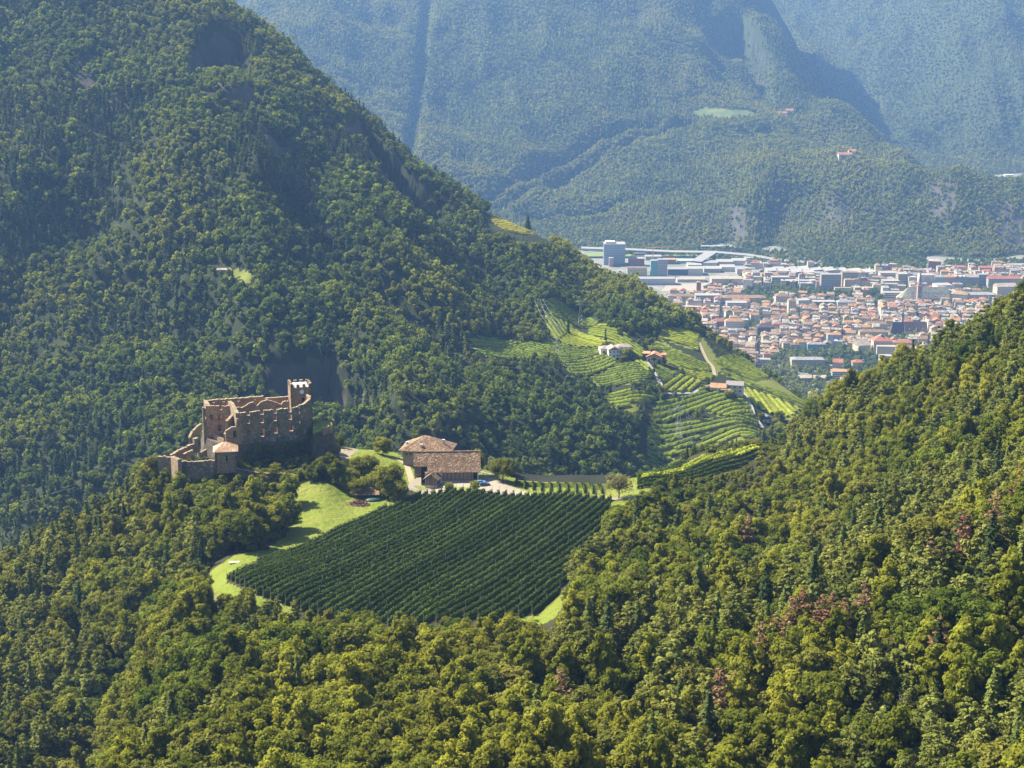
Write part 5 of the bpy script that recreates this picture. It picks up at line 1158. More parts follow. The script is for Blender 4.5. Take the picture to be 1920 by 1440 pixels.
# farmhouse with hipped roof behind the barn
house = thing('farmhouse', 'old farmhouse with large brown hipped roof behind the barn', 'house')
hb0 = gz_at(770, 868); HY = 652; Hl = P(745, 846, HY)[0]; Hr = P(848, 846, HY)[0]; hz0 = LA.h(-40., 655.); he = P(795, 848, HY)[2]; hr = P(790, 815, HY + 8)[2]; hza = radians(-10)
hu = Vector((cos(hza), sin(hza))); hv = Vector((-hu.y, hu.x)); H0 = Vector((Hl + .3, HY + 1.5)); HL = (Hr - Hl) * .97; HD = 15.
def hl(x, y): q = H0 + hu * x + hv * y; return (q.x, q.y)
def hl3(x, y, z): q = hl(x, y); return (q[0], q[1], z)
MB().prism([hl(1.6, 1.6), hl(HL - 1.6, 1.6), hl(HL - 1.6, HD - 1.6), hl(1.6, HD - 1.6)], he - 7, he + .2).build('wall', M_wood2, house)
k0, k1 = HL * .43, HL * .49
MB().add([hl3(0, 0, he), hl3(HL, 0, he), hl3(HL, HD, he), hl3(0, HD, he), hl3(0, 0, he + .25), hl3(HL, 0, he + .25), hl3(HL, HD, he + .25), hl3(0, HD, he + .25), hl3(k0, HD / 2, hr), hl3(k1, HD / 2, hr)],
    [(3, 2, 1, 0), (0, 1, 5, 4), (1, 2, 6, 5), (2, 3, 7, 6), (3, 0, 4, 7), (4, 5, 9, 8), (5, 6, 9), (6, 7, 8, 9), (7, 4, 8)]).build('roof', M_tile_b, house)
for fx_, fy_ in ((.12, .35), (.80, .5), (.42, .16)):
    x_, y_ = HL * fx_, HD * fy_; zz = he + (hr - he) * min(min(x_, HL - x_) / (HL * .4), min(y_, HD - y_) / (HD / 2)); c = hl3(x_, y_, zz + .2)
    ch = MB().box(c, (.9, .7, 1.9)).build('chimney', M_cream, house); MB().box((c[0], c[1], c[2] + 1.0), (1.2, 1.0, .12)).build('chimney_cap', M_metal, ch)
c = hl3(HL * .70, HD * .28, 0)
for xx in (3.2, 5.0, 7.2): window(house, xx, he - 1.5, .8, 1.1, 1.55, hl, M_wood)
# cars
def car(label, loc, rz, mat):
    t = thing('parked_car', label, 'car', loc, rz, None)
    prof_ = [(-2.1, .35), (2.1, .35), (2.15, .75), (1.9, .92), (1.0, 1.02), (.35, 1.45), (-1.3, 1.47), (-1.95, 1.05), (-2.12, .9)]
    def ext(pf_, w0, w1): n = len(pf_); return [(x, -w0 / 2 if z < 1.03 else -w1 / 2, z) for x, z in pf_] + [(x, w0 / 2 if z < 1.03 else w1 / 2, z) for x, z in pf_], [tuple(range(n))[::-1][::-1], tuple(range(2 * n - 1, n - 1, -1))] + [((k + 1) % n, k, n + k, n + (k + 1) % n) for k in range(n)]
    v, f = ext(prof_, 1.78, 1.4); b = MB().add(v, f).build('body', mat, t)
    for s in (-1, 1): MB().add([(.85, s * .84, 1.05), (.32, s * .73, 1.38), (-1.2, s * .73, 1.4), (-1.7, s * .84, 1.07)], [(0, 1, 2, 3)[::s]]).build('side_window', M_glass, t)
    MB().add([(1.02, -.76, 1.05), (1.02, .76, 1.05), (.4, .66, 1.44), (.4, -.66, 1.44)], [(0, 1, 2, 3)]).build('windscreen', M_glass, t)
    MB().add([(-1.98, -.74, 1.07), (-1.36, -.64, 1.46), (-1.36, .64, 1.46), (-1.98, .74, 1.07)], [(0, 1, 2, 3)]).build('rear_window', M_glass, t)
    for x in (-1.3, 1.35):
        for s in (-1, 1):
            w_ = MB().bar((x, s * .92, .33), (x, s * .70, .33), .33, .33, 14).build('wheel', M_black, t); MB().bar((x, s * .93, .33), (x, s * .90, .33), .18, .18, 8).build('rim', M_metal, w_)
    for s in (-1, 1): MB().box((2.14, s * .62, .72), (.06, .34, .16)).build('headlight', M_white, t)
    return t
M_blue = simple('blue_car_paint', (.02, .07, .20), .25, .05, 1, .6); M_blue2 = simple('pale_blue_car_paint', (.10, .20, .32), .25, .05, 1, .6)
q = gz_at(908.5, 911); car('dark blue car parked beside the barn gable', (q[0], q[1], q[2] + .12), radians(12), M_blue)
q = gz_at(901, 907.5); car('paler blue car half in shadow between the barn and the dark blue car', (q[0], q[1], q[2] + .12), radians(20), M_blue2)
# fences, wood pile, shed, bench, table
def fence(label, pxs, h_=1.1, rails=2, step=2.4, mt=None, name='wooden_fence'):
    t = thing(name, label, 'fence'); W = [gz_at(*q) for q in pxs]; mt = mt or M_wood2
    pm = MB().box((0, 0, h_ / 2 - .1), (.14, .14, h_ + .2)).mesh('post', mt)
    for a, b in zip(W[:-1], W[1:]):
        a, b = Vector(a[:2]), Vector(b[:2]); n = max(1, int((b - a).length / step)); pv_ = None
        for k in range(n + 1):
            q = a.lerp(b, k / n); z_ = float(LA.h(q.x, q.y)); link('post', pm, t, (q.x, q.y, z_))
            if pv_:
                for j in range(rails): MB().bar((pv_[0], pv_[1], pv_[2] + h_ * (.45 + .42 * j)), (q.x, q.y, z_ + h_ * (.45 + .42 * j)), .05, .05, 4).build('rail', mt, t)
            pv_ = (q.x, q.y, z_)
fence('dark wooden fence along the yard above the orchard, left of the barn', [(771, 921), (790, 922), (812, 921)])
fence('grey wooden fence along the track right of the barn', [(900, 889), (920, 893), (940, 899), (950, 903)])
fence('rail fence along the dry meadow between castle and farm', [(665, 826), (690, 826), (702, 828)])
fence('wire fence posts along the upper edge of the netted orchard track', [(990, 921), (1030, 927), (1080, 929), (1125, 930)], 1.6, 1, 2.8)
fence('row of stakes along the top edge of the apple orchard', [(885, 930), (930, 931), (975, 932), (1030, 935), (1090, 937), (1140, 938)], 2.0, 1, 2.6)
wp = thing('wood_pile', 'brown heap of cut brushwood on the grass by the orchard corner', 'wood pile'); q = gz_at(670, 946); rr = random.Random(5); lm = [MB().bar((-.9, 0, 0), (.9, 0, 0), .13 + .04 * k, .11, 6).mesh('log', simple('cut_log', (.16 + .03 * k, .10, .075), .95, .3, 3)) for k in range(3)]
for k in range(150):
    a = rr.uniform(0, 6.28); d = rr.uniform(0, 1) ** .6; hz_ = (1 - d) * 1.9 * rr.uniform(.2, 1); link('log', lm[k % 3], wp, (q[0] + cos(a) * d * 4.6, q[1] + sin(a) * d * 2.6, q[2] + .15 + hz_), (rr.uniform(-.5, .5), rr.uniform(-.6, .6), rr.uniform(0, 3.14)))
ls_ = thing('lean_to_shed', 'low open shed with red-brown roof half hidden under trees', 'shed'); q = gz_at(689, 934)
for dx_ in (-4.2, 4.2):
    for dy_ in (-1.6, 1.6): MB().box((q[0] + dx_, q[1] + dy_, q[2] + 1), (.25, .25, 2.6)).build('post', M_wood, ls_)
m = MB(); roof_slab(m, (q[0] - 5, q[1] - 2.4, q[2] + 2.2), (q[0] + 5, q[1] - 2.4, q[2] + 2.2), (q[0] + 5, q[1] + 2.4, q[2] + 3.8), (q[0] - 5, q[1] + 2.4, q[2] + 3.8)); m.build('roof', M_tile_b, ls_)
MB().box((q[0], q[1] + 1.9, q[2] + 1.2), (8.6, .2, 2.4)).build('back_wall', M_wood, ls_)
M_tarp = simple('green_tarpaulin', (.025, .07, .05), .5, .3, 2)
tp = gz_at(699, 939); v, f = ICO2; v = v * (1 + .14 * vn(v[:, 0] * 3, v[:, 1] * 3 + v[:, 2], 4))[:, None] * np.array([3.6, 1.8, 1.3]) + np.array(tp); tag(link('tarpaulin_stack', mesh_np('tarpaulin_stack', v, f, [M_tarp], True)), 'hay stack under dark green tarpaulin beside the low shed', 'tarpaulin')
bn = thing('plank_stack', 'pale weathered stack of boards in the tree shadow on the meadow', 'planks'); q = LA.hit(439, 1056, 440, 560)
for k in range(5): MB().box((q[0], q[1] + .35 * (k - 2), q[2] + .45), (3.6, .3, .08), .08).build('plank', M_grey, bn)
for dx_ in (-1.3, 1.3): MB().box((q[0] + dx_, q[1], q[2] + .15), (.2, 1.7, .5), .08).build('bearer', M_wood, bn)
tb_ = thing('garden_table', 'pale long garden table on the lawn in front of the barn', 'table'); q = gz_at(838, 917)
MB().box((q[0], q[1], q[2] + .95), (2.8, 1.1, .08)).build('tabletop', M_white, tb_)
for dx_ in (-1.2, 1.2):
    for dy_ in (-.4, .4): MB().box((q[0] + dx_, q[1] + dy_, q[2] + .45), (.1, .1, .95)).build('leg', M_wood, tb_)
lw = plan([(845,916),(870,914),(905,918),(905,924),(850,925)], Y1=700); sheet('lawn', lw, LA, M_turf, .2, .6)
lw = plan([(776,911),(797,912),(799,918),(783,917)], Y1=700); sheet('lawn', lw, LA, M_turf, .2, .6)
# ---- single trees round the farm and castle
M_wal = foliage('walnut_leaves', (.13, .14, .03), (.16, .165, .035), None); M_thin = foliage('thin_leaves', (.15, .15, .06), (.17, .165, .07), None)
CW = broad('crown', 601, 4.6, 8.5, 60, 80, .42, M_wal, .25); CG = broad('crown', 602, 4.6, 9.5, 60, 80, .42, M_lf2, .12); CT_ = broad('crown', 603, 4.8, 9, 60, 34, .34, M_thin, .2, core=0); CB = broad('crown', 604, 2.6, 4.6, 34, 60, .36, M_lf, .0)
TW = trunk_mesh('trunk', 8.5, .35, 61, 8, 3.6, M_bark); TT = trunk_mesh('trunk', 9, .3, 62, 16, 4.2, M_grey, .95, (.2, .9))
def lone(kind, px, row, s, label, rz=0., L=None, Y0=560, Y1=720, cat='tree'):
    cr, tr, nm = {'w': (CW, TW, 'walnut_tree'), 'g': (CG, TW, 'broadleaf_tree'), 't': (CT_, TT, 'sparse_tree'), 'b': (CB, None, 'shrub')}[kind]
    q = (L or LA).hit(px, row, Y0, Y1); t = thing(nm, label, cat, (q[0], q[1], q[2] - .1), rz); t.scale = (s, s, s); link('crown', cr, t)
    if tr: link('trunk', tr, t)
lone('w', 943, 901, 1.05, 'round yellow-green walnut tree standing alone right of the barn')
lone('g', 884, 893, 1.15, 'green tree rising behind the right end of the barn roof', .5, Y0=625)
lone('t', 1160, 934, 1.15, 'sparse half-bare tree beside the farm track', .3)
lone('g', 728, 930, 1.35, 'largest green tree between the meadow and the farmyard', 1.)
lone('g', 745, 938, .9, 'green tree at the lower left corner of the farmyard', 2.)
lone('g', 718, 852, .8, 'green tree at the top left of the farmhouse', 3., Y0=620)
lone('g', 678, 898, 1.0, 'dense green tree on the bank below the dry meadow', 4.)
lone('g', 694, 888, .8, 'smaller green tree right of the dense one on the bank', 2.4)
lone('g', 656, 920, .9, 'dark green tree left of the low shed', 1.4)
lone('g', 672, 930, .8, 'leafy fruit tree overhanging the low shed', .4)
lone('g', 705, 925, .9, 'green tree right of the low shed', 5.4)
lone('b', 645, 822, 1.1, 'olive bush at the castle end of the dry meadow', .4, Y0=600)
lone('b', 660, 820, 1.3, 'round bush behind the rail fence of the dry meadow', 1.4, Y0=600)
lone('b', 678, 822, 1.2, 'tawny bush at the far edge of the dry meadow', 2.4, Y0=600)
lone('b', 634, 838, 1.2, 'light green bush on the knoll right of the terrace', 3.4, Y0=600)
lone('g', 842, 923, .42, 'young tree beside the garden table', .4); lone('g', 890, 920, .42, 'slim young tree in front of the barn corner', 1.4)
lone('b', 780, 862, .8, 'yellow-green bush against the farmhouse roof', 1.9, Y0=620)
rb = random.Random(8)
for k, (a, b, s) in enumerate([(452,893,1.1),(470,898,.9),(492,903,1.0),(515,900,1.1),(540,903,.9),(560,898,.8),(585,897,1.0),(600,890,1.1),(615,878,1.2),(620,862,1.0),(628,850,.9),(640,892,1.1),(652,902,1.2),(430,893,1.2),(380,885,1.2),(360,890,1.3),(345,893,1.1),(408,897,1.3)]):
    lone('b', a, b, s * 1.15, 'shrub growing along the foot of the castle rock and walls', rb.uniform(0, 6)); bpy.context.scene.collection.objects[-1]
for o in list(COL.objects):
    if o.get('label') == 'shrub growing along the foot of the castle rock and walls': o['group'] = 'shrubs below the castle walls'; o['category'] = 'bush'
for k in range(16):
    t_ = k / 15; base = Vector(cl(-2 + t_ * (xr + 9), -2.6 - 1.2 * rb.random() + (max(0, t_ - .75) * 26))); zz = ZT - 15 - rb.random() * 6
    t = thing('wall_shrub', 'shrub clinging to the dark rock face under the castle', 'bush', (base.x, base.y, zz - 1), rb.uniform(0, 6), 'shrubs on the castle rock'); s_ = rb.uniform(.45, .95); t.scale = (s_, s_, s_ * 1.1); link('crown', CB, t)
# dead trees on the right slope
DPX = [(1400,1085,1.25),(1860,1075,1.2),(1800,1090,1.0),(1905,1000,1.0),(1480,1250,1.0),(1500,1240,1.05),(1535,1250,1.0),(1555,1240,.95),(1450,1285,1.0),(1425,1300,1.0),(1465,1300,.9),(1050,1400,1.1),(1345,1410,1.15),(1370,1400,1.0),(1580,1245,.9),(1740,1130,.9),(1615,1210,.9),(1755,1290,.9),(8,1090,1.0),(1120,1010,.0)]
for a, b, s in DPX:
    if not s: continue
    q = LA.hit(a, b, 230, 700); t = place_tree(DEAD, (q[0], q[1], q[2] + 3.0), (s * 1.2, s * 1.2, s * 1.1), a * 1.3, 'rust red dead pine among the green trees', 'dead red pines on the hillsides', 'dead tree')
place_list = [(1400,1085,'lone rust red dead pine in the middle of the right-hand slope'),(1860,1075,'bright rust red dead pine near the right edge'),(8,1090,'rust red dead pine at the far left edge of the spur'),(1050,1400,'rust red dead pine near the bottom edge, left of centre-right')]
dd = [o for o in COL.objects if o.get('category') == 'dead tree']
for (a, b, lb), idx in zip(place_list, (0, 1, 18, 11)): dd[idx]['label'] = lb
for a, b, s, lb in ((1700,960,1.0,'bare grey dead tree on the upper right-hand slope'),(1690,1390,.9,'bent bare dead tree above the dark gully at the bottom right'),(1460,1000,.9,'leaning bare dead tree on the right-hand slope'),(1100,1090,.7,'bare dead branches at the right front corner of the orchard'),(420,1390,.9,'pale bare dead tree in the wood at the bottom left')):
    q = LA.hit(a, b, 230, 700); t = thing('dead_tree', lb, 'dead tree', (q[0], q[1], q[2] + 2), a); t.scale = (s, s, s); t.rotation_euler[0] = .15; link('trunk', SNAG, t)
# ================================================================ VILLAS ON THE SPUR
M_grt = tiles('grey_brown_roof', (.30, .25, .21), (.36, .30, .25), (.25, .2, .17), 1.5); M_ort = tiles('orange_roof', (.46, .22, .12), (.52, .27, .15), (.36, .18, .1), 1.2)
M_wallw = simple('white_wall', (.70, .68, .62), .9, .06, .5)
def villa(px, row, w_, d_, h_, rh, rz, wallm, roofm, name='wing', parent=None, label=None, cat='house', hip=False, wins=(4, 2), L=None, base=3):
    q = (L or LB).hit(px, row, 1000, 1500) if not isinstance(px, Vector) else px
    t = parent or thing('hillside_house', label, cat, (q[0], q[1], q[2]), rz)
    return t, q
def house_body(t, x0, y0, w_, d_, h_, rh, wallm, roofm, hip=False, wins=(4, 2), base=3, ov=.6, win=True, ridge_x=True, flat=False):
    """walls, roof and separate windows in the thing's own coordinates; front is -y"""
    MB().prism([(x0, y0), (x0 + w_, y0), (x0 + w_, y0 + d_), (x0, y0 + d_)], -base, h_).build('wall', wallm, t)
    a = [(x0 - ov, y0 - ov), (x0 + w_ + ov, y0 - ov), (x0 + w_ + ov, y0 + d_ + ov), (x0 - ov, y0 + d_ + ov)]
    V = [(x, y, h_) for x, y in a] + [(x, y, h_ + .2) for x, y in a]; F0 = [(3, 2, 1, 0), (0, 1, 5, 4), (1, 2, 6, 5), (2, 3, 7, 6), (3, 0, 4, 7)]
    if flat: F1 = [(4, 5, 6, 7)]
    elif ridge_x:
        i_ = min(w_ * .45, d_ * .5) if hip else -ov
        V += [(x0 + i_, y0 + d_ / 2, h_ + rh), (x0 + w_ - i_, y0 + d_ / 2, h_ + rh)]; F1 = [(4, 5, 9, 8), (5, 6, 9), (6, 7, 8, 9), (7, 4, 8)]
    else:
        i_ = min(d_ * .45, w_ * .5) if hip else -ov
        V += [(x0 + w_ / 2, y0 + i_, h_ + rh), (x0 + w_ / 2, y0 + d_ - i_, h_ + rh)]; F1 = [(4, 5, 8), (5, 6, 9, 8), (6, 7, 9), (7, 4, 8, 9)]
    rf = MB().add(V, F0 + F1).build('roof', roofm, t)
    if win:
        nx_, nz_ = wins; wm = MB().box((0, 0, 0), (w_ / nx_ * .34, .12, h_ / nz_ * .42)).mesh('window', M_glass)
        for i in range(nx_):
            for k in range(nz_): link('window', wm, t, (x0 + w_ * (i + .5) / nx_, y0 - .02, h_ * (k + .5) / nz_))
    return rf
q = LB.hit(1148, 671, 1000, 1500); t = thing('hillside_villa', 'white villa with grey-brown roof among the vineyards', 'house', q, radians(10))
house_body(t, -3, 0, 9, 10, 6.5, 2.6, M_wallw, M_grt, wins=(3, 2), ridge_x=False); house_body(t, -8, 7, 12, 8, 6, 2, M_wallw, M_grt, True, (2, 1)); house_body(t, 6, 8, 12, 8, 6.5, 2.2, M_wallw, M_grt, True, (3, 1))
q = LB.hit(1226, 682, 1000, 1500); t = thing('hillside_villa', 'villa with orange roof and wide arched gable window, right of the road', 'house', q, radians(-8))
house_body(t, -6, 0, 12, 9, 5.5, 3.2, simple('beige_wall', (.5, .44, .34), .9), M_ort, wins=(3, 1), ridge_x=False); house_body(t, -9, 3, 5, 8, 7.5, .3, M_wood, M_ort, flat=True, wins=(1, 1)); house_body(t, 6, 4, 3, 6, 6.5, 1.2, M_ort, M_ort, wins=(1, 1))
m = MB(); n = 12; V = [(cos(pi * k / n) * 2.4, -.12, 3.2 + sin(pi * k / n) * 1.9) for k in range(n + 1)]; m.add(V, [tuple(range(n + 1))[::-1]]).build('arched_window', M_glass, t)
q = LB.hit(1353, 738, 1000, 1500); t = thing('hillside_farmhouse', 'farmhouse with orange and grey roofs at the top of the winding road', 'house', q, radians(-14))
house_body(t, -9, 0, 12, 9, 4.5, 2.8, M_wallw, M_ort, wins=(4, 1)); house_body(t, 3, 5, 13, 9, 6, 2.6, M_cream, simple('grey_roof', (.22, .20, .19), .9), wins=(3, 2)); house_body(t, 0, -2, 7, 4, 3.5, .8, M_wood, M_tile_b, wins=(2, 1))
q = LB.hit(1440, 793, 1000, 1500); t = thing('small_dark_house', 'little dark-roofed house beside the lower end of the winding road', 'house', q, radians(10))
house_body(t, -4, 0, 8, 7, 3, 2.8, M_wallw, simple('slate', (.10, .10, .11), .8), wins=(2, 1), ridge_x=False)
q = LB.hit(420, 512, 900, 1500); t = thing('forest_hut', 'grey hut at the edge of the small clearing on the mountain', 'hut', q, .1); house_body(t, -5, 0, 10, 5, 2.4, 1.2, M_wood2, M_grt, wins=(2, 1))
def far_house(label, px, row, w_, h_, rm, wm, **k):
    q = LC.hit(px, row, 3700, 5500); t = thing('distant_house', label, 'house', q, 0); house_body(t, -w_ / 2, 0, w_, 14, h_, 5, wm, rm, wins=(4, 2), base=8, **k)
far_house('white house with brown roof on the wooded ridge behind the town', 1585, 298, 34, 11, M_tile_r, M_wallw); far_house('small upper house behind the white house on the ridge', 1598, 290, 18, 8, M_tile_r, M_wallw)
far_house('white flat building on the ridge at the right edge', 1892, 335, 26, 12, M_white, M_white, flat=True); far_house('pink farm building beside the high green meadow', 1462, 217, 44, 7, M_tile_r, M_cream); far_house('second farm building right of the high green meadow', 1480, 213, 24, 9, M_tile_r, M_wallw)
# cypresses and single trees of the spur
CY = spruce('crown', 610, 13, 1.3, 26, 8, .8, M_sp, .02, -.3)
TY = trunk_mesh('trunk', 12, .2, 63, 0, 1, M_bark, .9)
for k, (a, b, s, lb) in enumerate([(1065,627,1.0,'slim dark cypress between the upper vineyards, left of the two'),(1135,641,.9,'slim dark cypress above the white villa, right of the two'),(1186,676,.6,'small cypress right of the white villa'),(1421,803,.55,'tiny cypress at the lower end of the winding road')]):
    q = LB.hit(a, b, 1000, 1500); t = thing('cypress_tree', lb, 'tree', q, k); t.scale = (s * 1.15, s * 1.15, s); link('crown', CY, t); link('trunk', TY, t)
for a, b, s, lb in [(1134,654,.6,'pale shrubby tree behind the white villa'),(1176,672,.9,'broad tree right of the white villa'),(1168,680,.6,'low tree in front of the white villa'),(1180,664,.6,'small tree between the two villas'),(1245,684,.5,'bush right of the orange-roofed villa'),(1364,748,.7,'tree below the lower farmhouse'),(1462,790,.9,'tree behind the little dark-roofed house'),(1452,798,.6,'bushy tree right of the little dark-roofed house'),(1427,788,.6,'tree left of the little dark-roofed house'),(1325,735,.5,'bush at the left corner of the lower farmhouse')]:
    lone('g', a, b, s, lb, a, LB, 1000, 1500)
q = LB.hit(990, 418, 1300, 1640); t = thing('spruce_tree', 'big dark conifer on the skyline beside the yellow vineyard', 'tree', (q[0], q[1] + 4, q[2] - 1), 0); t.scale = (1.9, 1.9, 1.25); link('crown', NEAR_C[5][1], t); link('trunk', NEAR_C[5][2], t)
# electricity pylons
M_steel = simple('galvanised_steel', (.28, .29, .29), .5, .1, 1, .5, .3)
def pylon(label, q, H, wd):
    t = thing('electricity_pylon', label, 'pylon', q); m = MB(); n = 7
    for k in range(n):
        z0, z1 = H * k / n, H * (k + 1) / n; w0, w1 = wd * (1 - k / n * .85), wd * (1 - (k + 1) / n * .85)
        c0 = [(-w0, -w0), (w0, -w0), (w0, w0), (-w0, w0)]; c1_ = [(-w1, -w1), (w1, -w1), (w1, w1), (-w1, w1)]
        for i in range(4):
            j = (i + 1) % 4; m.bar((*c0[i], z0), (*c1_[i], z1), .08, .08, 4); m.bar((*c0[i], z0), (*c1_[j], z1), .04, .04, 3); m.bar((*c0[j], z0), (*c1_[i], z1), .04, .04, 3)
    m.build('lattice_mast', M_steel, t)
    ends = []
    for z in (.80, .90):
        a = MB(); a.bar((-4.5, 0, H * z), (4.5, 0, H * z), .1, .1, 4); a.bar((-4.5, 0, H * z), (0, 0, H * z + 1.2), .07, .07, 3); a.bar((4.5, 0, H * z), (0, 0, H * z + 1.2), .07, .07, 3); a.build('crossarm', M_steel, t)
        ends += [(q[0] + s * 4.5, q[1], q[2] + H * z) for s in (-1, 1)]
    return ends
e1 = pylon('tall lattice pylon in the lower vineyards of the spur', LB.hit(1272, 822, 1000, 1500), 27, 2.2)
e2 = pylon('lattice pylon in the upper left vineyards of the spur', LB.hit(1046, 668, 1000, 1500), 27, 2.2)
e3 = pylon('lattice pylon at the top of the long vineyard, by the wood', LB.hit(1088, 612, 1000, 1500), 24, 2)
M_wire = simple('bright_wire', (.7, .7, .68), .4, .05, 1, .5, .6)  # glint of the cables put into a bright base colour
def cable(label, a, b, sag):
    m = MB(); pv_ = Vector(a); n = 8
    for k in range(1, n + 1):
        t_ = k / n; p_ = Vector(a).lerp(Vector(b), t_); p_.z -= sag * 4 * t_ * (1 - t_); m.bar(pv_, p_, .04, .04, 3); pv_ = p_
    tag(m.build('power_cable', M_wire), label, 'cable', 'power cables over the vineyards')
d1 = LB.hit(1305, 850, 1000, 1500); d2 = LB.hit(1010, 588, 1000, 1500)
for k in range(4):
    cable('light power cable falling from the lower pylon towards the crest', e1[k], (d1[0] + (k - 1.5) * 3.5, d1[1] - 30, d1[2] + 3), 2)
    cable('light power cable running from the upper pylon up to the wood', e2[k], (d2[0] + (k - 1.5) * 2.5, d2[1], d2[2] + 12), 3)
# ================================================================ TOWN
Z0 = -.8
def wallmat(n, c): return simple(n, c, .9, .07, .15)
TW_ = {k: wallmat(k.replace(' ', '_') + '_wall', c) for k, c in {'white': (0.492, 0.467, 0.402), 'cream': (0.525, 0.451, 0.303), 'ochre': (0.451, 0.344, 0.197), 'pink': (0.476, 0.344, 0.287), 'grey': (0.361, 0.336, 0.295), 'beige': (0.443, 0.369, 0.254), 'pale green': (0.344, 0.394, 0.328), 'pale blue': (0.295, 0.377, 0.443), 'brick red': (0.246, 0.107, 0.082), 'yellow': (0.508, 0.426, 0.230), 'dark grey': (0.082, 0.090, 0.107), 'teal': (0.098, 0.262, 0.246), 'brown': (0.213, 0.148, 0.107), 'blue': (0.131, 0.262, 0.344)}.items()}
TR_ = {k: tiles(k.replace(' ', '_') + '_roof', *c, .55, .3) for k, c in {'brown': ((0.205, 0.135, 0.082), (0.254, 0.172, 0.107), (0.180, 0.123, 0.074)), 'orange': ((0.369, 0.197, 0.082), (0.410, 0.230, 0.107), (0.328, 0.164, 0.074)), 'pinkish brown': ((0.287, 0.201, 0.127), (0.336, 0.238, 0.152), (0.254, 0.172, 0.107)), 'red': ((0.344, 0.131, 0.082), (0.394, 0.164, 0.098), (0.295, 0.115, 0.074)), 'dark brown': ((0.115, 0.074, 0.061), (0.148, 0.098, 0.082), (0.098, 0.066, 0.057)), 'grey': ((0.246, 0.238, 0.230), (0.295, 0.287, 0.279), (0.221, 0.213, 0.205)), 'white': ((0.295, 0.283, 0.254), (0.328, 0.316, 0.287), (0.262, 0.250, 0.230)), 'pale green': ((0.344, 0.410, 0.312), (0.377, 0.443, 0.344), (0.328, 0.385, 0.295)), 'sandy': ((0.344, 0.295, 0.221), (0.394, 0.336, 0.254), (0.312, 0.262, 0.197))}.items()}
M_win = simple('far_windows', (.07, .08, .10), .35, .2, .3, .5)
M_bal = simple('balcony_slab', (.55, .54, .52), .8, .1, .5)
def gable(w_, d_, h_, rh, typ, ov=.5):
    """roof solid in local coordinates centred on the house"""
    a, b = w_ / 2 + ov, d_ / 2 + ov; m = MB(); V = [(-a, -b, h_), (a, -b, h_), (a, b, h_), (-a, b, h_), (-a, -b, h_ + .25), (a, -b, h_ + .25), (a, b, h_ + .25), (-a, b, h_ + .25)]
    F0 = [(3, 2, 1, 0), (0, 1, 5, 4), (1, 2, 6, 5), (2, 3, 7, 6), (3, 0, 4, 7)]
    if typ == 'flat': return m.add(V, F0 + [(4, 5, 6, 7)])
    if w_ >= d_:
        i_ = a - (min(b, a * .9) if typ == 'hipped' else 0); V += [(-i_, 0, h_ + rh), (i_, 0, h_ + rh)]; F1 = [(4, 5, 9, 8), (5, 6, 9), (6, 7, 8, 9), (7, 4, 8)]
    else:
        i_ = b - (min(a, b * .9) if typ == 'hipped' else 0); V += [(0, -i_, h_ + rh), (0, i_, h_ + rh)]; F1 = [(4, 5, 8), (5, 6, 9, 8), (6, 7, 9), (7, 4, 8, 9)]
    return m.add(V, F0 + F1)
def win_mesh(w_, d_, h_, sx=3.2, sz=3.1, ww=1.3, wh=1.5, band=False, sides=(0, 1, 3)):
    m = MB(); nz = max(1, int(h_ / sz))
    for s_ in sides:
        L_ = w_ if s_ in (0, 2) else d_; n = max(1, int(L_ / sx))
        for k in range(nz):
            z = (k + .55) * h_ / nz
            for i in ([0] if band else range(n)):
                t = 0 if band else (i + .5) / n * L_ - L_ / 2; l_ = L_ * .93 if band else ww
                if s_ == 0: m.box((t, -d_ / 2 - .03, z), (l_, .1, wh))
                elif s_ == 2: m.box((t, d_ / 2 + .03, z), (l_, .1, wh))
                elif s_ == 1: m.box((w_ / 2 + .03, t, z), (.1, l_, wh))
                else: m.box((-w_ / 2 - .03, t, z), (.1, l_, wh))
    return m
def building(name, label, cat, loc, rz, w_, d_, h_, wall_, roof_, typ='flat', rh=0, wins=True, group=None, **wk):
    label = ' '.join(label.split()[:16])
    t = thing(name, label, cat, loc, rz, group)
    MB().box((0, 0, h_ / 2 - 1), (w_, d_, h_ + 2)).build('wall', TW_[wall_] if isinstance(wall_, str) else wall_, t)
    gable(w_, d_, h_, rh, typ).build('roof', TR_[roof_] if isinstance(roof_, str) else roof_, t)
    if wins: tag(win_mesh(w_, d_, h_, **wk).build('window_rows', M_win, t), kind='stuff')
    return t
USED = []
def B(label, px0, px1, rb, rt, d_, wall_, roof_='white', typ='flat', rh=0, rot=0., name='town_building', cat='building', wins=True, **wk):
    x0, y0, _ = PZ(px0, rb, Z0); x1, y1, _ = PZ(px1, rb, Z0); Y = y0; w_ = abs(x1 - x0); zt = P((px0 + px1) / 2, rt, Y)[2]; h_ = zt - Z0 - (0 if typ == 'flat' else 0)
    cx = (x0 + x1) / 2; r_ = radians(rot); loc = (cx - sin(r_) * d_ / 2 * 1., Y + cos(r_) * d_ / 2, Z0)
    USED.append((loc[0], loc[1], math.hypot(w_, d_) / 2 + 3, w_ / 2 + 3, d_ / 2 + 4, r_))
    return building(name, label, cat, loc, r_, w_ * (1 if abs(rot) < 25 else .9), d_, max(3, h_), wall_, roof_, typ, rh, wins, **wk), w_, d_, h_
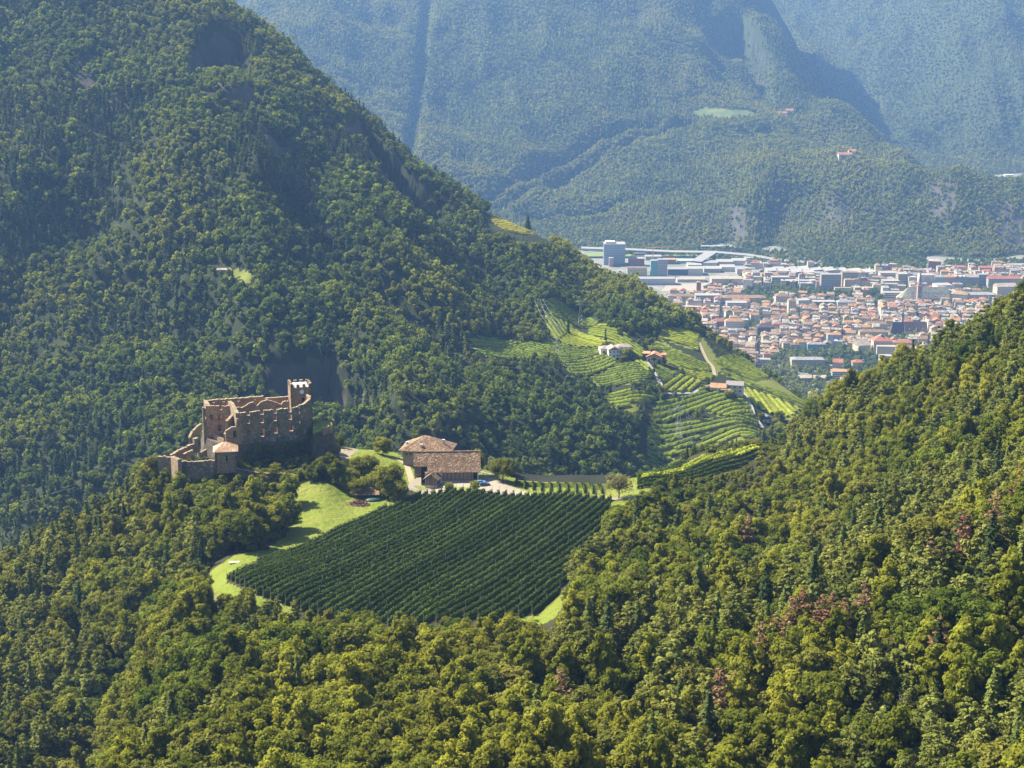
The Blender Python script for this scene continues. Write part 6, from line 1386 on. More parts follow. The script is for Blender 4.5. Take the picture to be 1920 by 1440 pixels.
# towers and offices on the left
M_cg = simple('glass_curtain_wall', (.22, .28, .33), .25, .3, .05, .6)
t, w_, d_, h_ = B('tall glass office tower at the far left end of the town', 1132, 1172, 497, 458, 34, M_cg, 'white', name='glass_tower', band=True, sz=3.6, wh=.7)
MB().box((-w_ * .2, 0, h_ + 2.2), (w_ * .45, d_ * .6, 4)).build('roof_plant', TW_['white'], t)
B('narrow pink and white building at the foot of the glass tower', 1142, 1150, 500, 484, 12, 'pink', 'white'); B('dark red low block right of the glass tower', 1179, 1208, 499, 485, 20, 'brick red', 'white', wins=False)
B('long yellow building with brown roof left of the scaffolded tower', 1176, 1213, 518, 503, 14, 'yellow', 'brown', 'gabled', 3); B('green netted tower block under construction', 1220, 1233, 519, 489, 16, 'teal', 'grey', wins=False)
B('grey scaffolded tower block beside the green netting', 1233, 1251, 519, 487, 16, 'grey', 'grey', band=True, wh=1.); B('long white train shed with barrel roof behind the spur', 1176, 1266, 534, 523, 22, 'white', 'white', 'gabled', 3, sx=5, ww=2.4)
B('dark long factory with sloping front', 1252, 1290, 516, 505, 26, 'dark grey', 'grey', wins=False); B('blank white hall right of the dark factory', 1289, 1318, 516, 504, 30, 'white', 'white', wins=False)
B('wide low brown-roofed warehouse behind the tracks', 1270, 1322, 529, 524, 26, 'white', 'sandy', 'gabled', 3); B('wide grey warehouse right of the tracks', 1334, 1392, 534, 523, 30, 'grey', 'sandy', 'gabled', 3, wins=False)
B('curved orange hall behind the yellow building', 1245, 1268, 495, 487, 22, 'brown', 'orange', wins=False); B('pale green flat hall under the bridge ramp', 1270, 1308, 494, 489, 24, 'pale green', 'pale green', wins=False)
for k, (a, b, c, d, col) in enumerate([(1318,1345,500,493,'white'),(1346,1374,498,491,'grey'),(1375,1402,497,489,'white'),(1403,1430,503,494,'white'),(1320,1352,511,504,'beige'),(1353,1380,509,501,'white'),(1382,1404,515,505,'grey'),(1290,1316,503,497,'grey'),(1210,1240,487,481,'white'),(1190,1212,484,479,'cream'),(1395,1432,489,484,'white')]):
    B(['white flat factory hall, leftmost of the industrial halls', 'grey flat hall second among the industrial halls', 'white hall with raised box in the industrial area', 'long white hall at the right end of the industrial area', 'beige low hall in the nearer industrial row', 'white low hall in the middle of the nearer industrial row', 'grey hall with windows at the end of the nearer row', 'small grey hall beside the dark factory', 'white low hall behind the scaffolded tower', 'cream low hall right of the glass tower', 'farthest white hall by the river trees'][k], a, b, c, d, 34, col, 'white' if k % 3 else 'grey', wins=k % 2 == 0, name='factory_hall', cat='factory hall')
B('long orange-roofed row left of the sawtooth hall', 1428, 1474, 519, 514, 12, 'cream', 'orange', 'gabled', 3)
B('white office block in front of the orange-roofed row', 1447, 1480, 533, 520, 18, 'white', 'white', band=True); B('dark glass block among trees', 1466, 1496, 540, 527, 20, 'dark grey', 'white', wins=False); B('dark balconied block beside the trees', 1500, 1520, 543, 527, 18, 'dark grey', 'grey', band=True)
B('white slab gable beside the dark blocks', 1520, 1529, 544, 526, 16, 'white', 'white', wins=False)
t, w_, d_, h_ = B('tall grey apartment slab, left one of the pair', 1539, 1576, 545, 515, 16, 'grey', 'grey', name='apartment_block', cat='apartment block', sx=3, ww=1.6, wh=1.7); B('tall brown-grey apartment slab, right one of the pair', 1578, 1607, 540, 511, 16, 'beige', 'brown', name='apartment_block', cat='apartment block', band=True, wh=1.2)
B('narrow white tower slab right of the apartment pair', 1608, 1614, 540, 511, 14, 'white', 'white', wins=False); B('red-roofed villa block right of the apartment pair', 1615, 1632, 541, 526, 14, 'cream', 'red', 'hipped', 5)
B('long low cream terrace with red roof patch', 1565, 1636, 549, 540, 14, 'cream', 'pinkish brown', 'flat'); B('brown block with white balconies in the second row', 1525, 1566, 579, 566, 18, 'brown', 'white', band=True); B('white mansard building right of the brown block', 1570, 1602, 581, 567, 16, 'white', 'grey', 'hipped', 4)
B('white angular office block in front of the park', 1496, 1519, 579, 563, 18, 'white', 'white', rot=12, sx=3); B('big cream school with brown hipped roof', 1454, 1478, 577, 556, 20, 'cream', 'brown', 'hipped', 6); B('tall cream wing of the school facing left', 1478, 1492, 590, 565, 18, 'cream', 'brown', 'hipped', 5)
B('white office block with long window bands near the station', 1304, 1350, 570, 554, 22, 'white', 'white', band=True); B('large cream courtyard building with arcades', 1354, 1436, 569, 559, 26, 'cream', 'brown', 'hipped', 4); B('white flat-roofed block in front of the courtyard building', 1363, 1400, 584, 568, 20, 'white', 'white', band=True, wh=1.1)
t, w_, d_, h_ = B('slender brick clock tower of the station', 1306, 1314, 553, 530, 9, 'brick red', 'orange', 'hipped', 3, name='clock_tower', cat='tower'); B('orange-roofed station hall around the clock tower', 1296, 1322, 554, 548, 22, 'pink', 'orange', 'hipped', 3)
B('brown terraced block behind the spur crest', 1250, 1300, 565, 556, 18, 'beige', 'brown', 'gabled', 4); B('long brown-roofed barracks left of the courtyard building', 1290, 1345, 582, 573, 14, 'beige', 'dark brown', 'gabled', 4)
B('dark red house with steep roof beside the spur', 1338, 1359, 613, 603, 14, 'brick red', 'brick red' if 0 else 'red', 'hipped', 5); B('three-storey hotel with orange mansard roof', 1360, 1394, 618, 603, 15, 'white', 'orange', 'hipped', 5, sx=4); B('dark brown mansard house in the near old town', 1420, 1452, 627, 614, 16, 'dark grey', 'dark brown', 'hipped', 7)
B('grey glass-roofed market hall near the spur', 1366, 1396, 628, 622, 24, 'white', 'grey', 'gabled', 4, wins=False)
# sawtooth hall
t = thing('sawtooth_hall', 'very long white hall with stepped sawtooth roof before the river trees', 'factory hall')
for k in range(8):
    for j in range(2 if k < 4 else 1):
        a = PZ(1452 + k * 24 + j * -14, 512 + k * 1.1 + j * 5, Z0); b = PZ(1452 + (k + 1) * 24 - 4 + j * -14, 512 + (k + 1) * 1.1 + j * 5, Z0); w2 = b[0] - a[0]
        m = MB(); m.add([(a[0], a[1], Z0), (b[0], a[1], Z0), (b[0], a[1] + 42, Z0), (a[0], a[1] + 42, Z0), (a[0], a[1], 9), (b[0], a[1], 10.5), (b[0], a[1] + 42, 10.5), (a[0], a[1] + 42, 9)], [(0, 1, 5, 4), (1, 2, 6, 5), (2, 3, 7, 6), (3, 0, 4, 7), (4, 5, 6, 7)])
        me = m.mesh('hall_bay', [TR_['white']]); link('hall_bay', me, t)
USED.append((640, 3330, 10, 130, 40, 0))
# offices right of centre
B('white terraced office block left of the cathedral', 1650, 1681, 533, 512, 22, 'white', 'white', band=True, wh=1.3); B('pale green office block before the white terraced one', 1655, 1686, 545, 527, 20, 'pale green', 'white', band=True); B('long banded office block behind the cathedral spire', 1683, 1702, 539, 514, 22, 'beige', 'white', band=True)
B('white slab between the banded office and the spire', 1703, 1718, 541, 520, 16, 'white', 'white', sx=4); t, w_, d_, h_ = B('white building with huge arched recess right of the spire', 1724, 1751, 541, 516, 22, 'white', 'white', wins=False)
MB().add([(cos(pi * k / 14) * w_ * .34, -d_ / 2 - .05, h_ * .35 + sin(pi * k / 14) * h_ * .5) for k in range(15)] + [(-w_ * .34, -d_ / 2 - .05, .5), (w_ * .34, -d_ / 2 - .05, .5)], [tuple(range(17))[::-1]]).build('arched_recess', TW_['grey'], t)
B('cream low office with long window band left of the cathedral roof', 1657, 1698, 560, 549, 16, 'cream', 'white', band=True); B('dark brown hipped hall left of the cathedral apse', 1654, 1690, 573, 566, 16, 'cream', 'dark brown', 'hipped', 5, wins=False)
segs = [('pale blue','grey',1751,1768),('pink','orange',1768,1788),('ochre','grey',1788,1799),('pale blue','grey',1799,1806),('yellow','grey',1806,1812),('grey','grey',1812,1834)]
for k, (wc, rc, a, b) in enumerate(segs): B(['pale blue', 'pink', 'ochre', 'narrow pale blue', 'narrow yellow', 'long grey'][k] + ' front in the tall apartment row right of the cathedral', a, b, 542, 520, 15, wc, rc, 'gabled', 3, name='apartment_block', cat='apartment block', sx=3)
B('grey high-rise block rising from the apartment row', 1834, 1852, 541, 515, 14, 'pale blue', 'grey', band=True, name='apartment_block', cat='apartment block'); B('long grey apartment row under red roofs at the right', 1852, 1912, 545, 523, 16, 'grey', 'red', 'gabled', 5, name='apartment_block', cat='apartment block')
B('dark red-brown tower block by the river trees', 1740, 1762, 513, 490, 18, 'brick red', 'sandy', 'hipped', 3, rot=-18); B('grey-green block right of the red-brown tower', 1760, 1784, 514, 499, 16, 'pale green', 'grey'); B('red-roofed block among the back trees', 1788, 1812, 513, 501, 14, 'pink', 'red', 'hipped', 3)
B('tan-roofed villa above the apartment row', 1806, 1824, 518, 512, 14, 'ochre', 'sandy', 'hipped', 4); B('farthest orange-roofed building under the cliff', 1863, 1888, 501, 494, 20, 'cream', 'orange', 'hipped', 4); B('pink block below the farthest orange roof', 1836, 1868, 512, 502, 14, 'pink', 'red', 'gabled', 3); B('white terraces at the far right edge', 1895, 1925, 508, 497, 20, 'white', 'white', band=True)
B('orange-tiled gabled building behind the cathedral nave', 1744, 1764, 547, 541, 16, 'cream', 'orange', 'gabled', 5); B('large white theatre block right of the cathedral', 1756, 1786, 555, 535, 26, 'white', 'white', wins=False, rot=8)
B('cream palace with brown roofs right of the cathedral', 1782, 1812, 569, 552, 30, 'cream', 'pinkish brown', 'hipped', 5, rot=-22); B('long grey-roofed building in front of the dark trees', 1812, 1866, 562, 553, 22, 'beige', 'grey', 'hipped', 4)
B('big gabled cream building at the right edge above the forest', 1868, 1906, 560, 538, 22, 'cream', 'sandy', 'gabled', 6, rot=6); B('white angular block at the far right behind the forest', 1907, 1930, 556, 537, 18, 'white', 'white', band=True)
# near edge of the town
B('pale blue end block with orange hipped roof', 1551, 1577, 648, 628, 12, 'pale blue', 'orange', 'hipped', 3, sx=6); B('blue terrace of houses with dark windows', 1514, 1548, 658, 646, 12, 'blue', 'grey', 'hipped', 3); B('white house with bright orange pyramid roof', 1489, 1512, 655, 642, 14, 'white', 'orange', 'hipped', 5)
B('long building with orange roof right of the pale blue block', 1583, 1620, 642, 635, 14, 'beige', 'orange', 'gabled', 4); B('large gabled hall with blank end wall', 1608, 1633, 664, 648, 22, 'beige', 'sandy', 'gabled', 7, rot=15, wins=False)
t, w_, d_, h_ = B('big cream building with red hipped roof and little dome', 1637, 1672, 664, 640, 22, 'cream', 'red', 'hipped', 7); v, f = ICO2; link('roof_dome', mesh_np('roof_dome', v * 2.6 + np.array([0, 0, h_ + 7.5]), f, [TW_['dark grey']], True), t)
B('cream block with square windows below the domed building', 1644, 1678, 668, 650, 16, 'cream', 'sandy', rot=-6); B('long cream wing with red roof right of the domed building', 1672, 1714, 655, 643, 14, 'cream', 'red', 'hipped', 4); B('cream row at the forest edge right of the domed building', 1680, 1725, 660, 652, 13, 'beige', 'brown', 'hipped', 3)
B('white modern block just above the forest crest', 1650, 1672, 684, 668, 14, 'white', 'white', band=True); B('white flat block low among the garden trees', 1560, 1597, 712, 697, 16, 'white', 'orange', band=True); B('beige terraced institute with skylights in the near gardens', 1484, 1545, 692, 675, 20, 'beige', 'grey', 'hipped', 3, sx=4)
B('curved pale-roofed hall among the near garden trees', 1498, 1550, 716, 709, 18, 'brown', 'sandy', 'gabled', 3, wins=False); B('brown-roofed house left of the green pitch', 1561, 1580, 690, 680, 14, 'pink', 'red', 'gabled', 5, rot=-15); B('brown-roofed house below the green pitch', 1600, 1622, 690, 680, 14, 'ochre', 'red', 'hipped', 4, rot=10)
B('ochre palace with dark roof below the mansard row', 1612, 1665, 633, 623, 16, 'yellow', 'brown', 'hipped', 4); B('white terraced row in front of the dark-roofed church', 1625, 1664, 618, 608, 14, 'white', 'brown', 'hipped', 4)
# cathedral
cat_ = thing('cathedral', 'large cathedral with pale patterned steep roof and openwork spire', 'church'); x0, y0, _ = PZ(1704, 566, Z0); x1 = PZ(1779, 566, Z0)[0]; L_ = x1 - x0; D_ = 26
def C3(x, y, z): return (x0 + x, y0 + y, Z0 + z)
M_patt = tiles('patterned_cathedral_roof', (.40, .38, .28), (.36, .34, .26), (.26, .27, .20), .5, .2)
M_sand = wallmat('sandstone', (.34, .24, .19))
MB().prism([C3(0, 0, 0)[:2], C3(L_, 0, 0)[:2], C3(L_, D_, 0)[:2], C3(0, D_, 0)[:2]], Z0, Z0 + 7).build('nave_wall', M_sand, cat_)
MB().add([C3(-1, -1, 7), C3(L_ + 1, -1, 7), C3(L_ + 1, D_ + 1, 7), C3(-1, D_ + 1, 7), C3(0, D_ / 2, 27), C3(L_ + .5, D_ / 2, 27)], [(0, 1, 5, 4), (1, 2, 5), (2, 3, 4, 5), (3, 0, 4), (3, 2, 1, 0)]).build('nave_roof', M_patt, cat_)
ap = [(cos(a) * 20 - 2, sin(a) * 12 + D_ / 2) for a in np.linspace(pi / 2, 3 * pi / 2, 6)]
MB().prism([C3(x, y, 0)[:2] for x, y in ap], Z0, Z0 + 7).build('apse_wall', M_sand, cat_)
m = MB(); m.add([C3(x * 1.03, y, 7) for x, y in ap] + [C3(-1, D_ / 2, 25)], [(k, k + 1, 6) for k in range(5)] + [(5, 0, 6)]).build('apse_roof', M_patt, cat_)
for k in range(10):
    for j in (0, 1):
        a = C3(5 + k * L_ / 10, 2.6 + j * 4.6, 12 + j * 7); rf = MB().box(a, (1.1, 2.2, 1.6)).build('dormer', TW_['grey'], cat_)
for k in range(9): MB().box(C3(4 + k * L_ / 9, -1.2, 3.4), (1.2, 1.6, 7)).build('buttress', M_sand, cat_)
sp = link('spire', None, cat_); sx, sy, _ = PZ(1722, 566.5, Z0); sy -= 3
MB().box((sx, sy, Z0 + 16), (9, 9, 32)).build('tower_shaft', M_sand, sp); MB().box((sx, sy, Z0 + 33), (10.4, 10.4, 1.6)).build('gallery', M_sand, sp)
MB().bar((sx, sy, Z0 + 33), (sx, sy, Z0 + 42), 3.7, 3.2, 8).build('octagon', M_sand, sp); MB().bar((sx, sy, Z0 + 42), (sx, sy, Z0 + 66), 3.2, .25, 8).build('spire_cone', wallmat('spire_stone', (.24, .16, .14)), sp)
for a in (-1, 1):
    for b in (-1, 1): MB().bar((sx + a * 4, sy + b * 4, Z0 + 33), (sx + a * 4, sy + b * 4, Z0 + 42), .8, .1, 6).build('pinnacle', M_sand, sp)
for z in (12, 22, 28): MB().box((sx, sy - 4.53, Z0 + z), (2, .1, 5)).build('lancet', M_win, sp)
USED.append(((x0 + x1) / 2 - 8, y0 + D_ / 2, 10, L_ / 2 + 18, D_ / 2 + 8, 0))
# dark roofed church
ch = thing('monastery_church', 'old church with very steep dark brown roof and thin spire', 'church'); x0, y0, _ = PZ(1697, 628, Z0); x1 = PZ(1739, 628, Z0)[0]; xl_ = PZ(1667, 625, Z0)[0]; L_ = x1 - x0
MB().prism([(x0, y0), (x1, y0), (x1, y0 + 20), (x0, y0 + 20)], Z0, Z0 + 6).build('nave_wall', TW_['beige'], ch)
MB().add([(x0 - .5, y0 - 1, Z0 + 6), (x1, y0 - 1, Z0 + 6), (x1, y0 + 21, Z0 + 6), (x0 - .5, y0 + 21, Z0 + 6), (x0 - .5, y0 + 10, Z0 + 22), (x1, y0 + 10, Z0 + 22)], [(0, 1, 5, 4), (1, 2, 5), (2, 3, 4, 5), (3, 0, 4), (3, 2, 1, 0)]).build('nave_roof', TR_['dark brown'], ch)
MB().box((x1 + .5, y0 + 10, Z0 + 13), (1, 20, 26)).build('west_gable', TW_['cream'], ch)
MB().add([(xl_, y0 + 3, Z0 + 2), (x0 - .6, y0 + 3, Z0 + 2), (x0 - .6, y0 + 19, Z0 + 2), (xl_, y0 + 19, Z0 + 2), (xl_ + 5, y0 + 11, Z0 + 21), (x0 - .6, y0 + 11, Z0 + 21)], [(0, 1, 5, 4), (1, 2, 5), (2, 3, 4, 5), (3, 0, 4), (3, 2, 1, 0)]).build('choir_roof', TR_['dark brown'], ch)
sx = PZ(1693, 625, Z0)[0]; MB().box((sx, y0 + 22, Z0 + 14), (4.4, 4.4, 28)).build('bell_tower', TW_['grey'], ch); MB().bar((sx, y0 + 22, Z0 + 28), (sx, y0 + 22, Z0 + 42), 2.8, .1, 8).build('spire_cone', TW_['dark grey'], ch)
for k in range(3): MB().box((x0 + L_ * (k + .7) / 3.4, y0 + 2, Z0 + 10.5), (1.2, 2, 1.6)).build('dormer', TW_['beige'], ch)
USED.append(((xl_ + x1) / 2, y0 + 10, 10, (x1 - xl_) / 2 + 3, 15, 0))
# crane, bridge ramp, motorway and long canopy
M_or = simple('crane_orange', (.65, .30, .10), .6, .1, .5)
cr = thing('tower_crane', 'orange tower crane above the industrial halls', 'crane'); q = PZ(1224, 490, Z0); jz = P(1224, 465, q[1])[2]
MB().box((q[0], q[1], jz / 2), (1.6, 1.6, jz)).build('mast', M_or, cr); m = MB(); j1 = P(1268, 463, q[1])[0]; m.bar((q[0] - 14, q[1], jz), (j1, q[1], jz + 3), .8, .5, 4).build('jib', M_or, cr); MB().box((q[0] - 13, q[1], jz - 1.5), (4, 2, 3)).build('counterweight', TW_['grey'], cr)
MB().bar((q[0], q[1], jz), (q[0], q[1], jz + 7), .6, .2, 4).build('tower_head', M_or, cr)
def strip3(name, A, wd, mat, th=1.): 
    P_ = [Vector(a) for a in A]; V = []; n = len(P_)
    for i, p_ in enumerate(P_):
        d = (P_[min(n - 1, i + 1)] - P_[max(0, i - 1)]); nn = Vector((-d.y, d.x, 0)).normalized() * wd / 2
        V += [tuple(p_ - nn), tuple(p_ + nn), tuple(p_ - nn - Vector((0, 0, th))), tuple(p_ + nn - Vector((0, 0, th)))]
    f = []
    for i in range(n - 1): a = 4 * i; b = a + 4; f += [(a, b, b + 1, a + 1), (a + 2, a + 3, b + 3, b + 2), (a, a + 2, b + 2, b), (a + 1, b + 1, b + 3, a + 3)]
    return tag(link(name, mesh_np(name, V, f, [mat])), kind='structure')
M_con = simple('motorway_concrete', (.22, .215, .20), .9, .1, .1); M_asp = simple('motorway_asphalt', (.20, .20, .20), .9, .1, .1)
mw = [P(1090, 464, 3560), P(1180, 467, 3560), P(1260, 471, 3560), P(1340, 472, 3560), P(1400, 477, 3540), P(1460, 487, 3500), P(1530, 495, 3460)]; strip3('motorway', mw, 26, M_con, 2)
mr = [P(1305, 490, 3440), P(1318, 482, 3475), P(1333, 472.5, 3540)]; strip3('bridge_ramp', mr, 26, M_con, 2)
for k in range(3): q = P(1307 + 8 * k, 489 - 5 * k, 3445 + 28 * k); MB().box((q[0], q[1], q[2] / 2 - 2), (3, 3, max(2, q[2]))).build('bridge_pier', M_con).__setitem__('kind', 'structure')
t, w_, d_, h_ = B('long toll-station canopy with white edge under the cliff', 1315, 1363, 469, 462, 14, 'dark grey', 'white', wins=False, name='toll_canopy', cat='canopy')
M_grass = simple('park_grass', (.14, .19, .04), .95, .2, .05); M_track = simple('railway_gravel', (.34, .28, .20), .95, .15, .05)
def flat(name, L, mat, z): W = [PZ(a, b, Z0)[:2] for a, b in L]; return tag(link(name, mesh_np(name, [(x, y, Z0 + z) for x, y in W], [tuple(range(len(W)))], [mat])), kind='structure')
flat('sports_pitch', [(1571,676),(1600,676),(1606,668),(1576,667)], M_grass, .1); flat('railway_yard', [(1240,546),(1420,542),(1400,530),(1250,533)], M_track, .1)
for k in range(6): A = [(1242, 544 - k * 2), (1330, 543 - k * 2), (1415, 541 - k * 2)]; strip3('railway_track', [PZ(a, b, Z0 + .4) for a, b in A], 2.2, M_con, .2)
flat('river_meadow', [(1100,482),(1330,484),(1460,500),(1650,508),(1930,505),(1930,498),(1650,498),(1460,490),(1330,476),(1100,474)], M_grass, .15)
flat('town_park', [(1640,512),(1655,520),(1560,505),(1640,498)], simple('pitch_cover', (.34, .42, .30), .9, .05, .05), .25)
# ---- the many houses of the old town
PARKS = [[(1392,566),(1400,545),(1450,540),(1480,545),(1520,548),(1605,552),(1600,566),(1560,562),(1520,562),(1480,560),(1456,560),(1450,576),(1430,578)],
 [(1610,562),(1640,548),(1656,560),(1650,575),(1630,568)], [(1795,552),(1800,543),(1870,546),(1905,548),(1900,556),(1866,556)], [(1655,645),(1660,632),(1720,628),(1722,642),(1690,648)],
 [(1540,668),(1560,655),(1610,656),(1640,668),(1650,680),(1610,700),(1600,690),(1560,690)], [(1430,690),(1470,660),(1490,662),(1550,660),(1560,700),(1560,740),(1440,760)], [(1598,715),(1610,690),(1660,672),(1650,720),(1600,740)],
 [(1340,605),(1365,596),(1380,602),(1362,608)], [(1394,624),(1402,604),(1420,606),(1418,624)]]
def zone(px, row):
    for q in PARKS:
        if inpoly(np.array(px), np.array(row), q): return 0
    if inpoly(np.array(px), np.array(row), [(1250,556),(1330,545),(1440,548),(1640,556),(1660,572),(1700,572),(1790,572),(1960,566),(1960,640),(1700,700),(1640,668),(1560,656),(1500,662),(1445,700),(1380,690),(1300,640)]): return 1
    if inpoly(np.array(px), np.array(row), [(1400,505),(1440,503),(1560,508),(1660,512),(1960,505),(1960,566),(1790,572),(1640,556),(1440,548),(1400,545)]): return 2
    if inpoly(np.array(px), np.array(row), [(1400,650),(1500,655),(1680,668),(1680,780),(1500,780)]): return 3
    return 0
rh_ = random.Random(21); GA_ = radians(-9); H_ = []
LMK = [('the cathedral', 1735, 566), ('the dark-roofed church', 1705, 625), ('the pale blue block', 1564, 645), ('the three-storey hotel', 1377, 615), ('the apartment slab pair', 1573, 542), ('the domed building', 1655, 660), ('the dark mansard house', 1436, 625), ('the angular white office', 1508, 578), ('the station clock tower', 1310, 552), ('the blue terrace', 1530, 656), ('the cream palace', 1797, 566), ('the big school', 1465, 576), ('the curved hall', 1524, 714), ('the large gabled hall', 1620, 662)]
for i in range(-90, 90):
    for j in range(-80, 80):
        gx = i * 16.5 + (i // 4) * 6; gy = j * 14.5 + (j // 2) * 6; x = 600 + gx * cos(GA_) - gy * sin(GA_); y = 2800 + gx * sin(GA_) + gy * cos(GA_)
        if y < 2200 or y > 3600 or x < 200: continue
        px, row = proj(x, y, Z0); zn = zone(px, row)
        if not zn or px > 1950 or px < 1230: continue
        if zn == 3 and rh_.random() < .6: continue
        if zn == 2 and (rh_.random() < .35): continue
        if zn == 1 and rh_.random() < .04: continue
        x += rh_.uniform(-3, 3); y += rh_.uniform(-2.6, 2.6); bad = False
        for ux, uy, _, hw, hd, ur in USED:
            dx, dy = x - ux, y - uy
            if abs(dx * cos(ur) + dy * sin(ur)) < hw + 5 and abs(-dx * sin(ur) + dy * cos(ur)) < hd + 4: bad = True; break
        if bad: continue
        big = zn == 2; w_ = rh_.uniform(11, 17) * (1.15 if big else 1); d_ = rh_.uniform(9, 13.5); h_ = rh_.uniform(8.5, 15) if zn == 1 else (rh_.uniform(12, 21) if big else rh_.uniform(6, 9.5))
        if rh_.random() < .35: w_, d_ = d_, w_
        typ = rh_.choices(['gabled', 'hipped', 'flat'], [.5, .3, .2] if zn == 1 else [.25, .25, .5] if big else [.4, .5, .1])[0]
        rc = rh_.choices(['brown', 'pinkish brown', 'orange', 'red', 'dark brown', 'sandy', 'grey'], [.28, .34, .12, .06, .05, .10, .05])[0] if typ != 'flat' else rh_.choices(['white', 'grey', 'sandy', 'pinkish brown'], [.35, .25, .25, .15])[0]
        wc = rh_.choices(['cream', 'white', 'beige', 'ochre', 'pink', 'yellow', 'grey', 'pale blue', 'pale green'], [.28, .22, .18, .08, .10, .05, .05, .02, .02])[0]
        hid = px > 1935 or (row > 760 - .0 * px and px < 1400)
        H_.append((y, x, px, row, w_, d_, h_, typ, rc, wc, GA_ + rh_.choice([0, 0, 0, .12, -.15, pi / 2 * 0]) + rh_.uniform(-.06, .06) + .55 * float(vn(x / 70, y / 60, 9))))
def crest_row(px): return float(np.interp(px, [1080,1180,1280,1400,1530,1560,1600,1700,1800,1870,1920], [470,530,585,660,750,760,700,660,610,580,555]))
H_.sort(); seen = [h for h in H_ if h[3] < crest_row(h[2]) - 3]; hidden = [h for h in H_ if h[3] >= crest_row(h[2]) - 3 and h[3] < crest_row(h[2]) + 25]
for h in seen[:212]:
    y, x, px, row, w_, d_, h_, typ, rc, wc, rz = h; k = min(LMK, key=lambda q: math.hypot(q[1] - px, (q[2] - row) * 2)); dx, dy = px - k[1], row - k[2]
    rel = ('left of ' if dx < 0 else 'right of ') if abs(dx) > abs(dy) * 2.2 else ('in front of ' if dy > 0 else 'behind '); far = 'far ' if math.hypot(dx, dy) > 45 and rel in ('left of ', 'right of ') else ''
    sz = 'low' if h_ < 9.5 else 'tall' if h_ > 13 else 'mid-sized'; shape = 'long' if max(w_, d_) / min(w_, d_) > 1.35 else 'square'
    shape = shape if typ != 'flat' or len(rel) < 9 else ''; lb = f'{sz} {shape} {wc} house with {rc} {typ} roof, {far}{rel}{k[0]}'
    building('town_house', lb, 'house', (x, y, Z0), rz, w_, d_, h_, wc, rc, typ, (min(w_, d_) * rh_.uniform(.22, .34)), True, 'houses of the town', sz=3.1, sides=(0, 1, 3))
# everything farther away joined by material
rest_ = seen[212:] + hidden; wm_ = {}; rm_ = {}; allm = MB(); mats_ = []; ix = {}
def mi_(m_):
    if m_.name not in ix: ix[m_.name] = len(mats_); mats_.append(m_)
    return ix[m_.name]
def put(mb, T, mi): allm.add([(T[0] + a * T[3] - b * T[4], T[1] + a * T[4] + b * T[3], T[2] + c) for a, b, c in mb.v], mb.f, mi)
for y, x, px, row, w_, d_, h_, typ, rc, wc, rz in rest_:
    T = (x, y, Z0, cos(rz), sin(rz)); put(MB().box((0, 0, h_ / 2 - 1), (w_, d_, h_ + 2)), T, mi_(TW_[wc])); put(gable(w_, d_, h_, min(w_, d_) * .28, typ), T, mi_(TR_[rc])); put(win_mesh(w_, d_, h_, sx=3.6, sides=(0, 3)), T, mi_(M_win))
tag(allm.build('town_quarter', mats_), 'closely packed tiled houses of the farther old town', 'houses', kind='stuff')
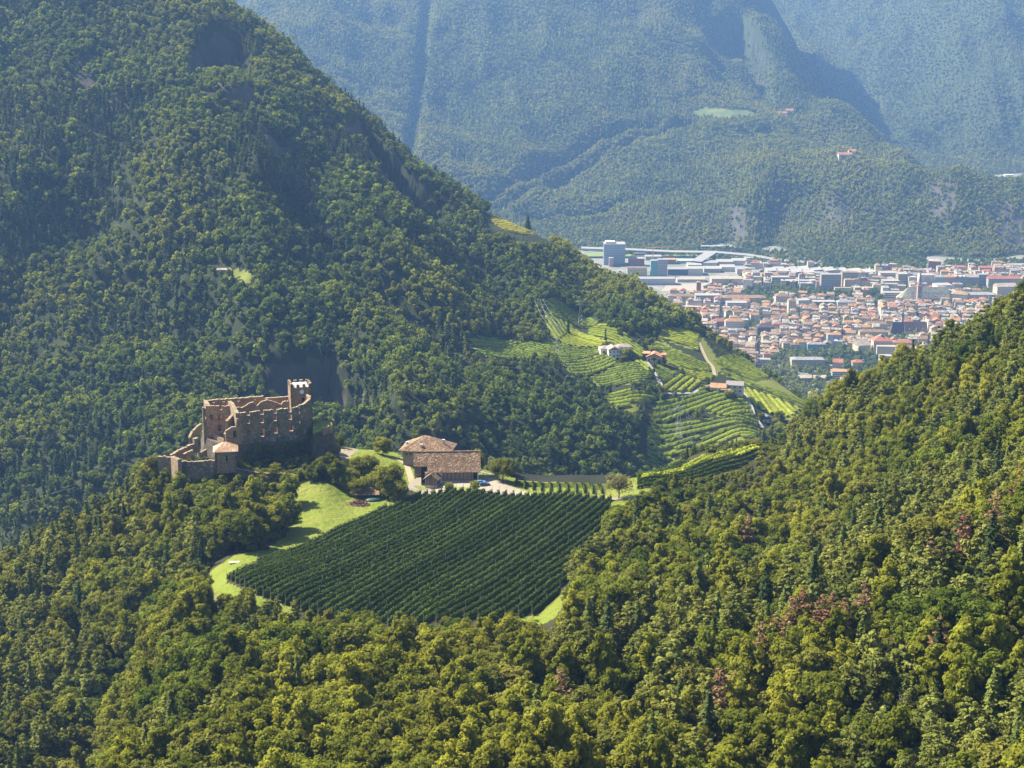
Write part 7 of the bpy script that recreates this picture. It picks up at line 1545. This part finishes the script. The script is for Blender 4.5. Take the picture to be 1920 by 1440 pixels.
# chimneys, dormers, terraces: roof clutter of the near houses
cl_ = MB(); rc_ = random.Random(4)
for h in seen:
    for _ in range(rc_.choice([1, 2, 2, 3])):
        y, x, w_, d_, h_, rz = h[0], h[1], h[4], h[5], h[6], h[10]; a, b = rc_.uniform(-.35, .35) * w_, rc_.uniform(-.3, .3) * d_; cl_.box((x + a * cos(rz) - b * sin(rz), y + a * sin(rz) + b * cos(rz), Z0 + h_ + rc_.uniform(1.2, 2.6)), (rc_.choice([.8, 1, 2.2, 3]), rc_.choice([.8, 1.2, 1.6]), 2.4), rz, rc_.choice([0, 0, 1, 2]))
tag(cl_.build('chimneys_and_dormers', [TW_['beige'], TW_['white'], M_win]), 'chimneys, dormers and roof boxes on the town roofs', 'chimneys', kind='stuff')
# ---- town trees
def polyscatter(polys, s, seed, keep=1.):
    out_ = []
    for k, q in enumerate(polys):
        W = [PZ(a, b, Z0)[:2] for a, b in q]; xs = [w_[0] for w_ in W]; ys = [w_[1] for w_ in W]; x, y = jgrid(min(xs), max(xs), min(ys), max(ys), s, seed + k); ok = inpoly(x, y, W) & (np.random.default_rng(k).random(len(x)) < keep); out_.append(np.stack([x[ok], y[ok]], 1))
    return np.concatenate(out_)
ta = polyscatter(PARKS, 9.5, 3, .85); tb2 = polyscatter([[(1090,470),(1130,462),(1130,478),(1178,482),(1300,484),(1330,490),(1440,499),(1460,506),(1520,508),(1640,508),(1735,508),(1735,486),(1600,484),(1530,478),(1470,474),(1400,470),(1300,464),(1200,462)], [(1765,512),(1960,505),(1960,490),(1765,490)], [(1440,512),(1452,506),(1460,512),(1450,518)]], 9.5, 13, .8)
tc = polyscatter([[(1250,560),(1400,520),(1920,510),(1940,600),(1700,700),(1500,770),(1400,690)]], 17, 23, .34)
bl_ = np.concatenate([ta, tb2, tc]); keep = np.ones(len(bl_), bool)
for ux, uy, _, hw, hd, ur in USED:
    dx, dy = bl_[:, 0] - ux, bl_[:, 1] - uy; keep &= ~((np.abs(dx * cos(ur) + dy * sin(ur)) < hw) & (np.abs(-dx * sin(ur) + dy * cos(ur)) < hd))
keep &= segdist(bl_[:, 0], bl_[:, 1], [q[:2] for q in mw]) > 15; keep &= segdist(bl_[:, 0], bl_[:, 1], [q[:2] for q in mr]) > 15
bl_ = bl_[keep]; n = len(bl_); r = np.random.default_rng(5)
scatter_object('town_trees', np.column_stack([bl_, np.full(n, Z0 - .5)]), r.choice([0, 1, 2, 3, 0, 1, 2, 4], n), sclvec(r.uniform(.8, 1.35, n), r), [proto('crown_source', q) for q in MIDP[:5]], 'park and street trees of the town and the river bank')
print('houses', len(seen), 'hidden', len(hidden), 'trees', n)
